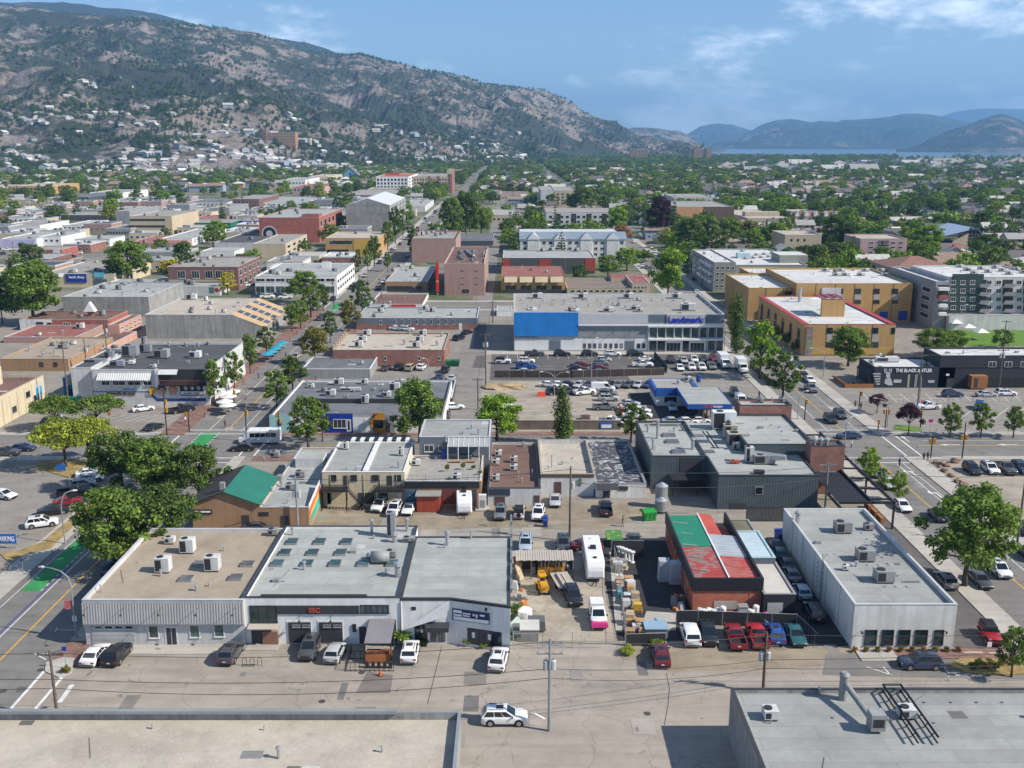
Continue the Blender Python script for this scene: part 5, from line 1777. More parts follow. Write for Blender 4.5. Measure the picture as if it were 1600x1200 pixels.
Junit(1130,669,4.2,2.2,3.2,mW);Junit(1140,684,2.2,1.8,2.4,P('beige_unit',(.4,.36,.28),.6));Junit(1152,692,3.6,2.4,1.9,P('pale_concrete',(.36,.34,.31),.8));Junit(1170,722,1.3,1.2,2.6,mU);Junit(1193,724,3.4,1.6,1.5,mV);Junit(1186,740,1.6,.9,.5,m_fan);Junit(1148,724,1.6,.8,.5,P('orange_unit',(.42,.1,.05),.6));Junit(1150,702,1.1,1.,1.2,mA)
wt(J2,'duct',mA,[tuple(at(1180,712,zJ+.9)),tuple(at(1228,715,zJ+1.3))],[.9,.5],6)
J3=B('brewery_hall','raised rear hall of the pub with plain grey roof','building',0,0,0,0,0,'teal','light',.3,m_copd,xyz=(fp(1166,707,yJ2+11)[0],xJ1+2.5,yJ2+11,Jb-.5,zJ+1.7))
J3.vN(1205,665,.3,.15,False);J3.vN(1222,675,.3,.15,False)
J4=B('brick_stair_tower','long brick block standing on the pub roof by the street','building',0,0,0,0,0,'brick','light',.3,m_copd,xyz=(fp(1156,660,Jb-1.)[0],fp(1237,660,Jb-1)[0],Jb-.45,Jb+4,zJ+3.4))
yT=yJ2+7.
JT=B('brick_chimney_tower','square red brick chimney tower with metal flues on the pub corner','chimney',0,0,0,0,0,'brickred' if False else 'brick','dark',.25,m_copd,xyz=(xJ1+.6,fp(1319,720,yT)[0],yT,yT+3.2,fp(1300,697,yT)[1]))
for k in range(3):
 put('flue',vmesh(.7,.3),JT.o,JT.loc(JT.X0+1+k*1.,yT+1.6,JT.z-.25))
pg=thing('patio_pergola','black steel pergola with dark fabric cover at the pub corner','pergola',(JT.X1,yJ2,0))
zP=4.;px0,px1,py0,py1=xJ1+.8,57.2,141,yT+22
b=MB();b.box(px0,py0+.4,zP-.05,px1-3.2,yT-.05,zP+.02);b.box(JT.X1+.1,yT-.04,zP-.05,px1-3.2,yT+9,zP+.02)
b.bD('fabric_cover',P('black_shade_cloth',(.018,.019,.026),.7),pg,True)
for x0,y0,x1,y1 in((px0,py0,px1,py0),(px1,py0,px1,py1),(px1-3.2,py0,px1-3.2,py1)):
 wb(pg,'beam',mB,min(x0,x1)-.12,min(y0,y1)-.12,zP-.02,max(x0,x1)+.12,max(y0,y1)+.12,zP+.34)
for k in range(8):
 yy=py0+1.5+k*(py1-py0-3)/7
 wb(pg,'cross_beam',mB,px1-3.1,yy-.09,zP+.05,px1-.13,yy+.09,zP+.3)
for yy in(py0,py0+12,py0+24,py1):
 for xx in((px1,px1-3.2)if yy>py0 else(px1,)):
  wb(pg,'post',mB,xx-.13,yy-.13,0,xx+.13,yy+.13,zP)
b=MB()
for k in range(3):b.box(px1-1.,py0+2+k*2.6,0,px1-.4,py0+4.2+k*2.6,.9)
b.bD('planter_box',P('cedar',(.3,.13,.05),.8),pg,True)
for u,v,h_ in((1033,792,3.6),(1033,800,2.)):
 p=at(u,v);t_=thing('grain_silo','ribbed galvanised silo by the pub wall, %s'%('the tall one' if h_>3 else 'the short one in front'),'silo',p)
 lt(t_,'tank',WAVY('silo_ribbed',(.33,.33,.32),.3,'Z',.45,.5),[(0,0,.3),(0,0,h_)],1.,16)
 lt(t_,'lid',mA,[(0,0,h_),(0,0,h_+.5)],[1.02,.25],16)
 for k in range(4):
  a_=k*1.57+.78;lt(t_,'leg',mB,[(.8*math.cos(a_),.8*math.sin(a_),0),(.8*math.cos(a_),.8*math.sin(a_),.4)],.06,5)
J.box(fp(1062,740,J.Y0)[0],J.Y0-.06,.1,fp(1095,740,J.Y0)[0],J.Y0,5.4,m_door,'hangar_door')
J2.children
wb(J.o,'lean_to_roof',P('black_shade_cloth',(.018,.019,.026)),J.X0+3,J.Y0-3.6,2.6,J.X1-.1,J.Y0-.07,2.72)
for xx in(J.X0+3.1,J.X1-2):
 J.box(xx,J.Y0-3.5,0,xx+.12,J.Y0-3.38,2.6,mB,'lean_to_post')
YK=at(1140,955).y
kx0,kzt=fp(1084,903,YK);kx1=fp(1192,903,YK)[0]
kYb=at(1040,800,kzt).y
K=thing('brick_workshop','old red brick workshop with patchwork roof of green and rusty red sheets','building',((kx0+kx1)/2,YK,0))
OCC.append((kx0,YK,kx1+8,kYb))
kz=kzt
mbk=BRICK('weathered_red_brick',(.46,.11,.05),patch=(.33,.29,.25),amt=.75)
wb(K,'wall',mbk,kx0,YK,-.3,kx1,kYb,kz-1.7)
blk=WAVY('black_fascia_metal',(.014,.015,.02),.3,'X',.6,0,.3)
b=MB();b.box(kx0-.12,YK-.14,kz-1.7,kx1+.12,YK+.15,kz);b.box(kx0-.13,YK+.15,kz-1.7,kx0+.15,kYb,kz-.002);b.box(kx1-.15,YK+.15,kz-1.7,kx1+.13,kYb,kz-.004)
b.bD('fascia',blk,K,True)
rusty=WAVY('rusty_red_metal',(.36,.045,.035),.9,'Y',.6,.0,.3,sT=(.22,.19,.16),amt=.85)
redm=WAVY('red_metal_roof',(.38,.055,.04),.9,'Y',.6,.0,.3,sT=(.32,.24,.2),amt=.3)
redm2=WAVY('orange_red_roof',(.42,.075,.045),.9,'Y',.6,.0,.2)
grnm=WAVY('green_patch_roof',(.015,.2,.115),.9,'Y',.6,.0,.2)
silm=WAVY('silver_roof',(.38,.41,.44),.9,'Y',.45,.1,.2)
kym=at(800,852,kz).y
kxm=kx0+(kx1-kx0)*.52
def roofsheet(x0,y0,x1,y1,m,z=.0,tilt=0):
 b=MB();b.loft([[(x0,y0,kz-.3+z),(x1,y0,kz-.3+z-tilt),(x1,y0,kz-.2+z-tilt),(x0,y0,kz-.2+z)],[(x0,y1,kz-.3+z),(x1,y1,kz-.3+z-tilt),(x1,y1,kz-.2+z-tilt),(x0,y1,kz-.2+z)]])
 return b.bD('roof_sheet',m,K,True)
roofsheet(kx0+.16,YK+.16,kxm-.1,kym,rusty);roofsheet(kxm+.1,YK+.16,kx1-.16,kym-3,redm,0,.3)
roofsheet(kx0+.16,kym+.02,kxm-.1,kYb-1,grnm,.06);roofsheet(kxm+.1,kym-2.98,kx1-.16,kYb-8,silm,.06,.3);roofsheet(kxm+.1,kYb-7.98,kx1-2,kYb,redm2,.06,.3)
wb(K,'roof_ridge',mW,kxm-.09,YK+.16,kz-.3,kxm+.09,kYb-.3,kz-.02)
b=MB()
for k in range(6):
 q=at(1055+k*3,830+k*6,kz);b.tube([(kx0+.4+.5*(k%2),YK+3+k*4,kz-.12),(kx0+2.4,YK+2.4+k*4,kz-.1)],.06,4)
b.bD('loose_batten',P('weathered_wood',(.42,.38,.33),.9),K,True)
for k in range(7):
 yy=YK+1.6+k*(kYb-YK-3)/7
 wb(K,'side_panel',P('rust_panel_side',(.3,.07,.045),.8,sT=(.25,.22,.2),sA=.6,sS=.6),kx0-.03,yy,.8,kx0,yy+1.6,3.4)
 wb(K,'pilaster',mbk,kx0-.16,yy-.5,0,kx0,yy-.1,kz-1.7)
for u0,v0,u1,v1 in((1115,939,1152,952),(1170,925,1172,952)):
 xa,za=fp(u0,v1,YK);xb,zb=fp(u1,v0,YK);wb(K,'wall_patch',P('plaster_patch',(.4,.36,.32),.9),xa,YK-.05,max(.02,za),xb,YK,zb)
K2=B('lean_to_shed','dark shed with stained pale flat roof beside the brick workshop','shed',1194,1244,929,962,875,'charcoal',ROOF('stained_pale_roof',(.5,.48,.44),sT=(.28,.22,.17),seam=0),.06,f_grey)
K2.pN(1198,942,1222,961,P('garage_door_grey',(.44,.44,.43)),'garage_door',.05)
K3=B('blue_roof_shed','shed with pale blue metal roof behind the brick workshop','shed',1172,1212,872,884,830,'slateblue',ROOF('pale_blue_sheet',(.42,.53,.58),seam=1.2),.03,P('pale_blue_edge',(.35,.5,.52),.6),h=3.6)
K4=B('olive_roof_shed','small shed with olive roof against the pub fence','shed',1143,1182,832,840,812,'grey',ROOF('olive_roll',(.16,.15,.1),seam=1.5),.03,f_grey,h=3.2)
# across the cross street: the middle blocks
Q=B('painted_shop','low shop painted pale aqua, blue and orange along the cross street','building',422,692,650,677,594,'white','slate',.4,f_grey)
Q.pN(422,648,455,676,WM['aqua'],'aqua_front',.08);Q.pN(506,646,552,676,WM['blue'],'blue_front',.08);Q.pN(584,645,602,676,WM['orange'],'orange_front',.08);Q.pN(602,648,616,676,WM['grey'],'grey_front',.09)
b=MB();xa,za=fp(576,661,Q.Y0);xb,zb=fp(584,676,Q.Y0);xc,zc2=fp(584,645,Q.Y0)
b.face([(xc,Q.Y0-.08,zb),(xc,Q.Y0-.08,zc2),(xa,Q.Y0-.08,za),][::-1]);b.bD('orange_point',WM['orange'],Q.o,True)
Q.win(521,655,541,669,fW,gD,2,Y=Q.Y0-.08);Q.pN(542,655,549,674,fW,'door',.12);Q.pN(544,657,547,672,gD,'door_glass',.13)
Q.win(585,656,599,668,fD,gD,1,Y=Q.Y0-.08);Q.pN(603,660,610,676,m_door,'door',.12)
Q.win(434,657,440,663,fD,gD,0,Y=Q.Y0-.08);Q.pN(571,655,577,675,WM['offwhite'],'door',.06)
yq=at(500,627,Q.z).y
Q.box(Q.X0+3,yq-.2,Q.z-Q.par,Q.X1-.4,yq+.25,Q.z+.55,m_copd,'fire_wall')
for u,v,w,d,h in((517,618,2,1.6,1.3),(548,611,4.5,.8,.8),(571,630,1.4,1.4,1.8),(605,620,1.6,1.4,1.2),(617,612,2.2,1.2,2),(530,601,2,1.4,1.4),(570,600,1.4,1,1.2),(600,619,1,1,1),(627,597,2,1,.6)):Q.uN(u,v,w,d,h)
for u,v in((585,611),(543,622),(583,624),(480,600)):Q.vN(u,v,.4,.2)
B('grey_box_shop','windowless grey shop with dark flat roof and a turquoise edge','building',471,578,577,592,558,'grey','slate',.3,fW).uN(565,569,.9,.8,.8)
QB=B('small_dark_office','small dark flat-roofed office at the alley mouth','building',677,706,622,632,594,'charcoal','slate',.3)
R1=B('brick_store','red brick store with beige gravel roof and six rooftop units','building',520,694,547,573,520,'brick','beige',.35,m_copt)
for u,v in((574,524),(567,534),(561,542),(661,524),(656,534),(651,543)):R1.uN(u,v,2,1.6,1.6)
for u,v in((640,522),(690,526),(683,540),(632,538)):R1.vN(u,v,.8,.3)
for u in(602,655,686):R1.win(u-2,557,u+2,563,fW,gD)
b=MB();x_=R1.X0
for k in range(6):b.box(x_-.2,R1.Y0+1+k*3.6,0,x_+.3,R1.Y0+1.5+k*3.6,R1.z+1.2)
b.bD('roof_buttress',WM['tanlight'],R1.o,True)
R2=B('blue_grey_offices','long slate blue office with brick base and white windows','building',557,746,497,515,480,'slateblue','light',.3,cP)
R2.pN(557,507,744,515,WM['brick'],'brick_base',.06)
for k in range(9):R2.win(615.5+k*11.4,499,618.5+k*11.4,507,fW,gD)
R2.win(593,501,597,507);R2.pN(717,505,722,515,fW,'door',.1)
for u,v in((600,482),(595,488),(665,484),(676,487)):R2.uN(u,v,1.8,1.4,1.4)
R3=B('brown_roof_cafe','low pale cafe with brown roof beside the main street','building',577,660,475,482,458,'offwhite','brown',.4,m_copt)
R3.pN(612,476,650,480,m_redsign,'awning',.6)
R4=B('flat_restaurant','flat white-roofed restaurant with brown front on the street corner','building',602,668,440,456,416,'brown','light',.3,cP)
for u,v in((615,424),(643,420),(625,418),(650,432)):R4.uN(u,v,2,1.6,1.4)
R4.pN(605,447,640,455,fD,'shopfront',.1)
for k in range(4):R4.win(608+k*14,447,618+k*14,453,f_grey,gD)
R5=B('rose_building','tall blank rose-coloured building with cluttered roof','building',694,757,412,462,386,'rose','brown',.6,P('pale_rose_edge',(.5,.42,.38),.8))
for u in(722,744):
 for v in(423,434,444):R5.pN(u-3,v,u+3,v+.8,fD,'vent_slot',.05)
R5.win(722,452,733,457,fD,gD)
for k in range(16):R5.uN(704+(k*37)%56,392+(k*13)%17,1+k%3*.6,1.2,.8+k%4*.35,(mU,mA,mV)[k%3])
R5.duct([(726,378+12,0),(740,400,.4)],.5)
R5.sidegrid(1,5,3,4,R5.z-2,.35,.4,f_tan,gD)
R6=B('rose_tower_block','older rose stucco tower block behind the cluttered roof building','building',643,712,373,411,360,'rose','concrete',.9,P('brown_coping',(.1,.075,.065),.7))
for k in range(9):R6.uN(652+(k*29)%50,362+(k*7)%8,1.6,1.4,1.2+k%3*.5,(mU,mA)[k%2])
R6b=B('grey_roof_block','low dark block with long grey ribbed roof behind the rose tower','building',702,770,376,384,365,'darkgrey','slate',.2)
b=MB();q=at(684,464)
rs=thing('blade_sign','tall red vertical sign with green end tied to the restaurant','sign',(q.x,q.y,0))
b=MB();b.box(q.x-.35,q.y-.3,1,q.x+.35,q.y+.3,1.3);b.box(q.x-.06,q.y-.06,0,q.x+.06,q.y+.06,12.6);b.bD('post',m_steel,rs,True)
wb(rs,'sign_board',P('bright_red_sign',(.62,.015,.02),.5),q.x-.55,q.y-.32,2,q.x+.55,q.y-.07,12.9)
b=MB()
b.box(q.x-.5,q.y-.36,5.6,q.x+.5,q.y-.325,6.3);b.bD('sign_star',P('gold_paint',(.6,.35,.03),.5),rs,True)
wb(rs,'sign_flag',P('green_flag',(.01,.28,.12),.6),q.x-4,q.y+.1,12.2,q.x-.4,q.y+.25,13.)
LM=B('cinema_building','long cinema with big blue panel, glazed lobby and blue lettering','building',803,1132,491,549,459,'greywhite','concrete',.7,cP)
LM.pN(803,488,903,525,P('bright_blue_panel',(.02,.2,.55),.55,var=.1,sK=.15),'blue_panel',.5)
LM.pN(903.5,492,1013,504,P('silver_cladding',(.5,.51,.52),.5,var=.05),'upper_cladding',.2)
LM.pN(903.5,511,1011,527,WM['grey'],'mid_cladding',.12);LM.pN(804,526,840,529,WM['grey'],'mid_cladding',.3)
LM.pN(903.5,506,1131,508.5,mW,'cornice_band',.7);LM.pN(1012,508,1131,510.5,mW,'cornice_band',.9)
LM.pN(1013,492,1041,504,WM['slateblue'],'sign_wall',.25);LM.pN(1101,492,1131,504,WM['slateblue'],'sign_wall',.25)
LM.pN(1041,491,1101,509,P('sign_grey',(.44,.42,.42),.6),'sign_board',.45)
mbl=P('blue_letters',(.02,.03,.42),.4)
LM.text('Landmark',1044,494.5,1099,504.5,mbl,.035,LM.Y0-.46)
LM.text('C I N E M A S',1045,505.5,1098,508.5,P('grey_letters',(.16,.15,.15),.5),.01,LM.Y0-.46)
for k in range(9):
 u0=1014+k*12.9
 LM.win(u0,512,u0+12,527,f_grey,gG,0)
 LM.win(u0,531,u0+12,547,f_grey,gG,0)if k in(0,1,7,8)else None
LM.pN(1012,528,1131,530.5,mW,'canopy_band',1.6)
for u0 in(1041,1078):
 LM.pN(u0-2,532,u0+24,549,mW,'entrance_portal',.5)
 for k in range(4):LM.pN(u0+k*5.4,535.5,u0+4.9+k*5.4,548,gD,'glass_door',.55)
LM.pN(1066,531,1075,548,gG,'lobby_glass',.3)
for k in range(10):
 x0=1013+k*13.1
 LM.pN(x0-.5,511,x0+.5,549,mW,'mullion',.35)
LM.pN(804,530,857,547,mW,'lower_panel',.1);LM.pN(876,530,975,547,mW,'lower_panel',.1);LM.pN(991,530,1011,547,mW,'lower_panel',.1)
LM.pN(858,533,875,547,WM['slateblue'],'stage_door',.08);LM.pN(976,533,990,547,WM['slateblue'],'stage_door',.08)
for k,u in enumerate((911,919,927,935.5,944,952,960.5,968.5)):
 LM.pN(u,536.5,u+4.6,544,fD,'poster_frame',.16)
 LM.pN(u+.6,537.3,u+4,543.2,P('poster_%d'%(k%4),((.1,.07,.07),(.25,.25,.26),(.42,.05,.06),(.13,.16,.2))[(0,0,0,1,3,2,1,2)[k]]),'poster',.18)
LM.pN(995,536.5,1000,544,fD,'poster_frame',.16);LM.pN(1003,536.5,1008,544,fD,'poster_frame',.16)
for u in(930,958,985):
 x,z=fp(u,519,LM.Y0);wt(LM.o,'wall_lamp',mB,[(x,LM.Y0,z),(x,LM.Y0-1.2,z+.3)],.08,5)
for u,v in((840,466),(911,466),(982,466),(1058,466)):LM.uN(u,v,3,2.4,1.6)
LM.uN(1075,485,4.2,2.4,2.);LM.uN(993,484,2.6,1.8,1.2);LM.uN(951,487,3,2,1.2);LM.uN(899,486,2.4,2,.6,mW);LM.uN(832,484,2.6,2,.5,mW);LM.uN(1000,487,1.6,1.6,1);LM.vN(968,478,1.2,.8,False)
for k in range(16):LM.vN(815+k*17,470+(k%3)*.6,.35,.22)
for k in range(10):LM.vN(825+k*19,482-(k%4)*2,.7,.2)
BR=B('rental_office','small white rental office with a thick blue roof band','building',1026,1092,609,634,592,'white','concrete',.3,P('royal_blue_fascia',(.02,.1,.38),.55,var=.12,sK=.2))
blu=MATS['royal_blue_fascia']
BR.pN(1024,606,1093,618,blu,'blue_band',.35);b=MB();b.box(BR.X0-.35,BR.Y0,BR.z-1.6,BR.X0,BR.Y1+.1,BR.z+.05);b.box(BR.X1,BR.Y0,BR.z-1.6,BR.X1+.3,BR.Y1,BR.z+.05);b.bD('blue_band',blu,BR.o,True)
BR.win(1038,620,1057,628,fD,gD,2);BR.uN(1074,595,1.6,1.2,1.);BR.vN(1060,600,.5,.3);BR.uN(1091,597,.9,.9,1.6,blu)
cz=4.2
c0,c1,c2_=at(1075,632,cz),at(1144,632,cz),at(1070,605,cz)
cn=thing('canopy_roof','pale flat drive-through canopy with blue lettered edge on posts','canopy',(c0.x,c0.y,0))
wb(cn,'roof',RF['light'],c0.x+.05,c0.y+.05,cz-.3,c1.x-.05,c2_.y,cz)
b=MB();b.box(c0.x,c0.y-.08,cz-1.,c1.x,c0.y+.04,cz+.08);b.box(c1.x-.04,c0.y+.04,cz-1.,c1.x+.06,c2_.y,cz+.07);b.box(c0.x-.06,c0.y+.04,cz-1.,c0.x+.04,c2_.y,cz+.07);b.bD('fascia',blu,cn,True)
W_=c1.x-c0.x
letr(cn,'AVIS',(W_*.41,-.1,cz-.46),W_*.14,.62,P('orange_red_letters',(.55,.08,.04),.5),bold=.03)
wb(cn,'sign_square',MATS['orange_red_letters'],c0.x+W_*.5,c0.y-.12,cz-.75,c0.x+W_*.56,c0.y-.09,cz-.15)
letr(cn,'Budget',(W_*.68,-.1,cz-.46),W_*.2,.62,m_let,bold=.03)
for xx in(.38,.56,.66,.86):
 for yy in(.6,5.5):
  wb(cn,'post',P('ochre_post',(.35,.24,.12),.7),c0.x+W_*xx-.15,c0.y+yy,0,c0.x+W_*xx+.15,c0.y+yy+.3,cz-.3)
T1=B('dark_panel_store','dark grey flat store with two red panels and pale roof','building',786,930,403,428,391,'darkgrey','light',.25,fW)
T1.pN(914,403,930,424,P('rust_red_panel',(.33,.06,.04),.7),'red_panel',.1);T1.pN(842,405,861,425,MATS['rust_red_panel'],'red_panel',.1);T1.pN(786,404,797,425,MATS['rust_red_panel'],'red_panel',.1)
for u,v in((848,393),(862,392),(901,393)):T1.uN(u,v,2.6,2,1.6)
T2=B('terracotta_roof_shops','tan shops with two red-brown roof slabs and beige shades','building',783,883,432,458,416,'tan',ROOF('terracotta_roof',(.27,.11,.09),seam=0),.1,P('terracotta_edge',(.3,.13,.1),.8))
for k in range(4):T2.awning(788+k*24,432,808+k*24,441,1.2,P('beige_shade',(.5,.42,.28),.8),'shade');T2.win(790+k*24,446,806+k*24,452,fD,gD,1)
T2.pN(784,453,882,458,m_door,'shopfront',.1)
T3=B('low_brown_stores','low row of stores with brown and grey roofs and small windows','building',886,1010,451,459,434,'tanlight',ROOF('brown_grey_roof',(.21,.17,.145),seam=0),.1,m_copt)
T3.roofbox(955,1017,440,428,1.6,WM['tanlight'],'roof_house',ROOF('terracotta_roof',(.27,.11,.09)));T3.grid(890,452,1006,458,12,1,.6,.7,fW,gD)
T4=B('white_trim_house_shop','small white-windowed brown shop beside the big bright green tree','building',988,1016,443,458,430,'tanlight',ROOF('terracotta_roof',(.27,.11,.09)),.1,cP);T4.grid(990,446,1012,455,4,1,.6,.7)
T0=B('alley_shed','white metal shed beside the alley left of the cinema','shed',776,800,486,494,478,'white','light',.05);
U1=B('tan_office','tan stucco office with bold red roof edge and square roof block','building',1257,1400,507,556,463,'tan','white',.25,P('red_coping',(.38,.04,.045),.5))
b=MB();b.box(U1.X0-.1,U1.Y0-.1,U1.z+.092,U1.X0+1.4,U1.Y1,U1.z+.11);b.box(U1.X1-1.6,U1.Y0+.6,U1.z+.092,U1.X1+.1,U1.Y1,U1.z+.11);b.bD('red_roof_edge',MATS['red_coping'],U1.o,True)
U1.joints(4,fD,0,U1.z,.05,.05)
for u in(1296,1367):
 U1.win(u-5,512,u+5,521,fD,gD,1);U1.pN(u-5,521,u+5,534,P('louvre_grey',(.4,.37,.33),.7),'louvre',.05);U1.win(u-5,535,u+5,543,fD,gD,1)
U1.win(1392,512,1398,521,fD,gD);U1.pN(1259,543,1396,554,P('amber_band',(.48,.3,.1),.8),'base_band',.1)
stn=NT('field_stone');pp=stn.pos();vo=stn.n('ShaderNodeTexVoronoi');vo.inputs['Scale'].default_value=1.4;stn.l(pp,vo.inputs['Vector']);stn.l(stn.mix(.6,(.34,.29,.24),vo.outputs['Color'],'MULTIPLY'),stn.b.inputs['Base Color'])
U1.pN(1257,510,1268,556,stn.m,'stone_pier',.25)
z0=U1.z-U1.par;rbx=U1.roofbox(1283,1319,495,478,5.2,WM['tan'],'roof_house',RF['white'])
y0=at(800,495,z0).y;xa,xb=fp(1283,495,y0)[0],fp(1319,495,y0)[0]
b=MB()
for k in range(3):b.box(xa+(xb-xa)*(.02+k*.36),y0+.1,z0+5.2,xa+(xb-xa)*(.02+k*.36+.16),y0+9,z0+5.23)
b.bD('red_roof_stripe',MATS['red_coping'],U1.o,True)
wb(U1.o,'box_coping',mB,xa-.06,y0-.06,z0+5.06,xb+.06,y0+9.2,z0+5.19)
U1.sidegrid(-1,6,1,1.5,U1.z-1.5,.3,.85,fD,gD)
U1.vN(1249,472,4.5,.5,False)
for k in range(5):U1.duct([(1233,467,2.2+k*.0),(1290,467,2.2)],.1,'roof_rail')if k==0 else None
U2=B('tan_office_wing','long tan office wing with pale roof and paired windows','building',1245,1427,443,503,419,'tan','white',.5,P('amber_coping',(.5,.33,.12),.7))
U2.joints(6,fD,0,U2.z,.05,.06)
for u in(1312,1340,1369,1398):
 U2.win(u-5,451,u+5,459,fD,gD,1);U2.pN(u-5,459,u+5,468,P('louvre_grey',(.4,.37,.33)),'louvre',.05);U2.win(u-5,469,u+5,474,fD,gD,1)
U2.pN(1403,486,1416,500,m_bluesign,'blue_door',.3);U2.pN(1374,487,1386,497,m_bluesign,'blue_door',.3);U2.pN(1282,450,1312,480,WM['greywhite'],'loading_wall',.2)
for k in range(8):U2.uN(1290+(k*31)%100,424+(k*7)%14,2.4,1.8,1.)
U3=B('tan_office_west','tan stair block with pale roof joined to the tan office','building',1170,1252,450,500,428,'tan','white',.5,MATS['amber_coping'])
U3.joints(3,fD,0,U3.z,.05,.06);U3.win(1226,455,1237,460,fD,gD)
U4=B('tan_tower_box','square tan roof block at the street end of the office','building',1172,1232,427,470,418,'tan','white',.4,P('amber_coping',(.5,.33,.12)))
U4.pN(1203,438,1207,440,fD,'vent_grille')
V1=B('antler_restaurant','black restaurant with white deer mural and white lettering','building',1367,1493,574,606,559,'charcoal','white',.3,m_copd)
V1.text('THE BLACK ANTLER',1399,576,1456,581.5,m_let,.02)
b=MB();Yv=V1.Y0-.03
def vface(pts):b.face([(fp(u,v,Yv)[0],Yv,fp(u,v,Yv)[1])for u,v in pts])
vface([(1384,581),(1391,581),(1391,590),(1388,592),(1385,590)]);vface([(1383,592),(1392,591),(1395,602),(1388,602),(1382,599)])
vface([(1381,576),(1383,576),(1384,582),(1386,583),(1385,584),(1382,582)]);vface([(1394,576),(1393,581),(1390,584),(1389,583),(1391,581),(1392,576)]);vface([(1384,576),(1386,576),(1386,580),(1385,580)]);vface([(1389,576),(1391,576),(1390,580),(1389,580)])
b.bD('deer_mural',P('mural_white',(.45,.46,.48),.8),V1.o,True)
for k in range(5):V1.pN(1363+1+k*1.2,583+k*4,1376-k*.3,585+k*4,P('mural_white',(.45,.46,.48)),'mural_bar',.03)
for u0,v0,u1,v1 in((1396,593,1408,598),(1450,594,1460,598)):V1.pN(u0,v0,u1,v1,P('mural_white',(.45,.46,.48)),'menu_text',.03)
V1.pN(1417,585,1420,605,f_tan,'door',.05);V1.pN(1428,585,1432,605,f_grey,'door',.05);V1.pN(1478,591,1489,606,m_door,'door',.05);V1.pN(1478,584,1483,587,m_let,'wall_plate',.05)
V1.uN(1385,565,5.5,2,1.2);V1.uN(1373,560,1.2,1,1.2);V1.uN(1362,569,1,1,1)
V2=B('dark_two_storey','black two-storey building with white windows and wooden porch','building',1470,1640,556,606,543,'charcoal','white',.35,m_copd)
for u in(1550,1575,1600,1625):V2.win(u-6,565,u+6,573,fW,gD,1)
V2.pN(1511,585,1536,604,P('cedar',(.3,.13,.05)),'wooden_porch',2.);V2.pN(1516,588,1521,602,m_door,'door',2.05)
V2.pN(1540,590,1600,604,gD,'shop_glass',.06);V2.pN(1480,572,1640,574,fD,'band',.1)
ps=thing('patio_shelter','dark patio lean-to with seating beside the black restaurant','shelter',(at(1345,600).x,V1.Y0,0))
xa,xb=fp(1318,590,V1.Y0)[0],V1.X0-.1
wl(ps,'roof',P('black_shade_cloth',(.018,.019,.026)),[[(xa+6,V1.Y0,3),(xb,V1.Y0,4.2),(xb,V1.Y0,4.3),(xa+6,V1.Y0,3.1)],[(xa+6,V1.Y1-2,3),(xb,V1.Y1-2,4.2),(xb,V1.Y1-2,4.3),(xa+6,V1.Y1-2,3.1)]])
for yy in(V1.Y0+.2,V1.Y1-2.4):
 wb(ps,'post',mB,xa+6.1,yy,0,xa+6.3,yy+.2,3.)
b=MB();b.box(xa+.5,V1.Y0-.3,0,xa+.7,V1.Y1-2,1.);b.box(xa+.7,V1.Y0-.3,0,xb,V1.Y0-.1,1.);b.bD('patio_wall',P('cedar',(.3,.13,.05)),ps,True)
b=MB()
for k in range(5):b.box(xa+1.4+k*1.5,V1.Y0+2,0,xa+2.2+k*1.5,V1.Y0+2.8,.75)
b.bD('table',fD,ps,True)
X1=B('mixed_apartments','four-storey apartments in white, dark green and grey with balconies','apartment block',1482,1640,433,512,415,'greywhite','white',.4,cP)
X1.pN(1482,428,1530,488,WM['teal']if False else P('bottle_green_cladding',(.035,.06,.055),.7),'green_front',.5)
for r in range(4):
 v0=438+r*13
 for u in(1489,1504,1519):X1.win(u-4,v0,u+4,v0+7,fW,gD,1,Y=X1.Y0-.5)
 for u in(1545,1560,1592,1625):X1.win(u-4,v0,u+4,v0+7,fW,gD,1)
 for u0,u1 in((1528,1542),(1566,1582),(1598,1614)):
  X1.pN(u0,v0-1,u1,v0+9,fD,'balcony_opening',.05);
  xa,za=fp(u0,v0+10,X1.Y0);xb=fp(u1,v0+10,X1.Y0)[0]
  X1.box(xa,X1.Y0-1.5,za,xb,X1.Y0,za+.2,WM['grey'],'balcony_slab');X1.box(xa,X1.Y0-1.5,za+.2,xb,X1.Y0-1.44,za+1.1,f_grey,'balcony_rail')
for k in range(12):X1.uN(1500+k*11,418+(k*5)%12,2,1.6,1.)
X2=B('grey_apartment_end','grey end wing of the apartments with dark window bay','apartment block',1463,1483,440,514,417,'grey','white',.4,cP)
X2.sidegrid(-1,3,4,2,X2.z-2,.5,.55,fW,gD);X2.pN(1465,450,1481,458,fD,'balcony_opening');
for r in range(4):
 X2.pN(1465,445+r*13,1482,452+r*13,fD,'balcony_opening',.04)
 xa,za=fp(1464,453+r*13,X2.Y0);xb=fp(1483,450,X2.Y0)[0];X2.box(xa,X2.Y0-1.6,za,xb-.5,X2.Y0,za+.9,mW if r!=1 else P('rust_rail',(.25,.09,.07)),'balcony_rail')
X3=B('podium_wall','long pale retaining wall below the apartments','wall',1484,1640,493,516,485,'greywhite','concrete',.1)
X4=B('hip_roof_apartments','older pale apartments with large brown hipped roof','apartment block',1400,1500,421,470,408,'tanlight','tan',.0,m_copt)
b=MB();o=.6;x0,x1,y0,y1,z=X4.X0-o,X4.X1+o,X4.Y0-o,X4.Y1+o,X4.z+.1
hd=(y1-y0)*.5;yr=(y0+y1)/2
A4=[(x0,y0,z),(x1,y0,z),(x1,y1,z),(x0,y1,z)];r0_,r1_=(x0+hd*.8,yr,z+3.4),(x1-hd*.8,yr,z+3.4)
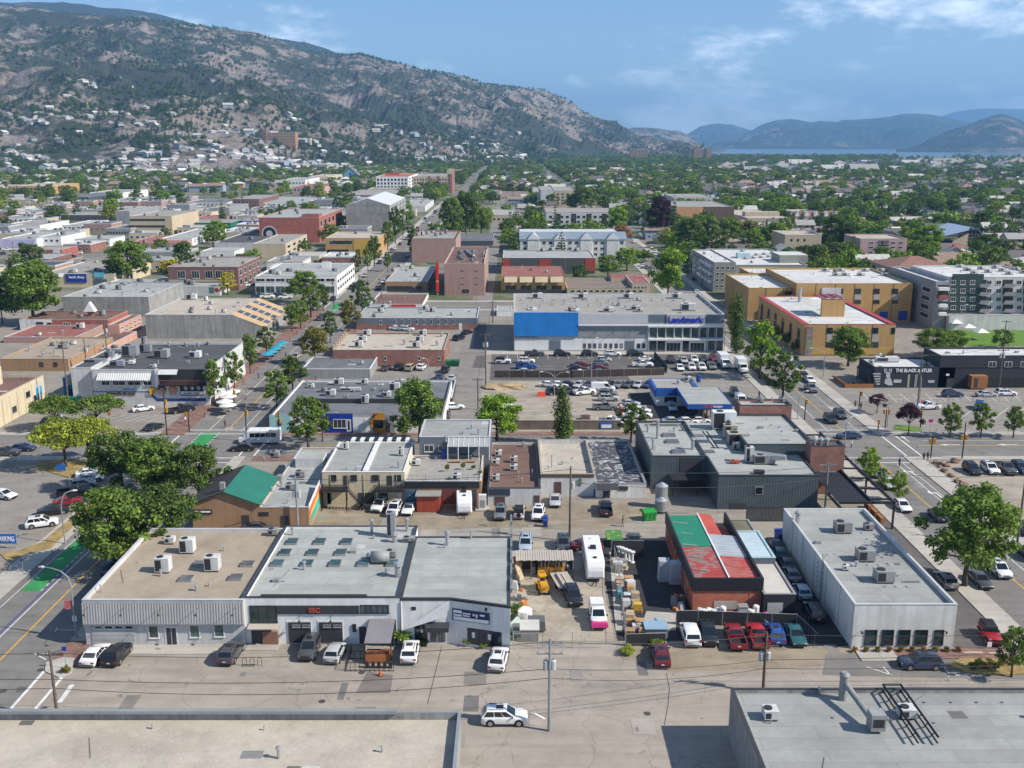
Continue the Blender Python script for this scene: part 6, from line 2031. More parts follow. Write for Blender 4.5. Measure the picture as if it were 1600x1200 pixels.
b.face([A4[0],A4[1],r1_,r0_]);b.face([A4[2],A4[3],r0_,r1_]);b.face([A4[1],A4[2],r1_]);b.face([A4[3],A4[0],r0_])
b.bD('hip_roof',P('brown_shingle',(.24,.13,.1),.9,var=.2,sc=.8),X4.o,True)
X4.grid(1399,425,1496,462,8,4,.5,.55);X4.sidegrid(-1,4,4,2,X4.z-.5,.55,.55,fW,gD)
X5=B('pink_tower','pink five-storey apartment tower among the trees','apartment block',1345,1418,373,415,366,'pink','beige',.5,P('pale_pink_edge',(.55,.43,.4),.8))
X5.grid(1356,376,1410,412,5,5,.6,.5,fW,gD,1);X5.pN(1370,376,1387,400,fD,'balcony_recess',.03)
X5.sidegrid(-1,2,5,2,X5.z-1,.3,.4)
X6=B('sage_apartments','sage green stepped apartments with white roof and balconies','apartment block',1150,1262,414,452,389,'sage','white',.4,cP)
X6.grid(1154,417,1258,448,10,3,.5,.5,fW,gD);
for k in range(14):X6.uN(1160+(k*41)%94,393+(k*9)%17,1.8,1.4,.8)
X6.roofbox(1153,1172,404,394,2.2,P('glass_roof',(.45,.58,.62),.4),'roof_light',P('glass_roof',(.45,.58,.62)))
X6.roofbox(1218,1262,411,393,3.2,WM['sage'],'upper_floor',RF['white']);X6.sidegrid(-1,6,4,1,X6.z-.5,.6,.5,fW,gD)
X7=B('sage_apartment_wing','sage green street wing of the stepped apartments','apartment block',1116,1150,410,456,390,'sage','white',.4,cP)
X7.grid(1118,414,1148,452,4,4,.5,.5,fW,gD);X7.sidegrid(-1,5,4,2,X7.z-.5,.6,.55,fW,gD)
for k in range(4):
 for j in range(3):
  zz_=3.2+j*3.
  X7.box(X7.X0-1.4,X7.Y0+2+k*6,zz_,X7.X0,X7.Y0+5+k*6,zz_+1.,mW,'balcony')
def gabl(name,lB,u0,u1,vt,vb,vk,wall,n,rise,m,cat='apartment block',cols=10,rows=3):
 q=B(name,lB,cat,u0,u1,vt,vb,vk,wall,'white',.05)
 w=(q.X1-q.X0)/n
 for k in range(n):
  x0,x1=q.X0+w*k+w*.08,q.X0+w*(k+1)-w*.08;xm_=(x0+x1)/2;ww=w*.22
  b=MB();b.prism([(xm_-ww,q.Y0-.6),(xm_+ww,q.Y0-.6),(xm_+ww,q.Y0+.0),(xm_-ww,q.Y0+.0)],.5,q.z);b.bD('bay',q.wall_m,q.o,True)
  wl(q.o,'gable',[mW]if False else WM['white'],[[(xm_-ww-.3,q.Y0-.9,q.z),(xm_+ww+.3,q.Y0-.9,q.z),(xm_,q.Y0-.9,q.z+rise*1.1)],[(xm_-ww-.3,q.Y0+5,q.z),(xm_+ww+.3,q.Y0+5,q.z),(xm_,q.Y0+5,q.z+rise*1.1)]])
 b=MB();d=min(8,(q.Y1-q.Y0)*.4)
 b.loft([[(q.X0-.5,q.Y0-.5,q.z+.1),(q.X0-.5,q.Y0+d,q.z+rise),(q.X0-.5,q.Y0+2*d,q.z+.1)],[(q.X1+.5,q.Y0-.5,q.z+.1),(q.X1+.5,q.Y0+d,q.z+rise),(q.X1+.5,q.Y0+2*d,q.z+.1)]]);b.bD('pitched_roof',m,q.o,True)
 q.grid(u0+2,vt+1,u1-2,vb-1,cols,rows,.55,.5,fW,gD,1)
 return q
m_blroof=P('blue_grey_metal_roof',(.2,.25,.3),.5,var=.1)
m_brsh=P('brown_shingle',(.24,.13,.1))
Y1b=gabl('gabled_condos','pale condos with blue-grey gabled roofs in front of the grey flats',813,978,374,403,358,'offwhite',4,3.2,m_blroof,cols=16)
Y2b=B('grey_flats','grey flat-roofed apartment block with arched bays and red roof trim','apartment block',853,963,332,362,325,'greywhite','concrete',.3,P('dull_red_trim',(.28,.08,.07),.7));Y2b.grid(856,335,960,358,12,3,.55,.5,f_grey,gD)
for k in range(4):Y2b.pN(868+k*24,334,876+k*24,358,fD,'balcony_recess',.05)
Y3b=B('grey_tower_flats','grey and tan apartment block left of the big round tree','apartment block',865,900,298,323,292,'tanlight','concrete',.4);Y3b.grid(868,301,898,320,4,4,.45,.45,fD,gD)
Y3c=B('pale_stair_block','pale grey blank wing of the tan apartment block','apartment block',845,866,297,323,291,'greywhite','concrete',.4)
Y4b=B('orange_balcony_flats','long apartments with orange and brown balcony fronts','apartment block',1055,1146,323,350,314,'concrete','concrete',.4)
Y4b.pN(1055,323,1098,343,P('peach_front',(.5,.28,.14),.8),'peach_front',.2);Y4b.pN(1098,323,1146,350,P('brown_front',(.14,.09,.07),.8),'brown_front',.3)
Y4b.grid(1057,325,1146,348,9,3,.75,.5,f_tan,gD)
Y4c=B('pale_upper_flats','pale apartment block rising behind the orange balconies','apartment block',1052,1114,308,330,303,'greywhite','concrete',.3);Y4c.grid(1056,311,1112,322,8,2,.5,.5)
Y5b=gabl('brown_townhouses','brown townhouses with a row of small pointed gables',1238,1312,338,350,327,'tanlight',5,3.5,m_brsh,'townhouses',10,2)
Y6b=B('tan_slab_flats','tan apartment slab with flat roof between dark trees','apartment block',1227,1284,367,400,360,'tanlight','beige',.3);Y6b.grid(1232,372,1262,378,3,1,.3,.6,fD)
Y7b=B('long_low_flats','long low buff flats with stacked flat roofs','apartment block',1168,1236,341,355,328,'tanlight','beige',.2);Y7b.grid(1172,344,1232,353,10,2,.5,.45,fW,gD);Y7b.roofbox(1164,1218,338,330,3,WM['tanlight'],'upper_floor',RF['beige'])
cu0,cu1=1462,1512
Yc=at(1500,384).y
OCC.append((fp(1440,384,Yc)[0],Yc-55,fp(1545,384,Yc)[0],Yc+42))
Ch=thing('blue_roof_church','church with a very large plain blue-grey roof and gridded gable window','church',(fp(1500,384,Yc)[0],Yc,0))
xa,_=fp(1496,384,Yc);xb=fp(1533,384,Yc)[0];xr_=fp(1523,384,Yc)[0]
zt2=fp(1523,357,Yc)[1];xl_=xa-2
b=MB();b.face([(xa-3,Yc,0),(xb,Yc,0),(xb,Yc,4),(xr_,Yc,zt2-.3),(xa-3,Yc,2.4)]);b.face([(xb,Yc,0),(xb,Yc+30,0),(xb,Yc+30,4),(xb,Yc,4)]);b.bD('wall',WM['tanlight'],Ch,True)
b=MB()
b.loft([[(xa-16,Yc+6,2.),(xr_,Yc-1,zt2),(xr_,Yc-1,zt2+.3),(xa-16,Yc+6,2.3)],[(xa-16,Yc+30,2.),(xr_,Yc+38,zt2),(xr_,Yc+38,zt2+.3),(xa-16,Yc+30,2.3)]])
b.loft([[(xr_,Yc-1,zt2),(xb+2,Yc-1,3.4),(xb+2,Yc-1,3.7),(xr_,Yc-1,zt2+.3)],[(xr_,Yc+38,zt2),(xb+2,Yc+38,3.4),(xb+2,Yc+38,3.7),(xr_,Yc+38,zt2+.3)]])
b.bD('roof',P('pale_blue_metal',(.3,.38,.5),.5,var=.05),Ch,True)
for i in range(4):
 for j in range(5):
  x0=xr_-4+i*2.;z0=1+j*1.9
  wb(Ch,'window',gD,x0,Yc-.1,z0,x0+1.7,Yc,z0+1.6)
CA=B('church_annex','low brown-roofed annex in front of the blue-roofed church','building',1479,1524,386,395,380,'tanlight',ROOF('terracotta_roof',(.27,.11,.09)),.05)
# left of the main street
def mural_face(s,m):pass
ML=B('mural_restaurant','pale restaurant with painted wall mural, striped awning and dark roof','building',143,323,578,634,535,'greywhite','dark',.5,cP)
ML2=B('mural_restaurant_wing','pale windowless wing at the left end of the mural restaurant','building',110,142,575,632,545,'greywhite','dark',.1,cP)
ML.awning(153,583,236,594,1.3,WAVY('white_ribbed_awning',(.62,.62,.6),.5,'X',.5,0,.4),'awning')
for u0,u1 in((159,172),(176,196),(200,220),(224,238)):ML.win(u0,595,u1,602,fW,gD,1)
ML.pN(145,611,232,613,P('mural_blue',(.1,.2,.32),.8),'mural_stripe',.03);ML.pN(245,622,322,627,P('mural_navy',(.02,.05,.17),.8),'mural_stripe',.03)
b=MB();Ym=ML.Y0-.04
b.face([(fp(u,v,Ym)[0],Ym,fp(u,v,Ym)[1])for u,v in((245,627),(245,622),(233,611),(231,613))][::-1]);b.bD('mural_stripe',P('mural_navy',(.02,.05,.17)),ML.o,True)
ML.text('Peach-ti-cut',168,612,212,617.5,P('mural_brown',(.2,.08,.03),.8),.03);ML.text('welcome',192,606.5,211,609,P('mural_blue',(.1,.2,.32)),.02)
def disc(u,v,ru,m,name,off=.05,squash=1.):
 x,z=fp(u,v,ML.Y0-off);s_=ML.Y0/FPX*1.02
 wf(ML.o,name,m,[(x+ru*s_*math.cos(a*math.pi/12),ML.Y0-off,z+ru*s_*squash*math.sin(a*math.pi/12))for a in range(24)])
disc(238,610,6.5,P('mural_amber',(.5,.28,.04),.8),'mural_sun');
for u,hair in((253,(.02,.03,.08)),(270,(.42,.2,.05))):
 disc(u,609,7.2,P('mural_hair_%d'%u,hair,.8),'mural_cap',.05);disc(u,612,6.2,P('mural_skin',(.5,.27,.17),.8),'mural_face',.06,.95)
 disc(u,615,2.2,P('mural_white',(.45,.46,.48)),'mural_smile',.07,.4)
ML.pN(282,602,318,618,mB,'sign_board',.05)
for k,ch in enumerate('OKA'):
 disc(290+k*10,606.5,2.9,m_let,'sign_disc',.07);ML.text(ch,288.6+k*10,604.8,291.4+k*10,608.2,mB,.02,ML.Y0-.03)
ML.pN(283,611.5,317,616.5,m_let,'sign_strip',.065);ML.text('sushi bar',287,612.6,313,615.4,mB,.01,ML.Y0-.02)
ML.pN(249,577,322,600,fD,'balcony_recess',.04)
xa,za=fp(249,600,ML.Y0);xb=fp(323,600,ML.Y0)[0]
ML.box(xa,ML.Y0-1.,za-.25,xb,ML.Y0,za,mB,'balcony_deck');b=MB()
b.tube([(xa,ML.Y0-.95,za+1.),(xb,ML.Y0-.95,za+1.)],.05,4)
for k in range(24):b.tube([(xa+(xb-xa)*k/23,ML.Y0-.95,za),(xa+(xb-xa)*k/23,ML.Y0-.95,za+1)],.03,4)
b.bD('balcony_railing',P('rust_rail',(.25,.09,.07)),ML.o,True)
ML.awning(248,577,278,585,1.2,mU,'balcony_canopy');ML.pN(244,576,249,602,mW,'pier',.3)
for u,v,w,d,h,mm in((205,556,3.4,2.2,2.6,mA),(227,550,3,1.6,2.,mA),(254,559,3.,2.4,2.,mV),(306,559,2.4,2,1.6,mU),(184,573,3,1.2,1.4,mA),(150,569,5,1.2,1.2,mA),(172,562,2,1.4,2,mA),(202,569,2.4,1.6,.8,mU),(168,551,1.6,1.2,1,mV),(180,546,1.6,1.2,1,mV),(240,575,1.2,1,.8,mU),(226,541,1,1,2.4,mA)):ML.uN(u,v,w,d,h,mm)
for u,v in((264,540),(290,540),(310,541),(291,541),(326,539),(210,567)):ML.vN(u,v,.6,.25)
ML.sidegrid(1,4,1,2.5,4.5,.6,.8,fW,gD)
def sI(name,lB,u0,u1,vt,vb,vk,wall,roof,wins=None,units=0,cat='building',side=None,par=.3,cop=None,h=None):
 q=B(name,lB,cat,u0,u1,vt,vb,vk,wall,roof,par,cop,h)
 if wins:
  q.grid(u0+1,wins[2],u1-1,wins[3],wins[0],wins[1],.55,.6,wins[4]if len(wins)>4 else fW,gD)
 rr=random.Random(int(u0*7+vt))
 for k in range(units):
  z=q.z-q.par;v_lo=pJ((0,q.Y0+1,z))[1];v_hi=pJ((0,q.Y1-1.5,z))[1]
  t=rr.uniform(.12,.88);vv=v_hi+(v_lo-v_hi)*rr.uniform(.1,.9)
  yy=at(0,vv,z).y;uu=pJ((q.X0+(q.X1-q.X0)*t,yy,z))[0]
  if rr.random()<.7:q.uN(uu,vv,rr.choice((1.4,2.,2.6)),1.6,rr.choice((.8,1.2,1.6)),rr.choice((mU,mV,mA)))
  else:q.vN(uu,vv,.8,.25)
 if side:q.sidegrid(side[0],side[1],side[2],1.2,q.z-.6,.5,.55,fW,gD)
 return q
WD=B('wedge_roof_building','blank concrete hall with slanted tan roof over glass strips','building',226,362,492,529,466,'concrete','beige',.1,cP)
y0,y1,z=WD.Y0,WD.Y1,WD.z
xs0=WD.X1;xs1=fp(446,515,y0)[0]-4;z1=3.4
xs1=fp(412,527,y0)[0]
b=MB();b.face([(xs0,y0,-.2),(xs1,y0,-.2),(xs1,y0,z1),(xs0,y0,z)]);b.face([(xs1,y0,-.2),(xs1,y1,-.2),(xs1,y1,z1),(xs1,y0,z1)]);b.face([(xs1,y1,-.2),(xs0,y1,-.2),(xs0,y1,z),(xs1,y1,z1)]);b.bD('slanted_wall',WD.wall_m,WD.o,True)
mtan,mgl=P('tan_roof_sheet',(.46,.33,.18),.7),GLASS('roof_glass',(.06,.065,.09),.15)
nst=7
for k in range(nst):
 ya,yb=y0+(y1-y0)*k/nst,y0+(y1-y0)*(k+1)/nst
 b=MB();b.loft([[(xs0-.1,ya,z+.02),(xs1+.5,ya,z1-.1),(xs1+.5,ya,z1+.05),(xs0-.1,ya,z+.18)],[(xs0-.1,yb,z+.02),(xs1+.5,yb,z1-.1),(xs1+.5,yb,z1+.05),(xs0-.1,yb,z+.18)]])
 rs_=b.bD('roof_strip',mtan,WD.o,True)
 if k%2:
  for j in range(5):
   t0,t1=j/5+.02,(j+1)/5-.02
   f0=lambda t:(xs0-.1+(xs1+.6-xs0)*t,z+.2+(z1-z-.13)*t)
   (xa,za),(xb,zb)=f0(t0),f0(t1)
   wf(rs_,'roof_pane',mgl,[(xa,ya+.25,za+.02),(xb,ya+.25,zb+.02),(xb,yb-.25,zb+.02),(xa,yb-.25,za+.02)])
WD.uN(300,468,3,2,1.8);WD.uN(322,470,1,1,1.4,mW)
sI('concrete_hall','long weathered concrete hall with white roof behind the wedge building',97,232,464,494,441,'concrete','light',None,6)
whb=sI('white_end_shop','grey shop with white end wall and rooftop clutter near the wedge',150,343,448,462,436,'greywhite','light',None,10);whb.pN(327,449,335,458,P('green_sign',(.08,.16,.12),.7),'wall_sign',.05);whb.pN(336,450,341,456,m_redsign,'wall_sign',.05)
OB=sI('old_brick_house','old white and brick building with brown rubble roof and brick chimney',32,168,500,516,486,'brickred','brown',None,1,cop=m_copt)
OB.pN(32,499,82,515,WM['offwhite'],'white_front',.06);OB.win(57,503,68,508,fD,gD,Y=OB.Y0-.07);OB.win(74,504,81,509,fD,gD,Y=OB.Y0-.07)
for u in(105,127):OB.win(u-6,504,u+6,511,fW,gD,2)
p=at(142,492,OB.z);wb(OB.o,'chimney',WM['brick'],p.x-.7,p.y-.7,OB.z-.3,p.x+.7,p.y+.7,OB.z+2.2)
wl(OB.o,'chimney_cover',WM['white'],[[(p.x-1.8,p.y-1.2,OB.z+1.2),(p.x+1.8,p.y-1.2,OB.z+1.2),(p.x+.1,p.y-.9,OB.z+4.2)],[(p.x-1.8,p.y+1,OB.z+1.2),(p.x+1.8,p.y+1,OB.z+1.2),(p.x+.1,p.y+.8,OB.z+4.2)]])
sI('terracotta_flat_shop','low shop with reddish brown flat roof in front of the old brick house',5,118,527,536,508,'rose',ROOF('terracotta_roof',(.27,.11,.09)),None,2)
T_=sI('tan_roof_store','old tan-roofed stores with brown front and small dark windows',0,106,561,580,527,'brown','tan',None,5,cop=m_copt)
for u in(65,87):T_.win(u-3,566,u+3,572,fD,gD)
sI('brown_lean_shop','narrow brown-roofed shop with salmon side wall',106,160,545,556,518,'salmon','brown',None,2,side=(1,6,1))
sI('arched_side_shop','salmon two-storey shop with arched side windows',168,186,508,530,492,'salmon','brown',None,0,side=(1,5,2))
q0,q1=at(2,662),at(72,628)
CW=B('cream_warehouse','long cream warehouse side with wall panels at the left edge','building',0,0,0,0,0,'cream','brown',.4,m_copt,xyz=(q1.x-30,q1.x,q0.y-8,q1.y,sp(70,585,q1.x)[1]))
for k in range(8):
 yy=CW.Y0+(CW.Y1-CW.Y0)*(k+.1)/8
 CW.box(CW.X1,yy,.1,CW.X1+.08,yy+.5,CW.z-.6,WM['tanlight'],'wall_pilaster')
for k in(3,5,6):CW.wI(CW.X1,CW.Y0+(CW.Y1-CW.Y0)*(k+.6)/8,1.4 if k!=5 else 3,2.,1.4,R(90),f_grey,gD)
ym=CW.Y1-3
for k,cc in enumerate(((.42,.43,.46),(.02,.3,.5),(.05,.08,.16))):CW.box(CW.X1,ym-1.5+k*.35,3.4-k*1.4,CW.X1+.03+k*.02,ym+2.-k*.35,CW.z-.8-k*1.2,P('tall_mural_%d'%k,cc,.8),'mural_patch')
CW2=B('warehouse_upper_floor','cream upper storey set back on the warehouse roof','building',0,0,0,0,0,'cream','light',.3,cP,xyz=(CW.X0,CW.X1-6,CW.Y0+8,CW.Y1-6,CW.z+3.4))
BM=B('blue_mural_wall','blue and white painted mural wall between warehouse and restaurant','wall',0,0,0,0,0,P('mural_deep_blue',(.02,.09,.26),.8,sT=(.02,.25,.45),sA=.7,sS=.25),'concrete',.2,cP,xyz=(ML2.X0-3.4,ML2.X0-2.6,ML2.Y0+3,ML2.Y0+18,5.4))
BM.box(BM.X1,BM.Y0,3.4,BM.X1+.05,BM.Y1,5.3,WM['offwhite'],'white_band');BM.box(BM.X1,BM.Y0+1,2.4,BM.X1+.07,BM.Y1-4,3.4,P('mural_cyan',(.04,.38,.55),.8),'cyan_band')
bk=sI('bank_corner','cream corner bank with blue sign and striped awning',62,178,428,449,409,'cream','concrete',None,8)
bk.pN(104,428,136,441,m_bluesign,'blue_sign',.3);bk.text('bank shop',108,431,132,436,m_let,.02,bk.Y0-.3);bk.pN(148,426,163,433,P('aqua_sign',(.12,.45,.55),.6),'aqua_sign',.3);bk.pN(148,436,168,449,g_blue,'shopfront',.2);bk.sidegrid(1,4,1,2,bk.z-1,.5,.6);bk.awning(62,427,100,433,1.5,cP)
B8=sI('old_brick_hotel','dark red brick two-storey corner building with white-framed windows',262,371,417,454,401,'brickdark','concrete',None,3,cop=P('pale_cornice',(.46,.42,.38),.8))
for u in(284,306,327,343,359):B8.win(u-6,423,u+6,435,fW,gD,2)
B8.sidegrid(1,5,2,1,B8.z-.6,.5,.6,fW,gD);B8.pN(264,437,369,440,f_tan,'sign_band',.2)
for u in(280,305,330,352):B8.pN(u-8,442,u+8,453,gD,'shopfront',.15)
b8b=sI('white_roof_flat','small white flat on top of the dark brick corner building',313,366,393,414,387,'offwhite','light',None,0);b8b.win(333,399,338,405,f_grey,gD);b8b.win(345,397,349,402,f_grey,gD)
B10=sI('banded_store','white two-storey store with long dark window bands',398,526,432,461,411,'white','light',None,5)
for v0,v1 in((435,440),(447,458)):
 for k in range(8):B10.win(400+k*15.6,v0,414+k*15.6,v1,fW,gG if v0>440 else gD,1)
B10.roofbox(503,517,419,409,2.6,WM['white']);B10.sidegrid(1,8,2,.8,B10.z-.8,.7,.5,fW,gD)
sI('pink_red_roof_shop','long shop with dull red roof and pink street end',196,281,380,390,368,'rose',ROOF('dull_red_roof',(.3,.13,.11),seam=0),None,2,side=(1,4,2))
sI('white_gable_row','white row of shops with small square windows beside the pink shop',250,300,373,384,357,'white','light',None,2,side=(1,7,2))
b12=sI('dark_roof_store','pale blue-grey store with very dark flat roof',335,402,379,391,365,'greywhite','dark',None,1)
b12b=sI('tan_corner_store','tan two-storey store with small square side windows',395,446,381,404,366,'tanlight','concrete',None,2,side=(1,4,2))
b13=sI('purple_white_store','white store with pale violet front panels at the left edge',0,57,373,390,362,'white','light',None,3);b13.pN(0,374,56,387,P('pale_violet',(.44,.42,.58),.8),'violet_front',.1);b13.pN(60,0,60,0,m_door,'x')if False else None
b13b=sI('white_end_store','white end building with two square windows beside the violet front',58,95,370,388,362,'white','light',(4,1,373,379),2)
sI('red_shed_shop','small bright red shop with a white sign panel',42,96,390,404,384,'brickred','concrete',None,0).pN(83,388,94,396,WM['offwhite'],'white_sign',.1)
sI('flat_roof_diner','low dark red diner with long white roof',8,76,405,416,396,'brickdark','light',None,1)
sI('striped_roof_shop','low shop with grey ribbed roof behind the bank',95,170,410,414,401,'brown',ROOF('ribbed_grey_roof',(.24,.22,.2),seam=.8),None,1)
ct=sI('concrete_office','pale concrete office with dark horizontal window bands',202,268,338,366,329,'tanlight','concrete',None,3)
for v in(342,352):ct.pN(203,v,258,v+3,fD,'window_band',.06)
for v in(342,352):
 for k in range(5):ct.win(204+k*11,v,213+k*11,v+3,fD,gD)
sI('grey_blank_block','blank grey block left of the concrete office',181,202,330,352,322,'grey','concrete',None,0)
gs=sI('green_front_store','long low store with dark green sloping front',267,360,348,357,342,'green','concrete',None,2);gs.grid(270,352,357,356,8,1,.3,.5,fD)
sI('rust_gable_store','low rust-roofed store behind the green front',297,345,342,347,336,'rose',ROOF('dull_red_roof',(.3,.13,.11)),None,0)
EK=sI('red_brick_hall','large plain red brick hall with round emblem on its side wall',404,498,340,379,326,'brickred','light',None,5,side=(1,6,2),cop=P('pale_cornice',(.46,.42,.38)))
x,z=fp(421,365,EK.Y0-.1);s_=EK.Y0/FPX
for rr_,mm,off in((12,P('emblem_white',(.5,.5,.5),.8),.06),(10,mB,.09),(5,P('emblem_white',(.5,.5,.5)),.12)):
 wf(EK.o,'wall_emblem',mm,[(x+rr_*s_*math.cos(a*math.pi/14),EK.Y0-off,max(.1,z+rr_*s_*math.sin(a*math.pi/14)))for a in range(28)])
EK.roofbox(472,498,340,332,2.2,WM['brickred'],'raised_corner')
GT=sI('grey_gable_tower','tall windowless grey block with shallow white gable roof',540,609,321,366,309,'concrete','white',None,0,par=.05)
b=MB();xm_=(GT.X0+GT.X1)/2;b.loft([[(GT.X0-.3,GT.Y0-.05,GT.z+.1),(GT.X1+.3,GT.Y0-.05,GT.z+.1),(xm_,GT.Y0-.05,GT.z+4.5)],[(GT.X0-.3,GT.Y1,GT.z+.1),(GT.X1+.3,GT.Y1,GT.z+.1),(xm_,GT.Y1,GT.z+4.5)]]);b.bD('gable_roof',[WM['concrete']]if False else P('pale_metal_roof',(.55,.57,.6),.5),GT.o,True)
wf(GT.o,'gable_wall',WM['concrete'],[(GT.X0,GT.Y0-.08,GT.z),(GT.X1,GT.Y0-.08,GT.z),(xm_,GT.Y0-.08,GT.z+4.3)])
for k in range(5):
 yy=GT.Y0+1.5+k*(GT.Y1-GT.Y0-3)/4;GT.box(GT.X1,yy-.5,0,GT.X1+.5,yy+.5,GT.z,mW,'white_pilaster')
GT.sidegrid(1,8,5,2,GT.z-1,.4,.5,fD,gD)
YB=sI('yellow_shop','two-storey shop with ochre front and pale parapet',508,590,372,400,362,'tan','beige',None,1);YB.pN(553,374,588,400,WM['yellow'],'ochre_front',.15);YB.pN(520,376,550,381,fD,'window_band',.1);YB.pN(512,390,545,399,gD,'shopfront',.1);YB.grid(512,375,552,383,4,1,.6,.8)
def church(name,lB,u0,u1,um,vt,ve,vb,m,rm):
 Y=at(um,vb).y;x0,x1=fp(u0,ve,Y)[0],fp(u1,ve,Y)[0];xm_,zt=fp(um,vt,Y);ze=fp(u0,ve,Y)[1]
 t_=thing(name,lB,'church',(xm_,Y,0));OCC.append((x0,Y-60,x1,Y+30))
 b=MB();b.face([(x0,Y,0),(x1,Y,0),(x1,Y,ze),(xm_,Y,zt),(x0,Y,ze)]);b.face([(x1,Y,0),(x1,Y+26,0),(x1,Y+26,ze),(x1,Y,ze)]);b.bD('wall',m,t_,True)
 b=MB();b.loft([[(x0-1,Y-.6,ze-.6),(xm_,Y-.6,zt),(xm_,Y-.6,zt+.4),(x0-1,Y-.6,ze-.2)],[(x0-1,Y+26,ze-.6),(xm_,Y+26,zt),(xm_,Y+26,zt+.4),(x0-1,Y+26,ze-.2)]])
 b.loft([[(xm_,Y-.6,zt),(x1+1,Y-.6,ze-.6),(x1+1,Y-.6,ze-.2),(xm_,Y-.6,zt+.4)],[(xm_,Y+26,zt),(x1+1,Y+26,ze-.6),(x1+1,Y+26,ze-.2),(xm_,Y+26,zt+.4)]]);b.bD('roof',rm,t_,True)
 wb(t_,'gable_window',gD,xm_-1.4,Y-.15,ze*.6,xm_+1.4,Y,ze+(zt-ze)*.45)
 b=MB();b.tube([(xm_,Y,zt),(xm_,Y,zt+2.4)],.15,4);b.box(xm_-.7,Y-.1,zt+1.4,xm_+.7,Y+.1,zt+1.7);b.bD('cross',mW,t_,True)
church('blue_church','small bright blue steep-gabled church',534,562,547,262,276,284,WM['skyblue'],P('grey_shingle',(.17,.15,.14),.9))
w4=sI('white_hotel','white four-storey hotel with orange-red roof',587,638,276,300,271,'white',ROOF('orange_roof',(.42,.13,.07),seam=0),(9,3,278,295,fD),0,side=(1,4,4));w4.roofbox(602,624,274,270,3,ROOF('orange_roof',(.42,.13,.07)),'roof_house',ROOF('orange_roof',(.42,.13,.07)))
sI('long_flat_store','long low store with white fascia below the white hotel',574,628,296,304,289,'white','concrete',(8,1,298,303),1)
h5=sI('terrace_hotel','tan and brick hotel wing with rows of paired windows',645,700,276,297,271,'tanlight','concrete',(12,3,278,294),2)
for u in(671,685):h5.pN(u-2,275,u+2,296,WM['brick'],'brick_strip',.2)
sI('brick_clock_tower','slim brick and cream tower at the end of the hotel',699,706,266,302,264,'brick','beige',(1,4,272,296),0,cat='tower').pN(698.5,265,706.5,272,WM['cream'],'cream_top',.3)
sc_=sI('brick_school','long red brick school with white upper window strip',447,510,250,262,245,'brickred','white',None,2);sc_.pN(447,247.5,510,253,WM['white'],'white_band',.3);sc_.grid(448,249,509,253,14,1,.45,.7,fW,gD);sc_.grid(448,255,509,261,14,1,.5,.7,fW,gD)
sI('white_school_hall','white school hall right of the brick school',510,546,252,260,247,'white','light',(8,1,254,259),2)
sI('white_school_tower','plain white block at the left end of the brick school',428,447,250,268,244,'white','light',None,0)
sI('brick_gymnasium','brick gymnasium with pale roof beside the playing field',300,348,240,250,236,'brick','light',(8,1,242,246),0)
sI('brick_classrooms','brick classroom block with white windows right of the gymnasium',352,410,240,253,233,'brick','light',(14,2,241,250),0)
sI('tan_apartments_left','tan apartment block at the left edge under the hills',12,70,291,304,286,'tan','beige',(10,2,293,302,fD),1)
sI('white_annex_left','white institutional block with small dark windows',139,192,301,312,296,'white','concrete',(9,1,303,309,fD),2)
sI('dark_gable_hall','dark grey hall with white end gable',96,138,308,320,302,'darkgrey','slate',None,0)
sI('long_car_dealer','long dark-fronted shop row with flat grey roof',90,180,336,345,330,'darkgrey','concrete',(16,1,338,344,f_grey),4)
sI('grey_window_store','grey store with a band of dark windows behind the parked cars',165,204,357,368,350,'grey','concrete',(8,1,361,366,fD),2)
wv=sI('white_portico_store','white building with gabled portico and tall windows',97,128,352,362,344,'white','light',(4,1,353,360),0)
sI('white_long_store','long white store with red awning edge at the far left',0,62,352,362,344,'white','concrete',None,4).pN(0,358,58,361,m_redsign,'red_awning',1.)
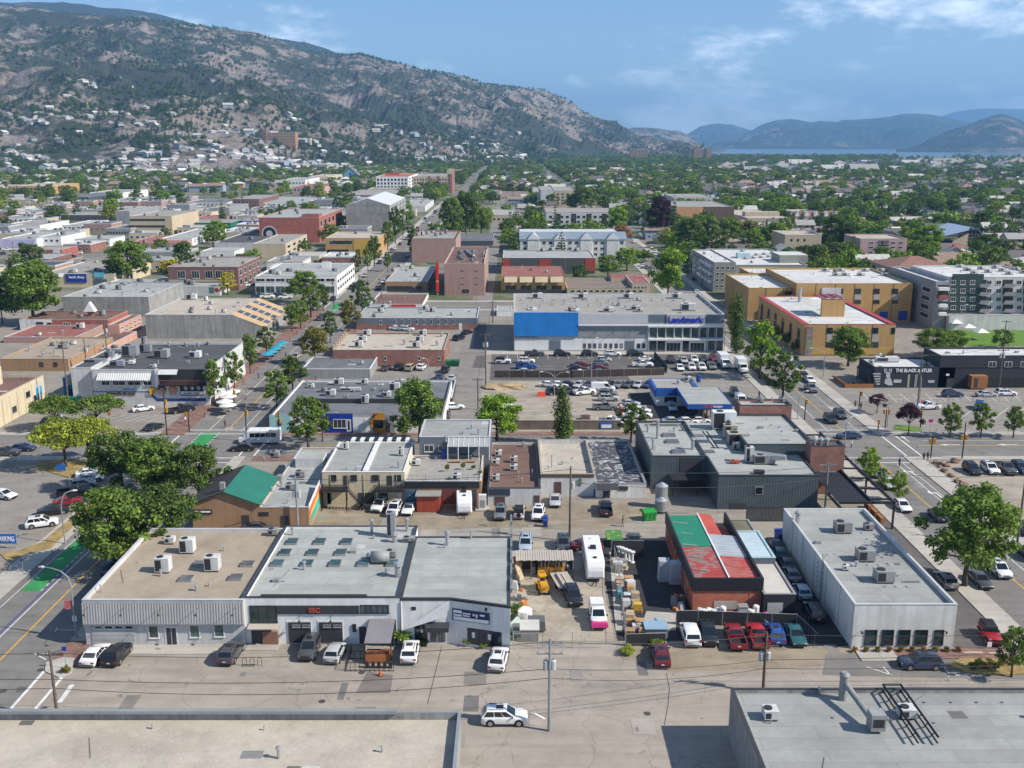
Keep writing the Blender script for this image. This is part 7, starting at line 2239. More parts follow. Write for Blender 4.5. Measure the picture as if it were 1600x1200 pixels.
for a in(('pink_motel','pink motel with dark red roof edge',457,506,292,303,287,'pink',ROOF('dull_red_roof',(.3,.13,.11)),(8,1,294,300)),('white_block_store','white two-storey store above the pink motel',440,477,281,295,277,'white','light',(7,1,284,288)),('cream_flats','cream flats left of the blue church',482,513,276,290,272,'cream','beige',(6,2,278,288)),('tan_strip_store','long low tan store behind the pink motel',483,533,264,272,260,'tanlight','concrete',(8,1,266,271)),('brick_row_store','dark brick shop row beyond the tall grey block',536,614,305,314,296,'brickdark','concrete',(12,1,307,312)),('red_block_shop','dark red block shop beside the low grey shops',363,404,311,324,304,'brickdark','concrete',(6,1,313,319)),('grey_strip_mall','low grey strip of shops with white fascia',290,355,316,322,311,'greywhite','slate',(10,1,318,321)),('white_flat_store','flat white-roofed store left of the red brick hall',400,480,316,322,308,'white','light',(10,1,318,321)),('grey_metal_store','grey metal store beside the green front store',327,358,325,338,318,'grey','concrete',None),('cream_shop_row','cream shop row with flat grey roof above the bank block',290,330,332,341,326,'cream','concrete',(6,1,334,339)),('blue_sign_shop','low shop with bright blue front near the red brick hall',372,404,345,353,340,'blue','concrete',None),('pool_complex','pale shed-roofed store with turquoise side panel',768,812,336,348,327,'tanlight','light',(6,1,339,346)),('cream_motel','long cream motel with brown roof among the trees',742,782,302,312,297,'cream',ROOF('brown_grey_roof',(.21,.17,.145)),(9,2,304,311)),('brown_motel_wing','low brown-roofed motel wing right of the cream motel',782,828,304,313,299,'tanlight',ROOF('brown_grey_roof',(.21,.17,.145)),(9,1,307,311)),('grey_store_by_street','low grey store beside the main street',626,664,322,331,312,'greywhite','light',None),('white_walkup','white walk-up apartments at the right edge',1484,1550,340,352,333,'white','beige',(8,2,342,350)),('brown_roof_motel','low buff motel with brown roof at right',1430,1480,344,352,338,'tanlight',ROOF('brown_grey_roof',(.21,.17,.145)),(8,1,346,350)),('pale_blue_hall','pale blue hall with brown roof among trees at right',1462,1492,335,343,329,'skyblue',ROOF('brown_grey_roof',(.21,.17,.145)),None)):
 sI(a[0],a[1],*a[2:9],a[9],2)
def onhill(name,lB,u0,u1,vt,vb,Y,depth,wall,wins):
 um=(u0+u1)/2
 if um<900:
  col=MTN['mountain'][0][int((um+900)/2000*299)]
  Y=next((q[1]for q in col if pJ(q)[1]<vb),Y)
 (x0,z0),(x1,z1)=fp(u0,vb,Y),fp(u1,vt,Y)
 q=B(name,lB,'building',0,0,0,0,0,wall,'light',.5,xyz=(x0,x1,Y,Y+depth,z1))
 q.grid(u0+1,vt+.5,u1-1,vb-.5,wins[0],wins[1],.5,.5,fW,gD)
onhill('hospital_block','long brown and grey hospital block standing on the hill bench',414,461,207,224,2250,30,'brown',(16,4))
onhill('hospital_tower','dark red tower at the left end of the hospital',409,415,203,224,2248,20,'brickdark',(2,5))
onhill('hospital_annex','pale annex right of the hospital',462,485,216,226,2230,20,'cream',(8,2))
for k,(u0,u1,v0)in enumerate(((1084,1098,231),(1103,1112,231),(985,1012,233))):
 onhill('brown_tower_block',('broad brown tower blocks standing before the lake','narrower brown tower block just right of the broad ones','grey-brown tower block at the foot of the mountain')[k],u0,u1,v0,245,3050+100*k,30,'brown',(5,5))
rr=random.Random(31)
rpm=[P('roof_patch_%d'%k,c,.9,var=.15)for k,c in enumerate(((.2,.2,.195),(.45,.45,.43),(.13,.12,.115),(.33,.3,.26)))]
for q in BL:
 if q.Y0>420 or q.par<.08 or q.X1-q.X0<6:continue
 w,d,z=q.X1-q.X0-1.4,q.Y1-q.Y0-1.4,q.z-q.par
 for k in range(int(min(22,4+w*d/45))):
  x,y=q.X0+.7+rr.random()*w,q.Y0+.7+rr.random()*d
  t=rr.random()
  if t<.35:
   e=min(rr.uniform(.3,2.2),q.X1-.4-x);f=min(rr.uniform(.3,1.4),q.Y1-.4-y)
   wb(q.o,'roof_patch',rpm[rr.randrange(4)],x,y,z,x+e,y+f,z+.012+k*.0006)
  elif t<.7:put('vent_pipe',vmesh(rr.choice((.3,.5,.9)),rr.choice((.07,.1,.16)),rr.random()<.6),q.o,q.loc(x,y,z))
  elif t<.82:wt(q.o,'roof_cable',mB,[(x,y,z+.05),(x+rr.uniform(-3,3)*min(1,w/20),min(q.Y1-.5,y+rr.uniform(1,5)),z+.05)],.02,4)
  elif t<.93:wb(q.o,'roof_hatch',mV,x,y,z,min(x+.8,q.X1-.4),min(y+.7,q.Y1-.4),z+.4)
  else:
   e=umesh(1.2,1.,.9,rr.choice((mU,mV)));f=put('rooftop_unit',e[0],q.o,q.loc(x,min(y,q.Y1-1.2),z));put('fan',e[1],f)
   # vehicles
def row(kind_cols,pts,head,what,gP):
 for k,((kd,c),(u,v))in enumerate(zip(kind_cols,pts)):
  nm={'sedan':'sedan','suv':'SUV','pickup':'pickup','minivan':'minivan','hatchback':'hatchback','coupe':'coupe','cargo_van':'van','box_truck':'box truck'}[kd]
  car(kd,c,u,v,head[k]if isinstance(head,(list,tuple))else head,f'{c} {nm} {what}',gP)
G0='vehicles along the front lane'
car('sedan','white',150,1029,2,'white sedan with black roof glass nosed up to the grey workshop',G0)
car('suv','black',184,1029,3,'black wagon parked beside the white sedan at the grey workshop',G0)
car('suv','dark grey',361,1027,3,'dark grey SUV parked alone near the bike rack',G0)
car('suv','dark grey',484,1020,181,'dark grey SUV facing the lane in front of the dark garage door',G0)
car('hatchback','silver',524,1026,5,'silver hatchback parked beside the food kiosk',G0)
car('suv','white',641,1025,0,'white SUV with black sunroof right of the food kiosk',G0)
car('suv','white',779,1037,7,'white SUV by the slanted showroom sign, tail to the lane',G0)
car('suv','white',788,1128,90,'white SUV driving across the bottom edge of the picture',G0)
car('suv','dark red',1032,1031,2,'dark red SUV in front of the weeds and pallets',G0)
car('minivan','white',1078,998,1,'white minivan at the left end of the row by the brick workshop',G0)
car('suv','black',1106,998,181,'black SUV facing the lane between white minivan and red pickup',G0)
car('pickup','red',1148,1002,2,'red pickup with an open bed in front of the brick workshop',G0)
car('pickup','bright red',1182,1001,2,'bright red pickup with a covered bed in front of the brick workshop',G0)
car('suv','blue',1210,997,4,'blue SUV with spare wheel on its tail beside the red pickups',G0)
car('sedan','teal',1242,999,181,'dark teal sedan at the right end of the row by the brick workshop',G0)
car('suv','black',1271,962,2,'black SUV in the narrow drive beside the pale office',G0)
car('hatchback','pale blue',1252,930,2,'silver-blue hatchback in the narrow drive behind the black SUV',G0)
car('sedan','grey',1236,903,2,'grey sedan in the narrow drive beside the stained pale roof',G0)
car('sedan','dark grey',1229,886,2,'dark sedan in the narrow drive near the yellow kerb',G0)
car('hatchback','teal',1217,870,2,'small teal car at the back of the narrow drive',G0)
car('sedan','dark blue',1210,856,2,'dark blue sedan by the blue dumpster in the narrow drive',G0)
car('suv','dark blue',1437,1042,270,'blue-grey SUV parked along the kerb in front of the pale office',G0)
car('jeep','bright red',1546,999,188,'bright red open-bodied off-road car with black soft top',G0)
car('suv','grey',1476,913,2,'grey SUV parked behind the pale office beside the pavement',G0)
car('sedan','dark grey',1530,912,180,'dark sedan in the shade of the big tree',G0)
car('suv','white',1560,896,181,'white car half hidden behind the big tree',G0)
car('sedan','white',1409,795,181,'white sedan coming down the street beside the black pergola',G0)
car('suv','dark blue',1465,810,2,'dark SUV driving up the street above the big tree',G0)
car('sedan','silver',1387,760,180,'silver sedan half hidden by the black pergola',G0)
car('suv','grey',1368,742,180,'grey car in the shade behind the pergola',G0)
G1='vehicles in the gravel yard'
car('suv','black',895,938,172,'black car parked nose out in the yard below the timber trailer',G1)
car('pickup','white',934,970,180,'white pickup with canopy and pink painted nose in the yard',G1)
o_=car('long_trailer','white',926,888,180,'long white camping trailer in the yard with roof vents',G1)
car('suv','pale blue',821,856,182,'pale SUV at the back of the yard beside the lumber rack',G1)
car('suv','dark grey',880,856,182,'dark grey SUV behind the lumber rack',G1)
car('sedan','dark red',917,858,90,'dark red car hidden behind the long trailer',G1)
pk=MB()
p=at(934,970)
pkn=[o for o in bpy.data.objects if o.get('label','').startswith('white pickup with canopy')][0]
b=MB();b.loft([[(-.95,-2.85,1.19),(.95,-2.85,1.19),(.8,-2.75,1.85),(-.8,-2.75,1.85)],[(-.95,-.75,1.19),(.95,-.75,1.19),(.82,-.75,1.9),(-.82,-.75,1.9)]]);b.bD('truck_canopy',mW,pkn)
b=MB();b.box(-.99,2.1,.56,.99,2.9,1.02);b.box(-.86,2.,1.,.86,2.8,1.12);b.bD('pink_nose_wrap',P('pink_wrap',(.62,.05,.22),.4),pkn)
G2n='vehicles behind the alley shops'
car('suv','white',594,795,191,'white SUV beneath the stairs of the cream duplex',G2n)
car('suv','white',616,801,185,'white car with black roof beside the duplex',G2n)
car('coupe','white',639,800,185,'small white coupe between the white SUVs and the red shed',G2n)
car('travel_trailer','white',725,796,176,'short white camping trailer beside the red shed',G2n)
car('suv','grey',782,807,183,'grey SUV right of the short camping trailer',G2n)
car('jeep','white',811,806,2,'white boxy off-road car behind the brown roof shop',G2n)
car('suv','white',841,808,186,'white SUV with black roof beside the blue bins',G2n)
car('sedan','silver',867,787,182,'silver sedan by the brown door below the tan roof',G2n)
car('pickup','black',946,800,2,'black pickup parked below the mottled roof',G2n)
car('pickup','dark grey',990,853,4,'old dark green-grey truck behind the yard gate',G2n)
car('sedan','dark grey',405,829,90,'dark car tucked beside the brown gabled shop',G2n)
G3='vehicles at the left crossing'
car('shuttle_bus','white',407,692,268,'white shuttle bus waiting at the left crossing',G3)
car('sedan','black',379,704,268,'black car in front of the white shuttle bus',G3)
car('sedan','white',224,642,60,'white sedan parked below the wall mural',G3)
car('sedan','black',241,671,20,'black car turning by the left crossing signal',G3)
car('pickup','black',284,644,55,'black pickup parked below the mural sign',G3)
car('sedan','dark blue',36,704,90,'dark blue car driving left of the yellow-green trees',G3)
car('pickup','dark grey',8,712,90,'dark grey pickup at the left edge of the cross street',G3)
car('suv','black',82,664,70,'dark car half hidden under the flat green trees',G3)
car('suv','white',97,662,70,'white car half hidden under the flat green trees',G3)
G4='cars nosed to the dry grass verge'
car('sedan','white',6,778,110,'white sedan alone at the left edge of the big lot',G4)
for k,(kd,c,u,v,w)in enumerate((('sedan','white',141,743,'first in the slanted row, next to the planted island'),('sedan','white',140,752,'second in the slanted row under the trees'),('hatchback','silver',130,761,'between white cars and a black pickup in the slanted row'),('pickup','black',117,774,'in the slanted row beside the dry verge'),('coupe','red',106,788,'in the slanted row behind the lamp post'),('sedan','black',84,803,'second from the near end of the slanted row'),('suv','white',66,822,'with black roof at the near end of the slanted row'))):
 car(kd,c,u,v,67,f'{c} {"SUV" if kd == "suv" else kd} {w}',G4)
car('suv','dark blue',178,893,0,'dark car in the tree shade beside the grey workshop wall',G4)
G5='cars in the cinema car park'
row([('pickup','dark grey'),('suv','black'),('suv','black'),('suv','white'),('suv','black')],[(835,556),(878,556),(921,556),(957,556),(992,556)],[90,90,90,90,90],'parked along the kerb in front of the cinema',G5)
row([('suv','white'),('pickup','blue'),('sedan','silver')],[(822,567),(822,576),(822,584)],90,'in the left rank of the dark cinema lot',G5)
row([('sedan','dark red'),('sedan','black'),('coupe','white')],[(904,573),(903,579),(909,585)],[270,90,90],'in the second rank of the dark cinema lot',G5)
row([('hatchback','silver'),('suv','grey'),('sedan','dark red'),('sedan','teal')],[(943,565),(938,571),(937,578),(938,585)],90,'in the middle rank of the dark cinema lot',G5)
row([('coupe','white'),('pickup','white'),('pickup','black')],[(1010,564),(1004,573),(1015,581)],[90,90,270],'in the right rank of the dark cinema lot',G5)
car('jeep','white',786,568,90,'white boxy car standing by the alley fence of the cinema lot',G5)
row([('sedan','white'),('suv','white'),('suv','white'),('suv','grey')],[(1062,578),(1080,577),(1096,577),(1112,576)],180,'in the front rank of the rental yard',G5)
row([('suv','black'),('sedan','silver'),('suv','white'),('suv','dark grey'),('suv','red')],[(1048,566),(1068,566),(1084,565),(1099,565),(1115,564)],180,'in the back rank of the rental yard',G5)
car('box_truck','white',1131,573,180,'white box truck beside the rental cars, the farther one',G5)
car('box_truck','white',1158,580,180,'white box truck nearest the street corner fence',G5)
G6='cars stored in the gravel lot'
row([('sedan',c)for c in('white','white','black','silver','dark grey','dark blue','black','grey','dark grey','silver','dark blue')],[(858+k*15.5,604.5)for k in range(11)],[100]*3+[205]*8,'in the packed back row of the gravel lot',G6)
row([('suv','black'),('suv','dark grey'),('pickup','white'),('cargo_van','white')],[(868,616),(890,615),(913,616),(942,611)],[70,70,65,95],'in the second row of the gravel lot',G6)
row([('suv','grey'),('suv','silver'),('pickup','grey')],[(949,619),(951,626),(945,640)],90,'at the right side of the gravel lot',G6)
car('sedan','dark red',915,658,0,'dark red small car by the concrete wall of the gravel lot',G6)
car('pickup','white',953,663,105,'white and blue pickup by the concrete wall',G6)
row([('sedan','white')]*5+[('sedan','silver')],[(985,640),(986,646),(1000,645),(1002,652),(990,653),(984,634)],100,'in the huddle of cars left of the rental lot',G6)
car('suv','pale blue',1050,641,182,'silver SUV alone on the fresh asphalt by the rental office',G6)
car('suv','dark blue',1105,639,90,'dark car under the rental canopy',G6)
row([('sedan','silver'),('sedan','white'),('sedan','white')],[(1052,662),(1074,662),(1094,661)],90,'peeping over the pub roof edge',G6)
car('suv','dark grey',1147,617,186,'dark grey SUV right of the rental canopy',G6)
car('cargo_van','white',1157,631,182,'white van right of the rental canopy',G6)
G7='cars beside the back alley'
row([('sedan','white'),('suv','white')],[(620,516),(636,517)],[100,100],'beside the slate blue offices',G7)
row([('suv','black'),('sedan','black')],[(717,531),(730,522)],30,'on the alley pad by the brick store',G7)
row([('sedan','dark grey'),('suv','black'),('minivan','tan'),('suv','white')],[(603,578),(624,577),(641,578),(659,577)],10,'in the row behind the brick store',G7)
row([('suv','black'),('sedan','dark blue'),('sedan','silver')],[(696,581),(687,592),(706,594)],5,'parked at the alley near the dumpsters',G7)
row([('sedan','white'),('suv','dark grey')],[(709,639),(696,652)],[80,0],'under the tree at the alley corner',G7)
row([('suv','white'),('sedan','dark grey')],[(785,638),(793,647)],100,'above the leafy tree by the alley',G7)
car('sedan','silver',463,559,2,'silver car in the street beside the blue parasols',G7)
G8='cars on the right street and lot'
row([('suv','black'),('sedan','white'),('pickup','grey')],[(1253,590),(1265,597),(1267,611)],[0,180,180],'on the street left of the black restaurant',G8)
row([('suv','dark grey'),('suv','black'),('sedan','dark blue')],[(1312,652),(1297,659),(1326,685)],[180,180,268],'at the right crossing',G8)
row([('suv','dark blue'),('sedan','silver'),('suv','white')],[(1488,620),(1541,620),(1571,618)],[90,90,90],'in the lot in front of the black buildings',G8)
car('pickup','white',1449,639,262,'white pickup in the lot by the purple trees',G8)
car('suv','bright blue',1530,639,205,'bright blue SUV behind the young lot trees',G8)
row([('suv','black'),('suv','white'),('pickup','dark grey'),('suv','dark blue'),('suv','grey')],[(1518,738),(1546,737),(1571,737),(1594,736),(1618,736)],180,'in the gravel lot behind the boulders',G8)
car('pickup','dark grey',1596,830,0,'dark pickup at the right edge behind the utility pole',G8)
car('suv','dark grey',1608,870,0,'dark SUV at the right edge of the side street',G8)
car('sedan','dark grey',1155,543,0,'dark car at the corner beside the tall narrow trees',G8)
row([('sedan','white'),('suv','silver'),('suv','white')],[(1172,515),(1178,519),(1181,512)],0,'on the street beside the tan office',G8)
G9='small far cars'
rc=random.Random(5)
def many(pts,head,what,kinds=('sedan','suv','hatchback','pickup')):
 for u,v in pts:
  c=rc.choice(['white','white','black','silver','grey','dark grey','red','dark blue'])
  kd=rc.choice(kinds)
  car(kd,c,u,v,head+rc.choice((0,180)),f'{c} {"SUV" if kd == "suv" else kd} {what}',G9)
many([(112,381),(122,380),(134,380),(146,382),(153,378),(128,376)],90,'in the lot left of the big round street tree')
many([(118,391),(122,397),(112,402),(141,393)],80,'near the small red shop')
many([(945,405),(955,404),(965,405),(948,411),(947,416),(947,422),(1000,411),(1003,417),(1010,420)],90,'in the lot below the gabled condos')
many([(1006,374),(1013,381),(1018,388),(1024,395),(1030,401),(1000,368)],10,'lined up on the far street by the condos')
many([(1095,433),(1072,420),(1082,437)],0,'on the street behind the bright green tree')
many([(684,320),(690,312),(697,306),(703,300),(710,296),(716,291),(680,331),(690,322),(676,338),(664,343),(671,350)],5,'on the distant stretch of main street')
many([(640,352),(636,358),(628,346),(634,341),(650,335)],90,'in the lot beside the tall grey block')
many([(490,403),(500,405),(541,404)],90,'in the lot below the ochre shop',('suv','pickup','sedan'))
many([(404,465),(418,466),(436,463),(446,467)],80,'beside the banded store')
many([(378,442),(382,448),(392,446)],60,'behind the dark brick corner building')
many([(4,379),(12,392),(3,398),(52,357),(58,354)],80,'at the far left edge lots')
many([(470,538),(500,500),(520,470),(612,392)],0,'on the tree lined main street')
# trees and planting one can tell apart
T=tree
T('broad0',180,893,138,136,'green','broad green tree overhanging the bike lane beside the grey workshop')
T('broad1',244,872,128,114,'dark green','rounded green tree between the brown gabled shop and the bike lane')
T('broad2',192,768,100,96,'dark green','dark green street tree beside the slanted row of cars')
T('broad0',246,782,108,98,'green','green street tree in the middle of the cluster by the bike lane')
T('broad1',312,788,96,92,'dark green','dense dark tree next to the green gable roof')
T('broad2',222,748,66,62,'green','smaller tree at the back of the bike lane cluster')
T('spread0',103,730,104,78,'yellow-green','yellow-green spreading tree on the planted island, left one')
T('spread1',140,724,86,76,'yellow-green','yellow-green spreading tree on the planted island, right one')
T('spread1',88,672,74,56,'green','flat-topped green tree by the cream warehouse')
T('spread0',152,671,86,56,'green','flat-topped green tree below the wall mural')
T('street0',482,704,62,86,'green','upright green tree in front of the blue painted shop front')
T('street1',504,690,34,62,'dark green','slim green tree just behind the upright one at the painted shop')
T('broad0',656,692,86,100,'green','large loose green tree at the alley corner by the painted shop')
T('broad2',776,692,88,74,'bright green','leafy green tree behind the brown roof shop')
T('poplar0',878,694,34,94,'dark green','tall narrow dark poplar by the concrete wall')
T('bush0',885,690,30,36,'bright green','light green bush at the foot of the poplar')
T('street1',986,692,46,62,'dark green','dark bushy tree at the corner of the pub')
T('broad1',1507,916,150,158,'green','big leafy tree on the pavement at the right')
T('street0',1580,1058,52,84,'green','small street tree on the corner island at the lower right')
T('street0',1356,752,38,54,'bright green','round light green tree behind the pergola, farther')
T('street1',1379,766,18,36,'bright green','small light green tree between two others by the pergola')
T('street0',1402,786,32,50,'bright green','bushy light green tree at the pergola edge, nearest')
T('spread0',1370,646,30,32,'purple','small purple-leaved tree near the signal, left one')
T('spread1',1419,680,40,52,'deep purple','purple-leaved tree at the corner of the right lot')
T('street0',1484,684,36,54,'green','young lollipop tree in the pavement, first after the purple tree')
T('street1',1532,684,36,54,'green','young lollipop tree in front of the bright blue SUV')
T('street0',1583,684,32,50,'green','young lollipop tree nearest the right edge')
T('street0',1187,592,54,90,'bright green','bright green oval street tree beside the box trucks')
T('street1',1222,630,58,80,'dark green','dark olive street tree at the pavement below the bright one')
T('poplar1',1150,552,28,90,'dark green','tall narrow tree at the cinema street corner')
T('poplar0',1143,520,20,60,'olive','yellowish narrow tree behind the cinema corner')
T('broad2',1043,470,56,80,'bright green','large bright green round tree behind the cinema')
T('broad0',1325,572,74,62,'green','round green tree in front of the tan office')
T('broad1',1459,560,62,46,'green','low green tree behind the black restaurant, left one')
T('broad2',1486,556,50,40,'green','low green tree behind the black restaurant, right one')
T('street1',1565,545,40,30,'green','small tree on the edge of the bright lawn')
for k,(u,v)in enumerate(((1215,529),(1228,540),(1243,551))):T('bush1',u,v,17,22,'dark green',f'clipped ball hedge beside the tan office, {("far", "middle", "near")[k]} one','clipped hedges')
T('broad1',1205,505,36,40,'purple','purple-leaved tree at the street side of the tan office')
T('broad0',54,508,104,96,'green','very large green tree left of the concrete hall')
T('broad2',4,506,40,74,'dark green','dark tree cut by the left edge beside the very large one')
T('broad1',206,444,72,66,'green','large green tree beside the bank corner')
T('street0',178,446,26,40,'dark green','slim dark tree just left of the large bank corner tree')
for k,(u,v,w)in enumerate(((268,440,42),(318,442,30),(356,460,30))):T('street1',u,v,w,34,'yellow',f'yellow locust tree in front of the dark brick building, {("left", "middle", "right")[k]} one')
T('street0',298,444,22,40,'blue-green','dark young tree among the yellow locusts')
T('street0',336,634,34,74,'green','tall green tree in front of the mural sign')
T('street1',367,612,30,62,'green','green tree at the street side of the mural restaurant')
T('street0',391,584,30,62,'green','green tree at the back corner of the mural restaurant')
T('street1',417,556,30,46,'dark green','dark green tree below the slanted glass roof')
T('street0',456,518,24,44,'green','green street tree right of the slanted glass roof')
T('broad2',474,474,50,50,'green','wide green tree in front of the banded store')
T('street0',505,486,26,42,'dark green','dark tree at the corner of the banded store')
T('street1',486,496,36,50,'green','green tree beside the bike lane near the banded store')
T('street0',470,514,30,44,'green','green tree on the west pavement of main street')
T('street1',566,494,32,56,'dark green','dark tree on the main street corner left of the cafe')
T('street0',545,518,34,50,'olive','olive green tree left of the slate blue offices')
T('street1',516,536,24,50,'dark green','slim dark tree beside the brick store')
T('broad1',492,570,46,58,'olive','olive tree at the street end of the brick store')
T('street0',458,612,40,58,'dark green','dark tree beside the painted shop roof')
T('street1',433,640,44,62,'green','green tree at the corner of the painted shop')
T('street0',606,424,14,30,'green','small tree at the flat restaurant corner')
T('street1',560,424,12,34,'green','thin tree at the banded store end wall')
for k,(u,v,w,h)in enumerate(((575,425,16,40),(585,416,26,46),(606,391,24,44),(618,381,22,56),(630,372,20,44),(645,404,18,50))):T('street0' if k%2 else 'street1',u,v,w,h,'dark green' if k%2 else 'green',f'tree on the upper main street pavement, {("by the ochre shop", "below the ochre shop", "above the ochre shop", "by the grey tower corner", "by the white pilasters", "left of the rose tower")[k]}')
T('broad0',704,376,44,66,'green','big green tree above the rose tower roof, left')
T('broad1',728,372,44,70,'dark green','big dark tree above the rose tower roof, middle')
T('broad2',752,370,36,44,'green','green tree above the rose tower roof, right')
T('broad0',1075,402,54,60,'dark green','dense tree across the street from the condos')
T('broad2',1100,392,46,54,'green','green tree behind the sage apartments, left')
T('broad1',1136,388,46,46,'green','green tree behind the sage apartments, middle')
T('broad0',1172,386,44,40,'olive','olive tree behind the sage apartments, right')
T('broad2',1215,384,44,34,'yellow-green','yellowish tree between sage apartments and tan slab')
T('broad1',1300,396,50,60,'dark green','dark round tree left of the pink tower')
T('broad0',1327,398,40,50,'dark green','dark tree touching the pink tower')
T('broad2',1378,420,40,34,'green','small round tree in front of the pink tower')
T('broad0',1448,398,60,46,'bright green','wide light green tree right of the pink tower')
T('broad1',1541,404,44,38,'dark green','round dark tree in front of the church window')
T('broad2',1536,418,44,26,'green','low green tree below the round dark one')
T('broad2',1384,350,34,16,'yellow-green','yellow-green tree above the pink tower')
T('broad0',1028,372,44,64,'deep purple','large dark purple tree by the far crossing')
T('spruce0',1052,372,20,72,'dark green','dark spruce beside the large purple tree')
T('broad1',962,366,40,42,'bright green','light green tree right of the grey flats')
T('broad2',972,378,30,26,'rust-brown','rusty brown tree right of the condos')
T('broad0',912,330,42,38,'green','round green tree right of the tan flats')
T('bush0',990,406,40,18,'bright green','light green shrubs by the condo car park, left')
T('bush1',1008,408,34,18,'green','light green shrubs by the condo car park, right')
for k,(u,v)in enumerate(((845,400),(838,396))):pass
T('bush0',629,1006,34,30,'green','bushy shrub left of the showroom window',cat='shrub')
T('bush1',712,1002,20,30,'bright green','clipped bright shrub beside the showroom door',cat='shrub')
T('bush0',790,1010,22,24,'dark green','dark shrub at the right end of the showroom',cat='shrub')
T('bush1',662,1007,18,9,'green','low green plant at the showroom doorstep',cat='shrub')
T('bush0',730,1009,18,12,'green','low plant under the showroom window, left',cat='shrub')
T('bush1',757,1012,20,10,'yellow-green','yellowish low plant under the showroom window',cat='shrub')
T('bush0',980,1022,28,14,'yellow-green','yellow weeds by the yard fence',cat='shrub')
T('bush1',1025,1012,32,14,'bright green','bright green weeds over the dark red SUV',cat='shrub')
T('bush0',806,965,22,26,'green','green plant against the showroom wall in the yard',cat='shrub')
T('bush0',904,772,24,32,'dark green','dark shrub behind the wooden pole on the alley',cat='shrub')
T('bush1',104,1052,18,14,'olive','small olive shrub on the corner island',cat='shrub')
for k in range(10):T('bush1',1335+k*18,1019,12,10,'olive' if k%3 else 'rust-brown','low shrub in the bed along the pale office front','office front planting',cat='shrub')
for k in range(6):T('bush0',1520+k*9,1046-(k%2)*6,16,13,('olive','green','rust-brown')[k%3],'scruffy shrub on the corner island under the small street tree','island shrubs',cat='shrub')
for k,(u,v,c)in enumerate(((699,736,'olive'),(724,733,'yellow-green'),(740,733,'dark green'),(750,741,'yellow-green'))):
 p=at(u,v,F_.z);T('bush0',0,0,9,14 if k<2 else 9,c,f'potted plant on the roof terrace, {("tall thin", "yellowish", "dark broad", "small corner")[k]} one','terrace plants',xy=(p.x,p.y),z=F_.z-.1,cat='potted plant')
 # street furniture
m_pole=P('weathered_pole',(.13,.105,.085),.95,var=.25,sc=1.)
m_can=P('transformer_grey',(.42,.44,.45),.5)
POLES={}
def upole(key,u,v,vtop,lB,arms=2,cans=1,wood=True,rz=.0):
 p=at(u,v);h=max(7.,fp(u,vtop,p.y)[1])
 t_=thing('utility_pole',lB,'utility pole',p,rz,'utility poles')
 lt(t_,'pole',m_pole if wood else m_steel,[(0,0,-.2),(0,0,h)],[.18,.12],8)
 for k in range(arms):
  z=h-.5-k*1.1
  b=MB();b.box(-1.3,-.06,z-.07,1.3,.06,z+.07)
  for q in(-1.15,-.4,.4,1.15):b.tube([(q,0,z+.07),(q,0,z+.3)],.05,5)
  b.bD('crossarm',m_pole if wood else m_steel,t_)
 for k in range(cans):
  b=MB();a=k*2.1+.6;x,y=.42*math.cos(a),.42*math.sin(a);z=h-3.4
  b.tube([(x,y,z),(x,y,z+.95),(x,y,z+1.05)],[.27,.27,.15],10);b.tube([(x,y,z+1.05),(x,y,z+1.3)],.04,5);b.bD('transformer',m_can,t_)
 POLES[key]=(p,h)
 return t_
upole('a',90,1122,1016,'tall utility pole at the lower left with wire coil',1,0,True)
upole('b',858,1142,998,'utility pole with two transformers in the middle of the lower edge',2,2,False)
upole('c',1192,1082,1016,'utility pole with transformers above the flat roof at the lower right',2,2)
upole('d',466,830,744,'utility pole with two transformers beside the green roof',1,2,False)
upole('e',890,846,729,'bare brown wooden pole standing in the alley',0,1)
upole('f',1289,794,722,'pale steel pole with two crossarms in front of the brick tower',2,0,False)
upole('g',1589,852,738,'wooden pole with crossarm at the right edge',1,1)
upole('h',108,638,532,'dark wooden pole left of the mural restaurant',1,0)
upole('i',168,560,500,'dark wooden pole behind the mural restaurant',1,1)
upole('j',136,580,530,'short wooden pole with transformers behind the mural wing',0,2)
upole('k',747,640,590,'pole at the mouth of the back alley',1,0)
upole('l',759,606,520,'alley pole beside the gravel lot',1,2)
upole('m',770,505,470,'alley pole left of the cinema corner',1,1)
upole('n',785,425,395,'alley pole beside the red panel store',2,1)
upole('o',1433,640,552,'pole with crossarm before the antler mural',1,0)
upole('p',1560,614,537,'pole with three lamps in front of the black two-storey building',2,2)
upole('q',883,440,403,'pole with crossarms above the terracotta roofs',2,0)
upole('r',1078,436,390,'pale pole on the street behind the bright green tree',1,0,False)
upole('s',1097,446,400,'dark pole beside the sage apartments',1,0)
upole('t',1568,540,500,'pole on the bright lawn edge',1,0)
m_wire=P('wire_black',(.02,.02,.022),.6)
def wire(a,b_,sag,lB,r=.032,dz=(0,0),dx=.0):
 (p,h),(q,h2)=POLES[a]if isinstance(a,str)else a,POLES[b_]if isinstance(b_,str)else b_
 A_=Vector((p.x+dx,p.y,h+dz[0]));B2=Vector((q.x+dx,q.y,h2+dz[1]))
 n=14
 b=MB();b.tube([tuple(A_.lerp(B2,k/n)-Vector((0,0,sag*4*(k/n)*(1-k/n))))for k in range(n+1)],r,4)
 o=b.bD('overhead_wire',m_wire);tag(o,lB,'wire','overhead wires')
EXR=(Vector((90,POLES['c'][0].y,0)),9.);EXL=(Vector((-110,POLES['a'][0].y,0)),9.)
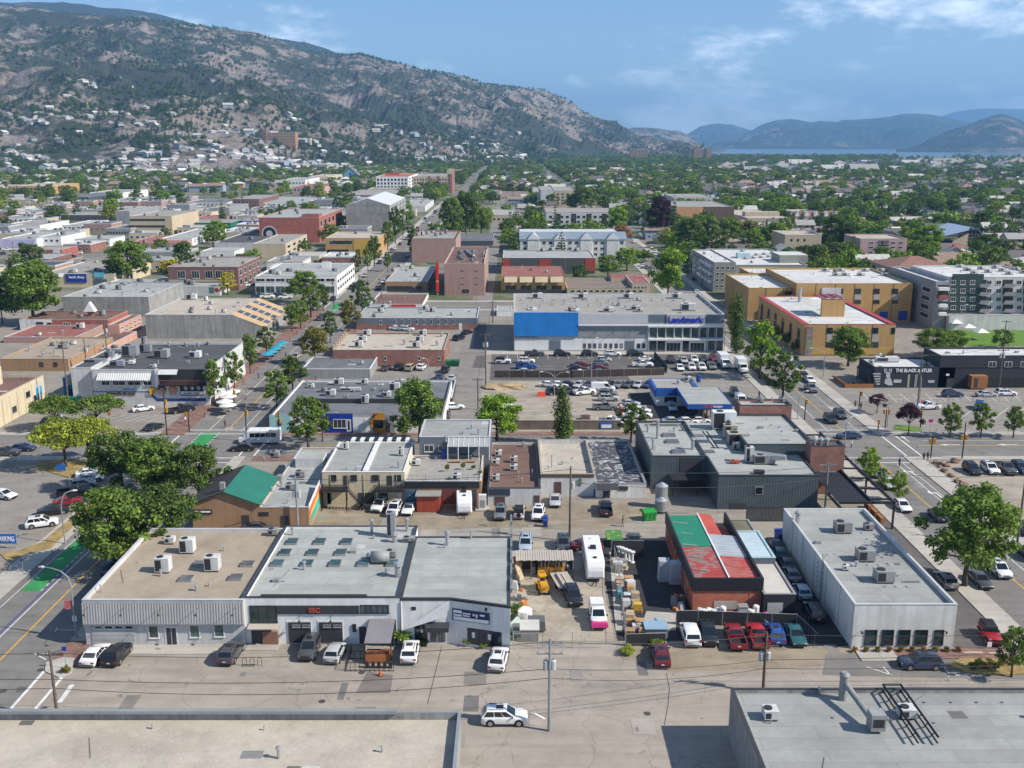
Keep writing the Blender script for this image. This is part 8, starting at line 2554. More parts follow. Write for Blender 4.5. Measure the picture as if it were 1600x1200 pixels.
for k,(z,d)in enumerate(((-.3,1.),(-3.2,.9),(-4.2,1.2))):
 wire('a','b',d,f'long wire over the front lane from left pole to centre pole, {("top", "middle", "lowest")[k]} one',dz=(z,z));wire('b','c',d*.6,f'wire over the front lane between centre pole and right pole, {("top", "middle", "lowest")[k]} one',dz=(z,z));wire('c',EXR,d,f'wire leaving the lower right pole to the right, {("top", "middle", "lowest")[k]} one',dz=(z,0-k*1.2));wire(EXL,'a',d,f'wire at the lower left corner reaching the pole, {("top", "middle", "lowest")[k]} one',dz=(-k*1.4,z))
wire('d','e',.8,'wire over the alley between transformer pole and wooden pole',dz=(-.4,-.4));wire('e','f',.9,'wire from wooden alley pole to the steel pole at the pub, upper',dz=(-.4,-.6));wire('e','f',1.2,'wire from wooden alley pole to the steel pole at the pub, lower',dz=(-2.4,-2.6));wire('f','g',1.,'wire from the steel pole over the right street',dz=(-.4,-.4));wire('h','i',.6,'wire behind the mural restaurant',dz=(-.4,-.4));wire('k','l',.4,'wire along the back alley, near span',dz=(-.4,-.4));wire('l','m',.8,'wire along the back alley, far span',dz=(-.4,-.4));wire('m','n',.8,'wire along the back alley beyond the cinema',dz=(-.4,-.4));wire('o','p',.6,'wire before the black restaurant',dz=(-.4,-.4))
def lamp(u,v,vtop,ang,lB,arm=2.6):
 """curved-arm street lamp; ang: heading of the arm in degrees"""
 p=at(u,v);h=fp(u,vtop,p.y)[1]
 t_=thing('street_lamp',lB,'street lamp',p,0,'street lamps')
 a=R(90-ang);dx,dy=math.cos(a),math.sin(a)
 lt(t_,'pole',m_steel,[(0,0,0),(0,0,h-2.),(dx*.25,dy*.25,h-1.),(dx*arm*.35,dy*arm*.35,h-.3),(dx*arm*.7,dy*arm*.7,h-.03),(dx*arm,dy*arm,h)],[.11,.09,.08,.07,.06,.05],7)
 lt(t_,'lamp_head',mU,[(dx*arm,dy*arm,h),(dx*(arm+.25),dy*(arm+.25),h+.02),(dx*(arm+.75),dy*(arm+.75),h-.03)],[.06,.16,.1],7)
lamp(120,998,890,282,'curved street lamp with banners at the left street corner',3.2)
lamp(102,850,770,60,'curved street lamp on the dry verge beside the parked cars',1.6)
lamp(1320,694,652,60,'curved street lamp at the right crossing behind the pub',2.2);lamp(1246,656,612,70,'short curved lamp at the crossing behind the pub roof',1.6);lamp(1386,668,624,290,'curved street lamp beside the purple trees',2.4)
lamp(866,618,581,270,'twin-armed lot lamp in the gravel lot',2.6);lamp(866,618.2,581.5,90,'second arm lamp of the gravel lot pole',2.6)
lamp(1286,590,545,280,'street lamp in front of the tan office',3);lamp(1436,634,580,280,'street lamp standing before the antler mural',2);lamp(1500,514,476,90,'lamp post by the apartments retaining wall',1);lamp(924,592,528,90,'dark lot lamp in the middle of the cinema car park',.8);lamp(671,602,560,270,'lamp behind the brick store',1);lamp(1290,456,432,270,'lamp beside the sage apartments',2);lamp(385,640,606,250,'lamp over the main street west pavement',2.5)
for(u,v,w)in((121,950,'red and white banner on the corner lamp post',),):
 p=at(120,998)
 b=MB();z0=fp(108,952,p.y)[1];b.box(p.x-1.,p.y-.02,z0,p.x-.2,p.y+.02,z0+1.1);o=b.bD('street_banner',P('pink_banner',(.55,.12,.13),.7,sT=(.6,.55,.53),sA=.8,sS=1.5));tag(o,w,'banner')
 b=MB();b.box(p.x-.25,p.y-.05,z0-1.5,p.x+.25,p.y-.02,z0-.8);o=b.bD('parking_sign',m_let);tag(o,'small white sign plate on the corner lamp post','sign')
m_sig=P('signal_yellow',(.6,.3,.015),.5)
m_lens=[P('lens_red',(.25,.01,.01),.3),P('lens_amber',(.3,.12,.0),.3),P('lens_green',(.0,.16,.08),.3)]
def signal(u,v,vtop,heads,lB,arm=None):
 p=at(u,v);h=fp(u,vtop,p.y)[1]
 t_=thing('traffic_signal',lB,'traffic signal',p,0,'traffic signals')
 b=MB();b.tube([(0,0,0),(0,0,h)],[.13,.1],8)
 if arm:b.tube([(0,0,h-.6),(arm*.5,0,h-.1),(arm,0,h)],.07,6)
 b.bD('pole',mB,t_)
 for hx,hz in heads:
  x=hx;z=h+hz
  lb(t_,'signal_head',m_sig,x-.17,-.28,z-.48,x+.17,.1,z+.48)
  hd=t_.children[-1]
  for k in range(3):
   lt(hd,'signal_lens',m_lens[k],[(x,-.3,z+.31-k*.31),(x,-.28,z+.31-k*.31)],.11,10)
  b=MB();b.box(x-.2,.1,z-.6,x+.2,.2,z+.6)
signal(261,680,606,[(.3,-2.9),(-2.6,-.9),(.3,-6.+1.5)],'black signal pole with yellow heads before the mural restaurant',-2.6)
signal(296,675,642,[(-.3,-.7)],'short signal pole at the mural restaurant corner')
signal(437,690,642,[(-.3,-.8),(.3,-2)],'signal pole by the shuttle bus')
signal(386,690,640,[(.3,-.6)],'signal pole left of the shuttle bus')
signal(366,632,608,[(.3,-.7)],'signal beside the white patio umbrellas')
signal(522,482,440,[(-.3,-.6),(-.2,-4)],'signal pole at the banded store corner')
signal(562,470,428,[(.3,-1),(2.8,-.4)],'signal with mast arm over the far main street crossing',2.8)
signal(596,472,438,[(-.3,-1.4)],'signal pole by the flat restaurant')
signal(1383,668,640,[(-.5,-.4),(.5,-.4)],'signal with two yellow heads beside the purple tree');signal(1342,640,612,[(.3,-.4)],'yellow signal on the far right crossing corner');signal(1257,656,625,[(.2,-.4)],'yellow signal above the pub roof edge');signal(1454,716,676,[(-.4,-1.6),(.4,-1.6)],'signal pole at the gravel lot corner');signal(1372,672,656,[(0,-.4)],'low yellow signal at the right crossing kerb');signal(1438,668,640,[(-.3,-.6)],'yellow signal right of the purple tree');signal(1503,717,660,[(-.4,-2.8),(.4,-2.8)],'tall black pole with lamps at the gravel lot')
def fence(name,lB,pts,h,m,pN=None,posts=2.6,cap=True):
 p0=at(*pts[0])if len(pts[0])==2 and pts[0][1]>200 else None
 P3=[at(*q)for q in pts]
 t_=thing(name,lB,'fence',P3[0])
 for a,b_ in zip(P3,P3[1:]):
  L_=(b_-a).length;n=max(1,int(L_/posts))
  for k in range(n):
   q0,q1=a.lerp(b_,k/n),a.lerp(b_,(k+1)/n)
   wt(t_,'post',m_steel,[(q0.x,q0.y,0),(q0.x,q0.y,h+.1)],.05,5)
   d=(q1-q0).normalized();n_=Vector((-d.y,d.x,0))*.02
   if pN:
    b=MB();e0,e1=q0+d*.06,q1-d*.06
    b.loft([[e0-n_+Vector((0,0,.06)),e0+n_+Vector((0,0,.06)),e0+n_+Vector((0,0,h)),e0-n_+Vector((0,0,h))],[e1-n_+Vector((0,0,.06)),e1+n_+Vector((0,0,.06)),e1+n_+Vector((0,0,h)),e1-n_+Vector((0,0,h))]]);b.bD('panel',pN,t_,True)
   b=MB();b.tube([tuple(q0+Vector((0,0,h+.06))),tuple(q1+Vector((0,0,h+.06)))],.03,4)
   if not pN:
    b.tube([tuple(q0+Vector((0,0,.15))),tuple(q1+Vector((0,0,.15)))],.025,4)
    for j in range(1,7):
     for w0,w1 in((j/7,(j+1)/7),):
      e=q0.lerp(q1,w0);b.tube([(e.x,e.y,.15),(e.x,e.y,h+.05)],.008,3)
   b.bD('rail',m_steel,t_,True)
 return t_
m_mesh=P('black_fence_screen',(.03,.032,.034),.85,var=.2)
fence('chain_link_fence','chain-link fence along the front of the yard',[(802,1014),(940,1012)],1.9,m_steel)
fence('screened_fence','fence with black screen behind the parked row at the brick workshop',[(1056,976),(1090,976),(1244,982)],1.8,m_steel,m_mesh)
fence('screened_fence','black screened fence below the pallets beside the dark red SUV',[(978,1010),(1040,1008)],1.5,m_steel,m_mesh)
fence('chain_link_fence','fence line between trailer yard and pallet yard',[(978,1010),(966,900),(957,862)],1.8,m_steel)
fence('screened_fence','tall gate fence at the back of the pallet yard',[(955,870),(1006,870)],2.4,m_steel,m_mesh)
fence('chain_link_fence','fence between brick workshop row and narrow drive',[(1244,982),(1277,1014)],1.8,m_steel)
fence('screened_fence','long black fence between cinema lot and gravel lot',[(772,590),(890,590),(1038,586)],1.8,m_steel,P('brown_fence_boards',(.06,.045,.04),.9,var=.25),3.2)
fence('screened_fence','black fence at the right of the cinema lot',[(1022,560),(1042,583)],2.,m_steel,m_mesh);fence('screened_fence','fence along the pavement beside the box trucks',[(1171,574),(1204,604)],1.8,m_steel,m_mesh)
fence('low_railing','low steel railing along the lot under the young trees',[(1340,632),(1500,628),(1620,626)],.9,m_steel);fence('low_railing','low railing at the pavement side of the right lot',[(1440,676),(1620,678)],.8,m_steel)
ww=MB();a_,c_=at(795,671),at(968,668)
ww.box(a_.x,a_.y-.15,0,c_.x,a_.y+.15,1.9)
wl=thing('concrete_wall','weathered concrete boundary wall of the gravel lot','wall',a_)
ww.bD('wall',P('aged_wall_paint',(.17,.14,.12),.9,var=.2,sK=.3),wl,True)
wb(wl,'coping',m_copt,a_.x,a_.y-.2,1.902,c_.x,a_.y+.2,2.)
x0,z0=fp(938,670,a_.y-.2);x1,z1=fp(957,659,a_.y-.2)
sg=thing('lot_sign','blue and white sign on the concrete wall of the gravel lot','sign',((x0+x1)/2,a_.y-.22,0));wb(sg,'board',P('sign_blue',(.03,.14,.45),.5),x0,a_.y-.26,z0,x1,a_.y-.21,z1);wb(sg,'text_bar',m_let,x0+.2,a_.y-.28,z0+.2,x1-.2,a_.y-.26,z0+.9)
def pubfence():
 t_=thing('board_fence','dark vertical board fence behind the brick workshop','fence',at(1165,815))
 p0,p1=at(1165,815),at(1228,815)
 n=30
 for k in range(n):
  b=MB();x=p0.x+(p1.x-p0.x)*k/n;b.box(x,p0.y,0,x+(p1.x-p0.x)/n-.03,p0.y+.05+.02*(k%2),2.5);b.bD('board',P('dark_fence_board',(.055,.058,.06),.85,var=.2),t_,True)
pubfence()
def psign(u,v,vtop,w,h,m,lB,name='post_sign',txt=None):
 p=at(u,v);H_=fp(u,vtop,p.y)[1]
 t_=thing(name,lB,'sign',p)
 b=MB();b.tube([(0,0,0),(0,0,H_)],.04,5)
 if w>1.2:b.tube([(-w*.42,0,0),(-w*.42,0,H_)],.05,5);b.tube([(w*.42,0,0),(w*.42,0,H_)],.05,5)
 b.bD('post',m_steel,t_);lb(t_,'board',m,-w/2,-.08,H_-h,w/2,-.04,H_)
 if txt:letr(t_,txt,(0,-.11,H_-h*.5),w*.8,h*.5,m_let)
psign(11,857,834,3.,1.5,P('sign_blue',(.03,.14,.45)),'blue sign board on posts at the left edge of the dry verge',txt='PARKING')
psign(96,738,725,1.7,1.2,P('sign_blue',(.03,.14,.45)),'blue sign on two posts on the planted island')
psign(104,1046,1010,.5,.5,P('blue_plate',(.02,.06,.3),.5),'red and blue sign post on the corner island');psign(1377,1022,1004,.4,.45,mB,'small sign post in front of the pale office');psign(1545,1014,1003,.5,.6,m_let,'small white sign near the red off-road car');psign(37,900,873,.25,.3,mB,'thin black post on the left pavement');psign(172,660,640,.7,1.2,P('pink_banner',(.55,.12,.13)),'pink and white banner post beside the flat-topped tree');psign(1437,660,625,.5,.6,P('pink_banner',(.55,.12,.13)),'pink banner post by the white pickup');psign(1451,690,655,.9,.6,P('magenta_flowers',(.38,.02,.18),.8),'hanging magenta flower basket post by the crossing')
# yard, lane and alley things
def sth(name,lB,cat,u,v,parts,z=0,rz=0,gP=None):
 p=at(u,v,z);t_=thing(name,lB,cat,p,rz,gP)
 for nm,fn,m in parts:
  b=MB();fn(b);b.bD(nm,m,t_)
 return t_
def bx(*a):return lambda b:b.box(*a)
p=at(588,1030);kz_=at(588,1030)
fk=thing('food_kiosk','food kiosk with grey canvas roof, orange counter and black railings','kiosk',p)
def P3(u,v,z):q=at(u,v,z);return(q.x-p.x,q.y-p.y,z)
b=MB();A_,B_,C_,D_=P3(569,1007,2.4),P3(611,1005,2.4),P3(611,982,3.),P3(573,982,3.)
x0,x1,y0,y1=A_[0],B_[0],A_[1],A_[1]+4.6
b.loft([[(x0,y0,2.5),(x1,y0,2.5),(x1,y0,2.58),(x0,y0,2.58)],[(x0,y0+1.6,2.75),(x1,y0+1.6,2.75),(x1,y0+1.6,2.83),(x0,y0+1.6,2.83)],[(x0,y1,3.1),(x1,y1,3.1),(x1,y1,3.18),(x0,y1,3.18)]]);b.bD('canvas_roof',P('grey_canvas',(.2,.19,.2),.9,var=.1),fk)
for xx in(x0,x1):
 for yy in(y0,y1):lb(fk,'post',mB,xx-.06,yy-.06,0,xx+.06,yy+.06,2.5 if yy==y0 else 3.1)
lb(fk,'counter',P('orange_wood',(.42,.15,.05),.7),x0,y0+.1,0,x1,y0+.9,1.15)
lb(fk,'display',P('food_display',(.16,.05,.03),.7,sT=(.5,.3,.15),sA=.8,sS=3),x0+.2,y0+.12,1.152,x1-.2,y0+.7,1.5)
lb(fk,'back_shelf',m_door,x0+.3,y1-.5,.2,x1-.3,y1-.1,2.2)
for xa,ya,xb,yb in((x0-1.9,y0-1.6,x0+3.4,y0-1.6),(x0-1.9,y0-1.6,x0-1.9,y0+2.6),(x0-1.9,y0+1.,x0,y0+1.)):
 b=MB();b.tube([(xa,ya,1.05),(xb,yb,1.05)],.04,4);b.tube([(xa,ya,.15),(xb,yb,.15)],.04,4)
 n=int(max(abs(xb-xa),abs(yb-ya))/.5)
 for k in range(n+1):b.tube([(xa+(xb-xa)*k/n,ya+(yb-ya)*k/n,0),(xa+(xb-xa)*k/n,ya+(yb-ya)*k/n,1.05)],.03,4)
 b.bD('railing',mB,fk)
b=MB()
for k in range(5):b.box(x0+.2+k*.65,y0-1.,0,x0+.55+k*.65,y0-.65,.75)
b.bD('stool',fD,fk)
sth('feather_flag','dark red feather flag beside the kiosk roof','flag',612,1004,[('pole',lambda b:b.tube([(0,0,0),(0,0,4.)],.03,5),mB),('flag',lambda b:b.face([(-.1,-.01,2.),(.1,-.01,2.),(-.1,-.01,4.),(-.75,-.01,4.2)]),P('wine_flag',(.16,.012,.03),.7))])
sth('traffic_cone','orange cone beside the dark asphalt patch','cone',594,1056,[('cone',lambda b:b.tube([(0,0,.04),(0,0,.8)],[.2,.04],10),P('cone_orange',(.62,.1,.015),.6)),('base',bx(-.25,-.25,0,.25,.25,.04),m_tyre)])
def bikerack(b):
 for k in range(3):b.tube([(k*.85-.85,0,0),(k*.85-.85,0,.8),(k*.85-.72,0,.98),(k*.85-.5,0,.98),(k*.85-.4,0,.8),(k*.85-.4,0,0)],.03,5)
 b.box(-.95,-.2,0,.5,-.12,.04);b.box(-.95,.12,0,.5,.2,.04)
sth('bike_rack','black hoop bike rack on the lane beside the dark grey SUV','bike rack',391,1040,[('hoops',bikerack,mB)])
def lumber():
 p=at(850,905);t_=thing('lumber_shelter','open timber shelter with grey plank roof and tools in the yard','shelter',p)
 x0,x1=at(806,880).x-p.x,at(893,880).x-p.x
 for k in range(24):
  xx=x0+(x1-x0)*k/24;lb(t_,'plank',P('weathered_wood',(.42,.38,.33),.9,var=.3),xx,0,2.6+.04*(k%3),xx+(x1-x0)/24-.04,3.4,2.68+.04*(k%3))
 for k in range(5):b=MB();xx=x0+.1+(x1-x0-.3)*k/4;b.box(xx,.1,0,xx+.15,.25,2.58);b.bD('post',m_pole,t_)
 lb(t_,'back_wall',P('dark_boards',(.06,.05,.045),.9),x0,3.2,0,x1,3.35,2.58)
 rr=random.Random(3);b=MB()
 for k in range(16):xx=x0+.4+rr.random()*(x1-x0-1);h_=rr.uniform(.4,1.8);b.box(xx,.6+rr.random()*1.8,0,xx+rr.uniform(.3,.8),2.6,h_)
 b.bD('stored_tool',P('tool_grey',(.22,.23,.24),.7,var=.4,sc=1.2),t_)
lumber()
sth('orange_container','orange steel bin under the timber shelter edge','bin',861,899,[('body',lambda b:b.loft([[(-1.5,-.9,.1),(1.5,-.9,.1),(1.8,-.9,1.5),(-1.8,-.9,1.5)],[(-1.5,.9,.1),(1.5,.9,.1),(1.8,.9,1.5),(-1.8,.9,1.5)]]),P('ochre_steel',(.42,.2,.035),.6,var=.2,sK=.2)),('rib',lambda b:[b.box(x,-.96,.1,x+.1,-.91,1.5)for x in(-1.,-.2,.6,1.3)],P('ochre_steel',(.42,.2,.035)))])
sth('loader_machine','small yellow loader standing in the yard','machine',848,924,[('body',bx(-.6,-1.3,.5,.6,.9,1.2),P('machine_yellow',(.55,.28,.02),.5)),('hood',bx(-.45,-1.6,1.2,.45,-.2,1.55),P('machine_yellow',(.55,.28,.02))),('mast',lambda b:[b.box(s*.45-.06,.95,.2,s*.45+.06,1.1,2.5)for s in(-1,1)]+[b.box(-.5,.95,1.4,.5,1.1,1.6),b.box(-.5,.95,2.3,.5,1.1,2.5)],P('machine_yellow',(.55,.28,.02))),('seat',bx(-.3,.0,1.2,.3,.5,1.7),m_tyre),('overhead_guard',bx(-.5,-.2,2.15,.5,.9,2.22),P('machine_yellow',(.55,.28,.02))),('wheel',lambda b:[b.tube([(sx*.75,y,.42),(sx*.5,y,.42)],.42,12)for sx in(-1,1)for y in(-1,.6)],m_tyre),('bucket',bx(-.8,1.15,.05,.8,1.9,.6),P('machine_yellow',(.55,.28,.02)))],rz=R(8))
def flatbed():
 p=at(880,917);t_=thing('flatbed_trailer','grey timber-decked flatbed trailer behind the black yard car','trailer',p,R(12))
 for k in range(9):lb(t_,'deck_plank',P('weathered_wood',(.42,.38,.33)),-1.2+k*.267,-2.6,.9,-1.2+k*.267+.24,2.6,.97)
 b=MB();b.box(-1.25,-2.65,.78,1.25,-2.55,1.);b.box(-1.25,2.55,.78,1.25,2.65,1.);b.box(-.6,-3.4,.7,.6,2.5,.82);b.bD('frame',mB,t_)
 for sx in(-1,1):lt(t_,'wheel',m_tyre,[(sx*1.1,-.3,.4),(sx*.85,-.3,.4)],.4,12)
 rr=random.Random(8)
 for k in range(7):b=MB();x=rr.uniform(-.9,.7);b.box(x,rr.uniform(-2,-1),.98,x+rr.uniform(.1,.3),rr.uniform(1,2.4),1.1+rr.random()*.2);b.bD('loose_board',P('weathered_wood',(.42,.38,.33)),t_)
flatbed()
sth('propane_cage','grey equipment cabinet with tilted lids at the front of the yard','cabinet',828,998,[('cabinet',bx(-1.1,-.8,0,1.,.9,1.5),P('olive_grey',(.2,.2,.185),.7,var=.2)),('lid',lambda b:b.loft([[(-1.2,-.9,1.5),(1.1,-.9,1.5),(1.1,-.9,1.6),(-1.2,-.9,1.6)],[(-1.2,.9,1.9),(1.1,.9,1.9),(1.1,.9,2.),(-1.2,.9,2.)]]),P('pale_lid',(.45,.44,.42),.6))])
sth('covered_machine','dark covered machine beside the grey cabinet in the yard','machine',838,984,[('cover',lambda b:b.loft([[(-1.1,-.8,.2),(1.1,-.8,.2),(1.,-.7,1.4),(-1.,-.7,1.4)],[(-1.1,.9,.2),(1.1,.9,.2),(1.,.8,1.5),(-1.,.8,1.5)]]),P('dark_tarp',(.1,.105,.11),.7,var=.2)),('leg',lambda b:[b.box(s*.8-.05,-.6,0,s*.8+.05,-.5,.2)for s in(-1,1)],mB)])
sth('white_tank','white plastic tank by the showroom wall','tank',820,968,[('tank',lambda b:b.tube([(0,0,0),(0,0,1.3),(0,0,1.6)],[.9,.9,.4],14),mW)])
sth('pale_green_boat','pale green boat hull under a plant in the yard','boat',808,985,[('hull',lambda b:b.loft([[(-.7,-1.5,.6),(.7,-1.5,.6),(.5,-1.5,.1),(-.5,-1.5,.1)],[(-.8,.4,.7),(.8,.4,.7),(.5,.4,.05),(-.5,.4,.05)],[(-.1,1.8,.9),(.1,1.8,.9),(.05,1.7,.5),(-.05,1.7,.5)]]),P('pale_green',(.35,.42,.38),.6)),('deck',bx(-.5,-1.2,.7,.5,.2,.85),P('dark_tarp',(.1,.105,.11)))])
rj=random.Random(21)
m_j=[P('junk_%d'%k,c,.7,var=.25)for k,c in enumerate(((.25,.25,.25),(.45,.16,.05),(.5,.5,.5),(.12,.1,.09),(.38,.3,.2),(.07,.09,.11)))]
for k in range(22):
 u,v=(803+rj.random()*16,890+rj.random()*65)if k<12 else(1052+rj.random()*16,940+rj.random()*14)
 w,d,h=rj.uniform(.3,.9),rj.uniform(.3,.9),rj.uniform(.3,1.3)
 sth('scrap_piece','scrap piece heaped along the %s'%('showroom wall' if k<12 else 'brick workshop wall'),'scrap',u,v,[('piece',lambda b,w=w,d=d,h=h:b.loft([[(-w/2,-d/2,0),(w/2,-d/2,0),(w/2,d/2,0),(-w/2,d/2,0)],[(-w/2*.7,-d/2*.8+.1,h),(w/2*.6,-d/2*.7+.1,h),(w/2*.5,d/2*.9,h*1.1),(-w/2*.8,d/2,h*.9)]]),m_j[k%6])],rz=rj.random()*3,gP='yard scrap heap' if k<12 else 'workshop wall scrap')
for k,(u,v)in enumerate(((806,885),(811,893),(815,905))):
 sth('leaning_sign_board',f'{("white and orange", "orange", "ochre")[k]} board leaning at the showroom wall in the yard','board',u,v,[('board',lambda b:b.loft([[(-.6,-.1,0),(.6,-.1,0),(.6,0,0),(-.6,0,0)],[(-.6,.6,2.),(.6,.6,2.),(.6,.7,2.),(-.6,.7,2.)]]),m_j[(2,1,4)[k]])],rz=.5*k)
m_pal=P('pallet_wood',(.42,.25,.13),.85,var=.3,sc=1.5);m_pal2=P('grey_pallet_wood',(.36,.31,.25),.9,var=.3,sc=1.5)
def pstack(u,v,n,lB,m,rz=.0,top=None):
 p=at(u,v);t_=thing('pallet_stack',lB,'pallet stack',p,rz,'pallets in the narrow yard')
 for k in range(n):
  z=k*.16
  pb=MB()
  for s in(-.5,0,.4):pb.box(s,-.5,z,s+.1,.5,z+.09)
  pb.bD('bearer',m,t_)
  for j in range(5):pb=MB();pb.box(-.6,-.5+j*.21,z+.095,.6,-.5+j*.21+.15,z+.13);pb.bD('slat',m,t_)
 if top:pb=MB();pb.box(-.5,-.42,n*.16,.5,.42,n*.16+.7);pb.bD('load',top,t_)
for k,(u,v,n,m,top,w)in enumerate(((975,930,5,m_pal,None,'orange wooden pallets behind the crates'),(992,944,6,m_pal,m_j[4],'tall pallet stack with tan load'),(978,952,4,m_pal2,m_j[2],'grey pallets with wire load'),(996,956,3,m_pal,P('yellow_load',(.55,.33,.03),.6),'pallets with bright yellow load'),(983,974,4,m_pal2,m_j[4],'grey pallets with boxes near the fence'),(998,984,6,m_pal,None,'pallets beside the blue lidded box'),(984,992,5,m_pal,None,'pallets at the fence corner'),(968,912,3,m_pal2,m_j[2],'pallet with white drums'),(966,893,3,m_pal2,m_j[0],'pallet with grey cage under the pipes'))):
 pstack(u,v,n,w,m,.1*(k%3-1),top)
for k,(u,v)in enumerate(((970,932),(978,934),(988,931))):sth('blue_crate',f'turquoise plastic crate at the top of the pallet row, {("left", "middle", "right")[k]} one','crate',u,v,[('crate',bx(-.4,-.35,0,.4,.35,.7),P('turquoise_plastic',(.08,.35,.42),.6)),('lid',bx(-.43,-.38,.702,.43,.38,.78),P('turquoise_plastic',(.08,.35,.42)))])
sth('lidded_box','large box with pale blue metal lid by the yard fence','box',1024,992,[('box',bx(-1.3,-1.,0,1.3,1.,1.2),m_j[0]),('lid',bx(-1.4,-1.1,1.202,1.4,1.1,1.32),P('pale_blue_lid',(.24,.36,.45),.5))])
sth('blue_drum','pale blue drum behind the lidded box','drum',1026,976,[('drum',lambda b:b.tube([(0,0,0),(0,0,.85),(0,0,.9)],[.32,.32,.2],12),P('pale_blue_lid',(.24,.36,.45)))])
for k in range(6):
 sth('pipe_flange','white flanged pipe in the diagonal row by the yard gate','pipe',961+k*5.4,868+k*2.2,[('pipe',lambda b:b.tube([(0,0,0),(0,0,.12),(0,0,.13),(0,0,1.5),(0,0,1.51),(0,0,1.65)],[.35,.35,.16,.16,.36,.36],10),mW)],gP='white flanged pipes')
for k,(u,v)in enumerate(((1037,906),(1054,910))):sth('wrapped_pallet',f'tall grey wrapped pallet beside the brick workshop, {("left", "right")[k]} one','pallet load',u,v,[('load',bx(-.75,-.75,.15,.75,.75,1.55),P('grey_wrap',(.38,.4,.45),.5,var=.1)),('upper_load',bx(-.72,-.72,1.58,.72,.72,2.9),P('grey_wrap',(.38,.4,.45))),('pallet',bx(-.8,-.8,0,.8,.8,.14),m_pal2)])
for k in range(9):sth('white_drum','white barrel standing in front of the brick workshop wall','barrel',1093+k*7.2+(k>5)*30,962+(k%2)*2,[('barrel',lambda b:b.tube([(0,0,0),(0,0,.1),(0,0,.9+.4*(k in(5,8))),(0,0,1.+.4*(k in(5,8)))],[.36,.4,.4,.28],12),mW if k%3 else m_j[2])],gP='white barrels')
sth('grey_crate','pale grey crate among the barrels at the brick wall','crate',1160,962,[('crate',bx(-.55,-.5,0,.55,.5,1.3),P('grey_wrap',(.38,.4,.45))),('lid',bx(-.6,-.55,1.302,.6,.55,1.4),mV)])
for k,(u,v)in enumerate(((1118,967),(1153,967),(1195,967))):sth('pink_buoy',f'pink float hung on the screened fence, {("left", "middle", "right")[k]} one','float',u,v+6,[('float',lambda b:b.blob((0,0,1.2),.28,jag=0,sub=2),P('pink_plastic',(.5,.04,.17),.5))])
sth('motorcycle','white motorcycle beside the blue SUV at the fence','motorcycle',1192,984,[('frame',lambda b:(b.box(-.12,-.7,.4,.12,.6,.8),b.tube([(0,.7,.35),(0,.45,1.05)],.05,5),b.tube([(-.35,.45,1.05),(.35,.45,1.05)],.03,5)),mW),('seat',bx(-.14,-.75,.8,.14,.0,.92),mB),('wheel',lambda b:b.tube([(-.06,.75,.32),(.06,.75,.32)],.32,14),m_tyre),('rear_wheel',lambda b:b.tube([(-.08,-.75,.32),(.08,-.75,.32)],.32,14),m_tyre)],rz=R(-60))
for k in range(26):
 u,v=960+rj.random()*20+(v0:=rj.random())*42-10,872+v0*128
 sth('yard_crate','crate or pallet load packed along the narrow yard strip','crate',u,v,[('load',lambda b,w=rj.uniform(.4,.65),h=rj.uniform(.5,1.5):b.box(-w,-w*.8,.15,w,w*.8,h),(m_pal,m_pal2,m_j[4],m_j[2],m_j[0],m_pal)[k%6]),('pallet',bx(-.6,-.5,0,.6,.5,.14),m_pal2)],rz=rj.uniform(-.3,.3),gP='crates of the narrow yard')
def dump(u,v,c,lB,w=2.,d=1.5,h=1.4,rz=.0,lid=None):
 m=P('bin_'+'_'.join('%02d'%int(q*99)for q in c),c,.5,var=.12)
 sth('dumpster',lB,'dumpster',u,v,[('body',lambda b:b.loft([[(-w*.45,-d*.42,.12),(w*.45,-d*.42,.12),(w*.45,d*.42,.12),(-w*.45,d*.42,.12)],[(-w/2,-d/2,h),(w/2,-d/2,h),(w/2,d/2,h*1.1),(-w/2,d/2,h*1.1)]]),m),('lid',lambda b:b.loft([[(-w*.51,-d*.52,h+.01),(w*.51,-d*.52,h+.01),(w*.51,-d*.52,h+.08),(-w*.51,-d*.52,h+.08)],[(-w*.51,d*.52,h*1.1+.02),(w*.51,d*.52,h*1.1+.02),(w*.51,d*.52,h*1.1+.1),(-w*.51,d*.52,h*1.1+.1)]]),lid or m),('wheel',lambda b:[b.tube([(sx*w*.4,y,.08),(sx*w*.4+.05,y,.08)],.08,8)for sx in(-1,1)for y in(-d*.35,d*.35)],m_tyre),('rib',lambda b:[b.box(x,-d/2-.03,.5,x+.07,-d*.44,h-.1)for x in(-w*.35,0,w*.3)],m)],rz=rz)
dump(1014,812,(.025,.27,.045),'bright green dumpster in the alley beside the pub',rz=.2);dump(1222,848,(.015,.05,.25),'dark blue dumpster against the pale office wall',1.9,1.9,1.6,.1)
dump(702,572,(.02,.16,.05),'green dumpster behind the brick store, left one');dump(712,572,(.015,.1,.07),'green dumpster behind the brick store, right one');dump(102,630,(.03,.4,.05),'bright green bin beside the mural wing');dump(120,632,(.01,.12,.08),'dark green bin beside the mural wing',2.4,1.8,1.7)
dump(959,850,(.03,.06,.05),'open dark skip heaped with green and yellow rubbish',2.3,3.2,1.3,lid=P('rubbish',(.06,.2,.05),.8,sT=(.5,.4,.1),sA=.9,sS=1.4))
for k,(u,v)in enumerate(((852,817),(852,823))):dump(u,v,(.02,.06,.25),f'small blue wheelie bin beside the white SUV, {("rear", "front")[k]} one',.7,.7,1.)
for k,(u,v)in enumerate(((931,776),(937,775))):dump(u,v,(.02,.06,.25),f'blue wheelie bin by the mottled roof shop, {("left", "right")[k]} one',.7,.7,1.)
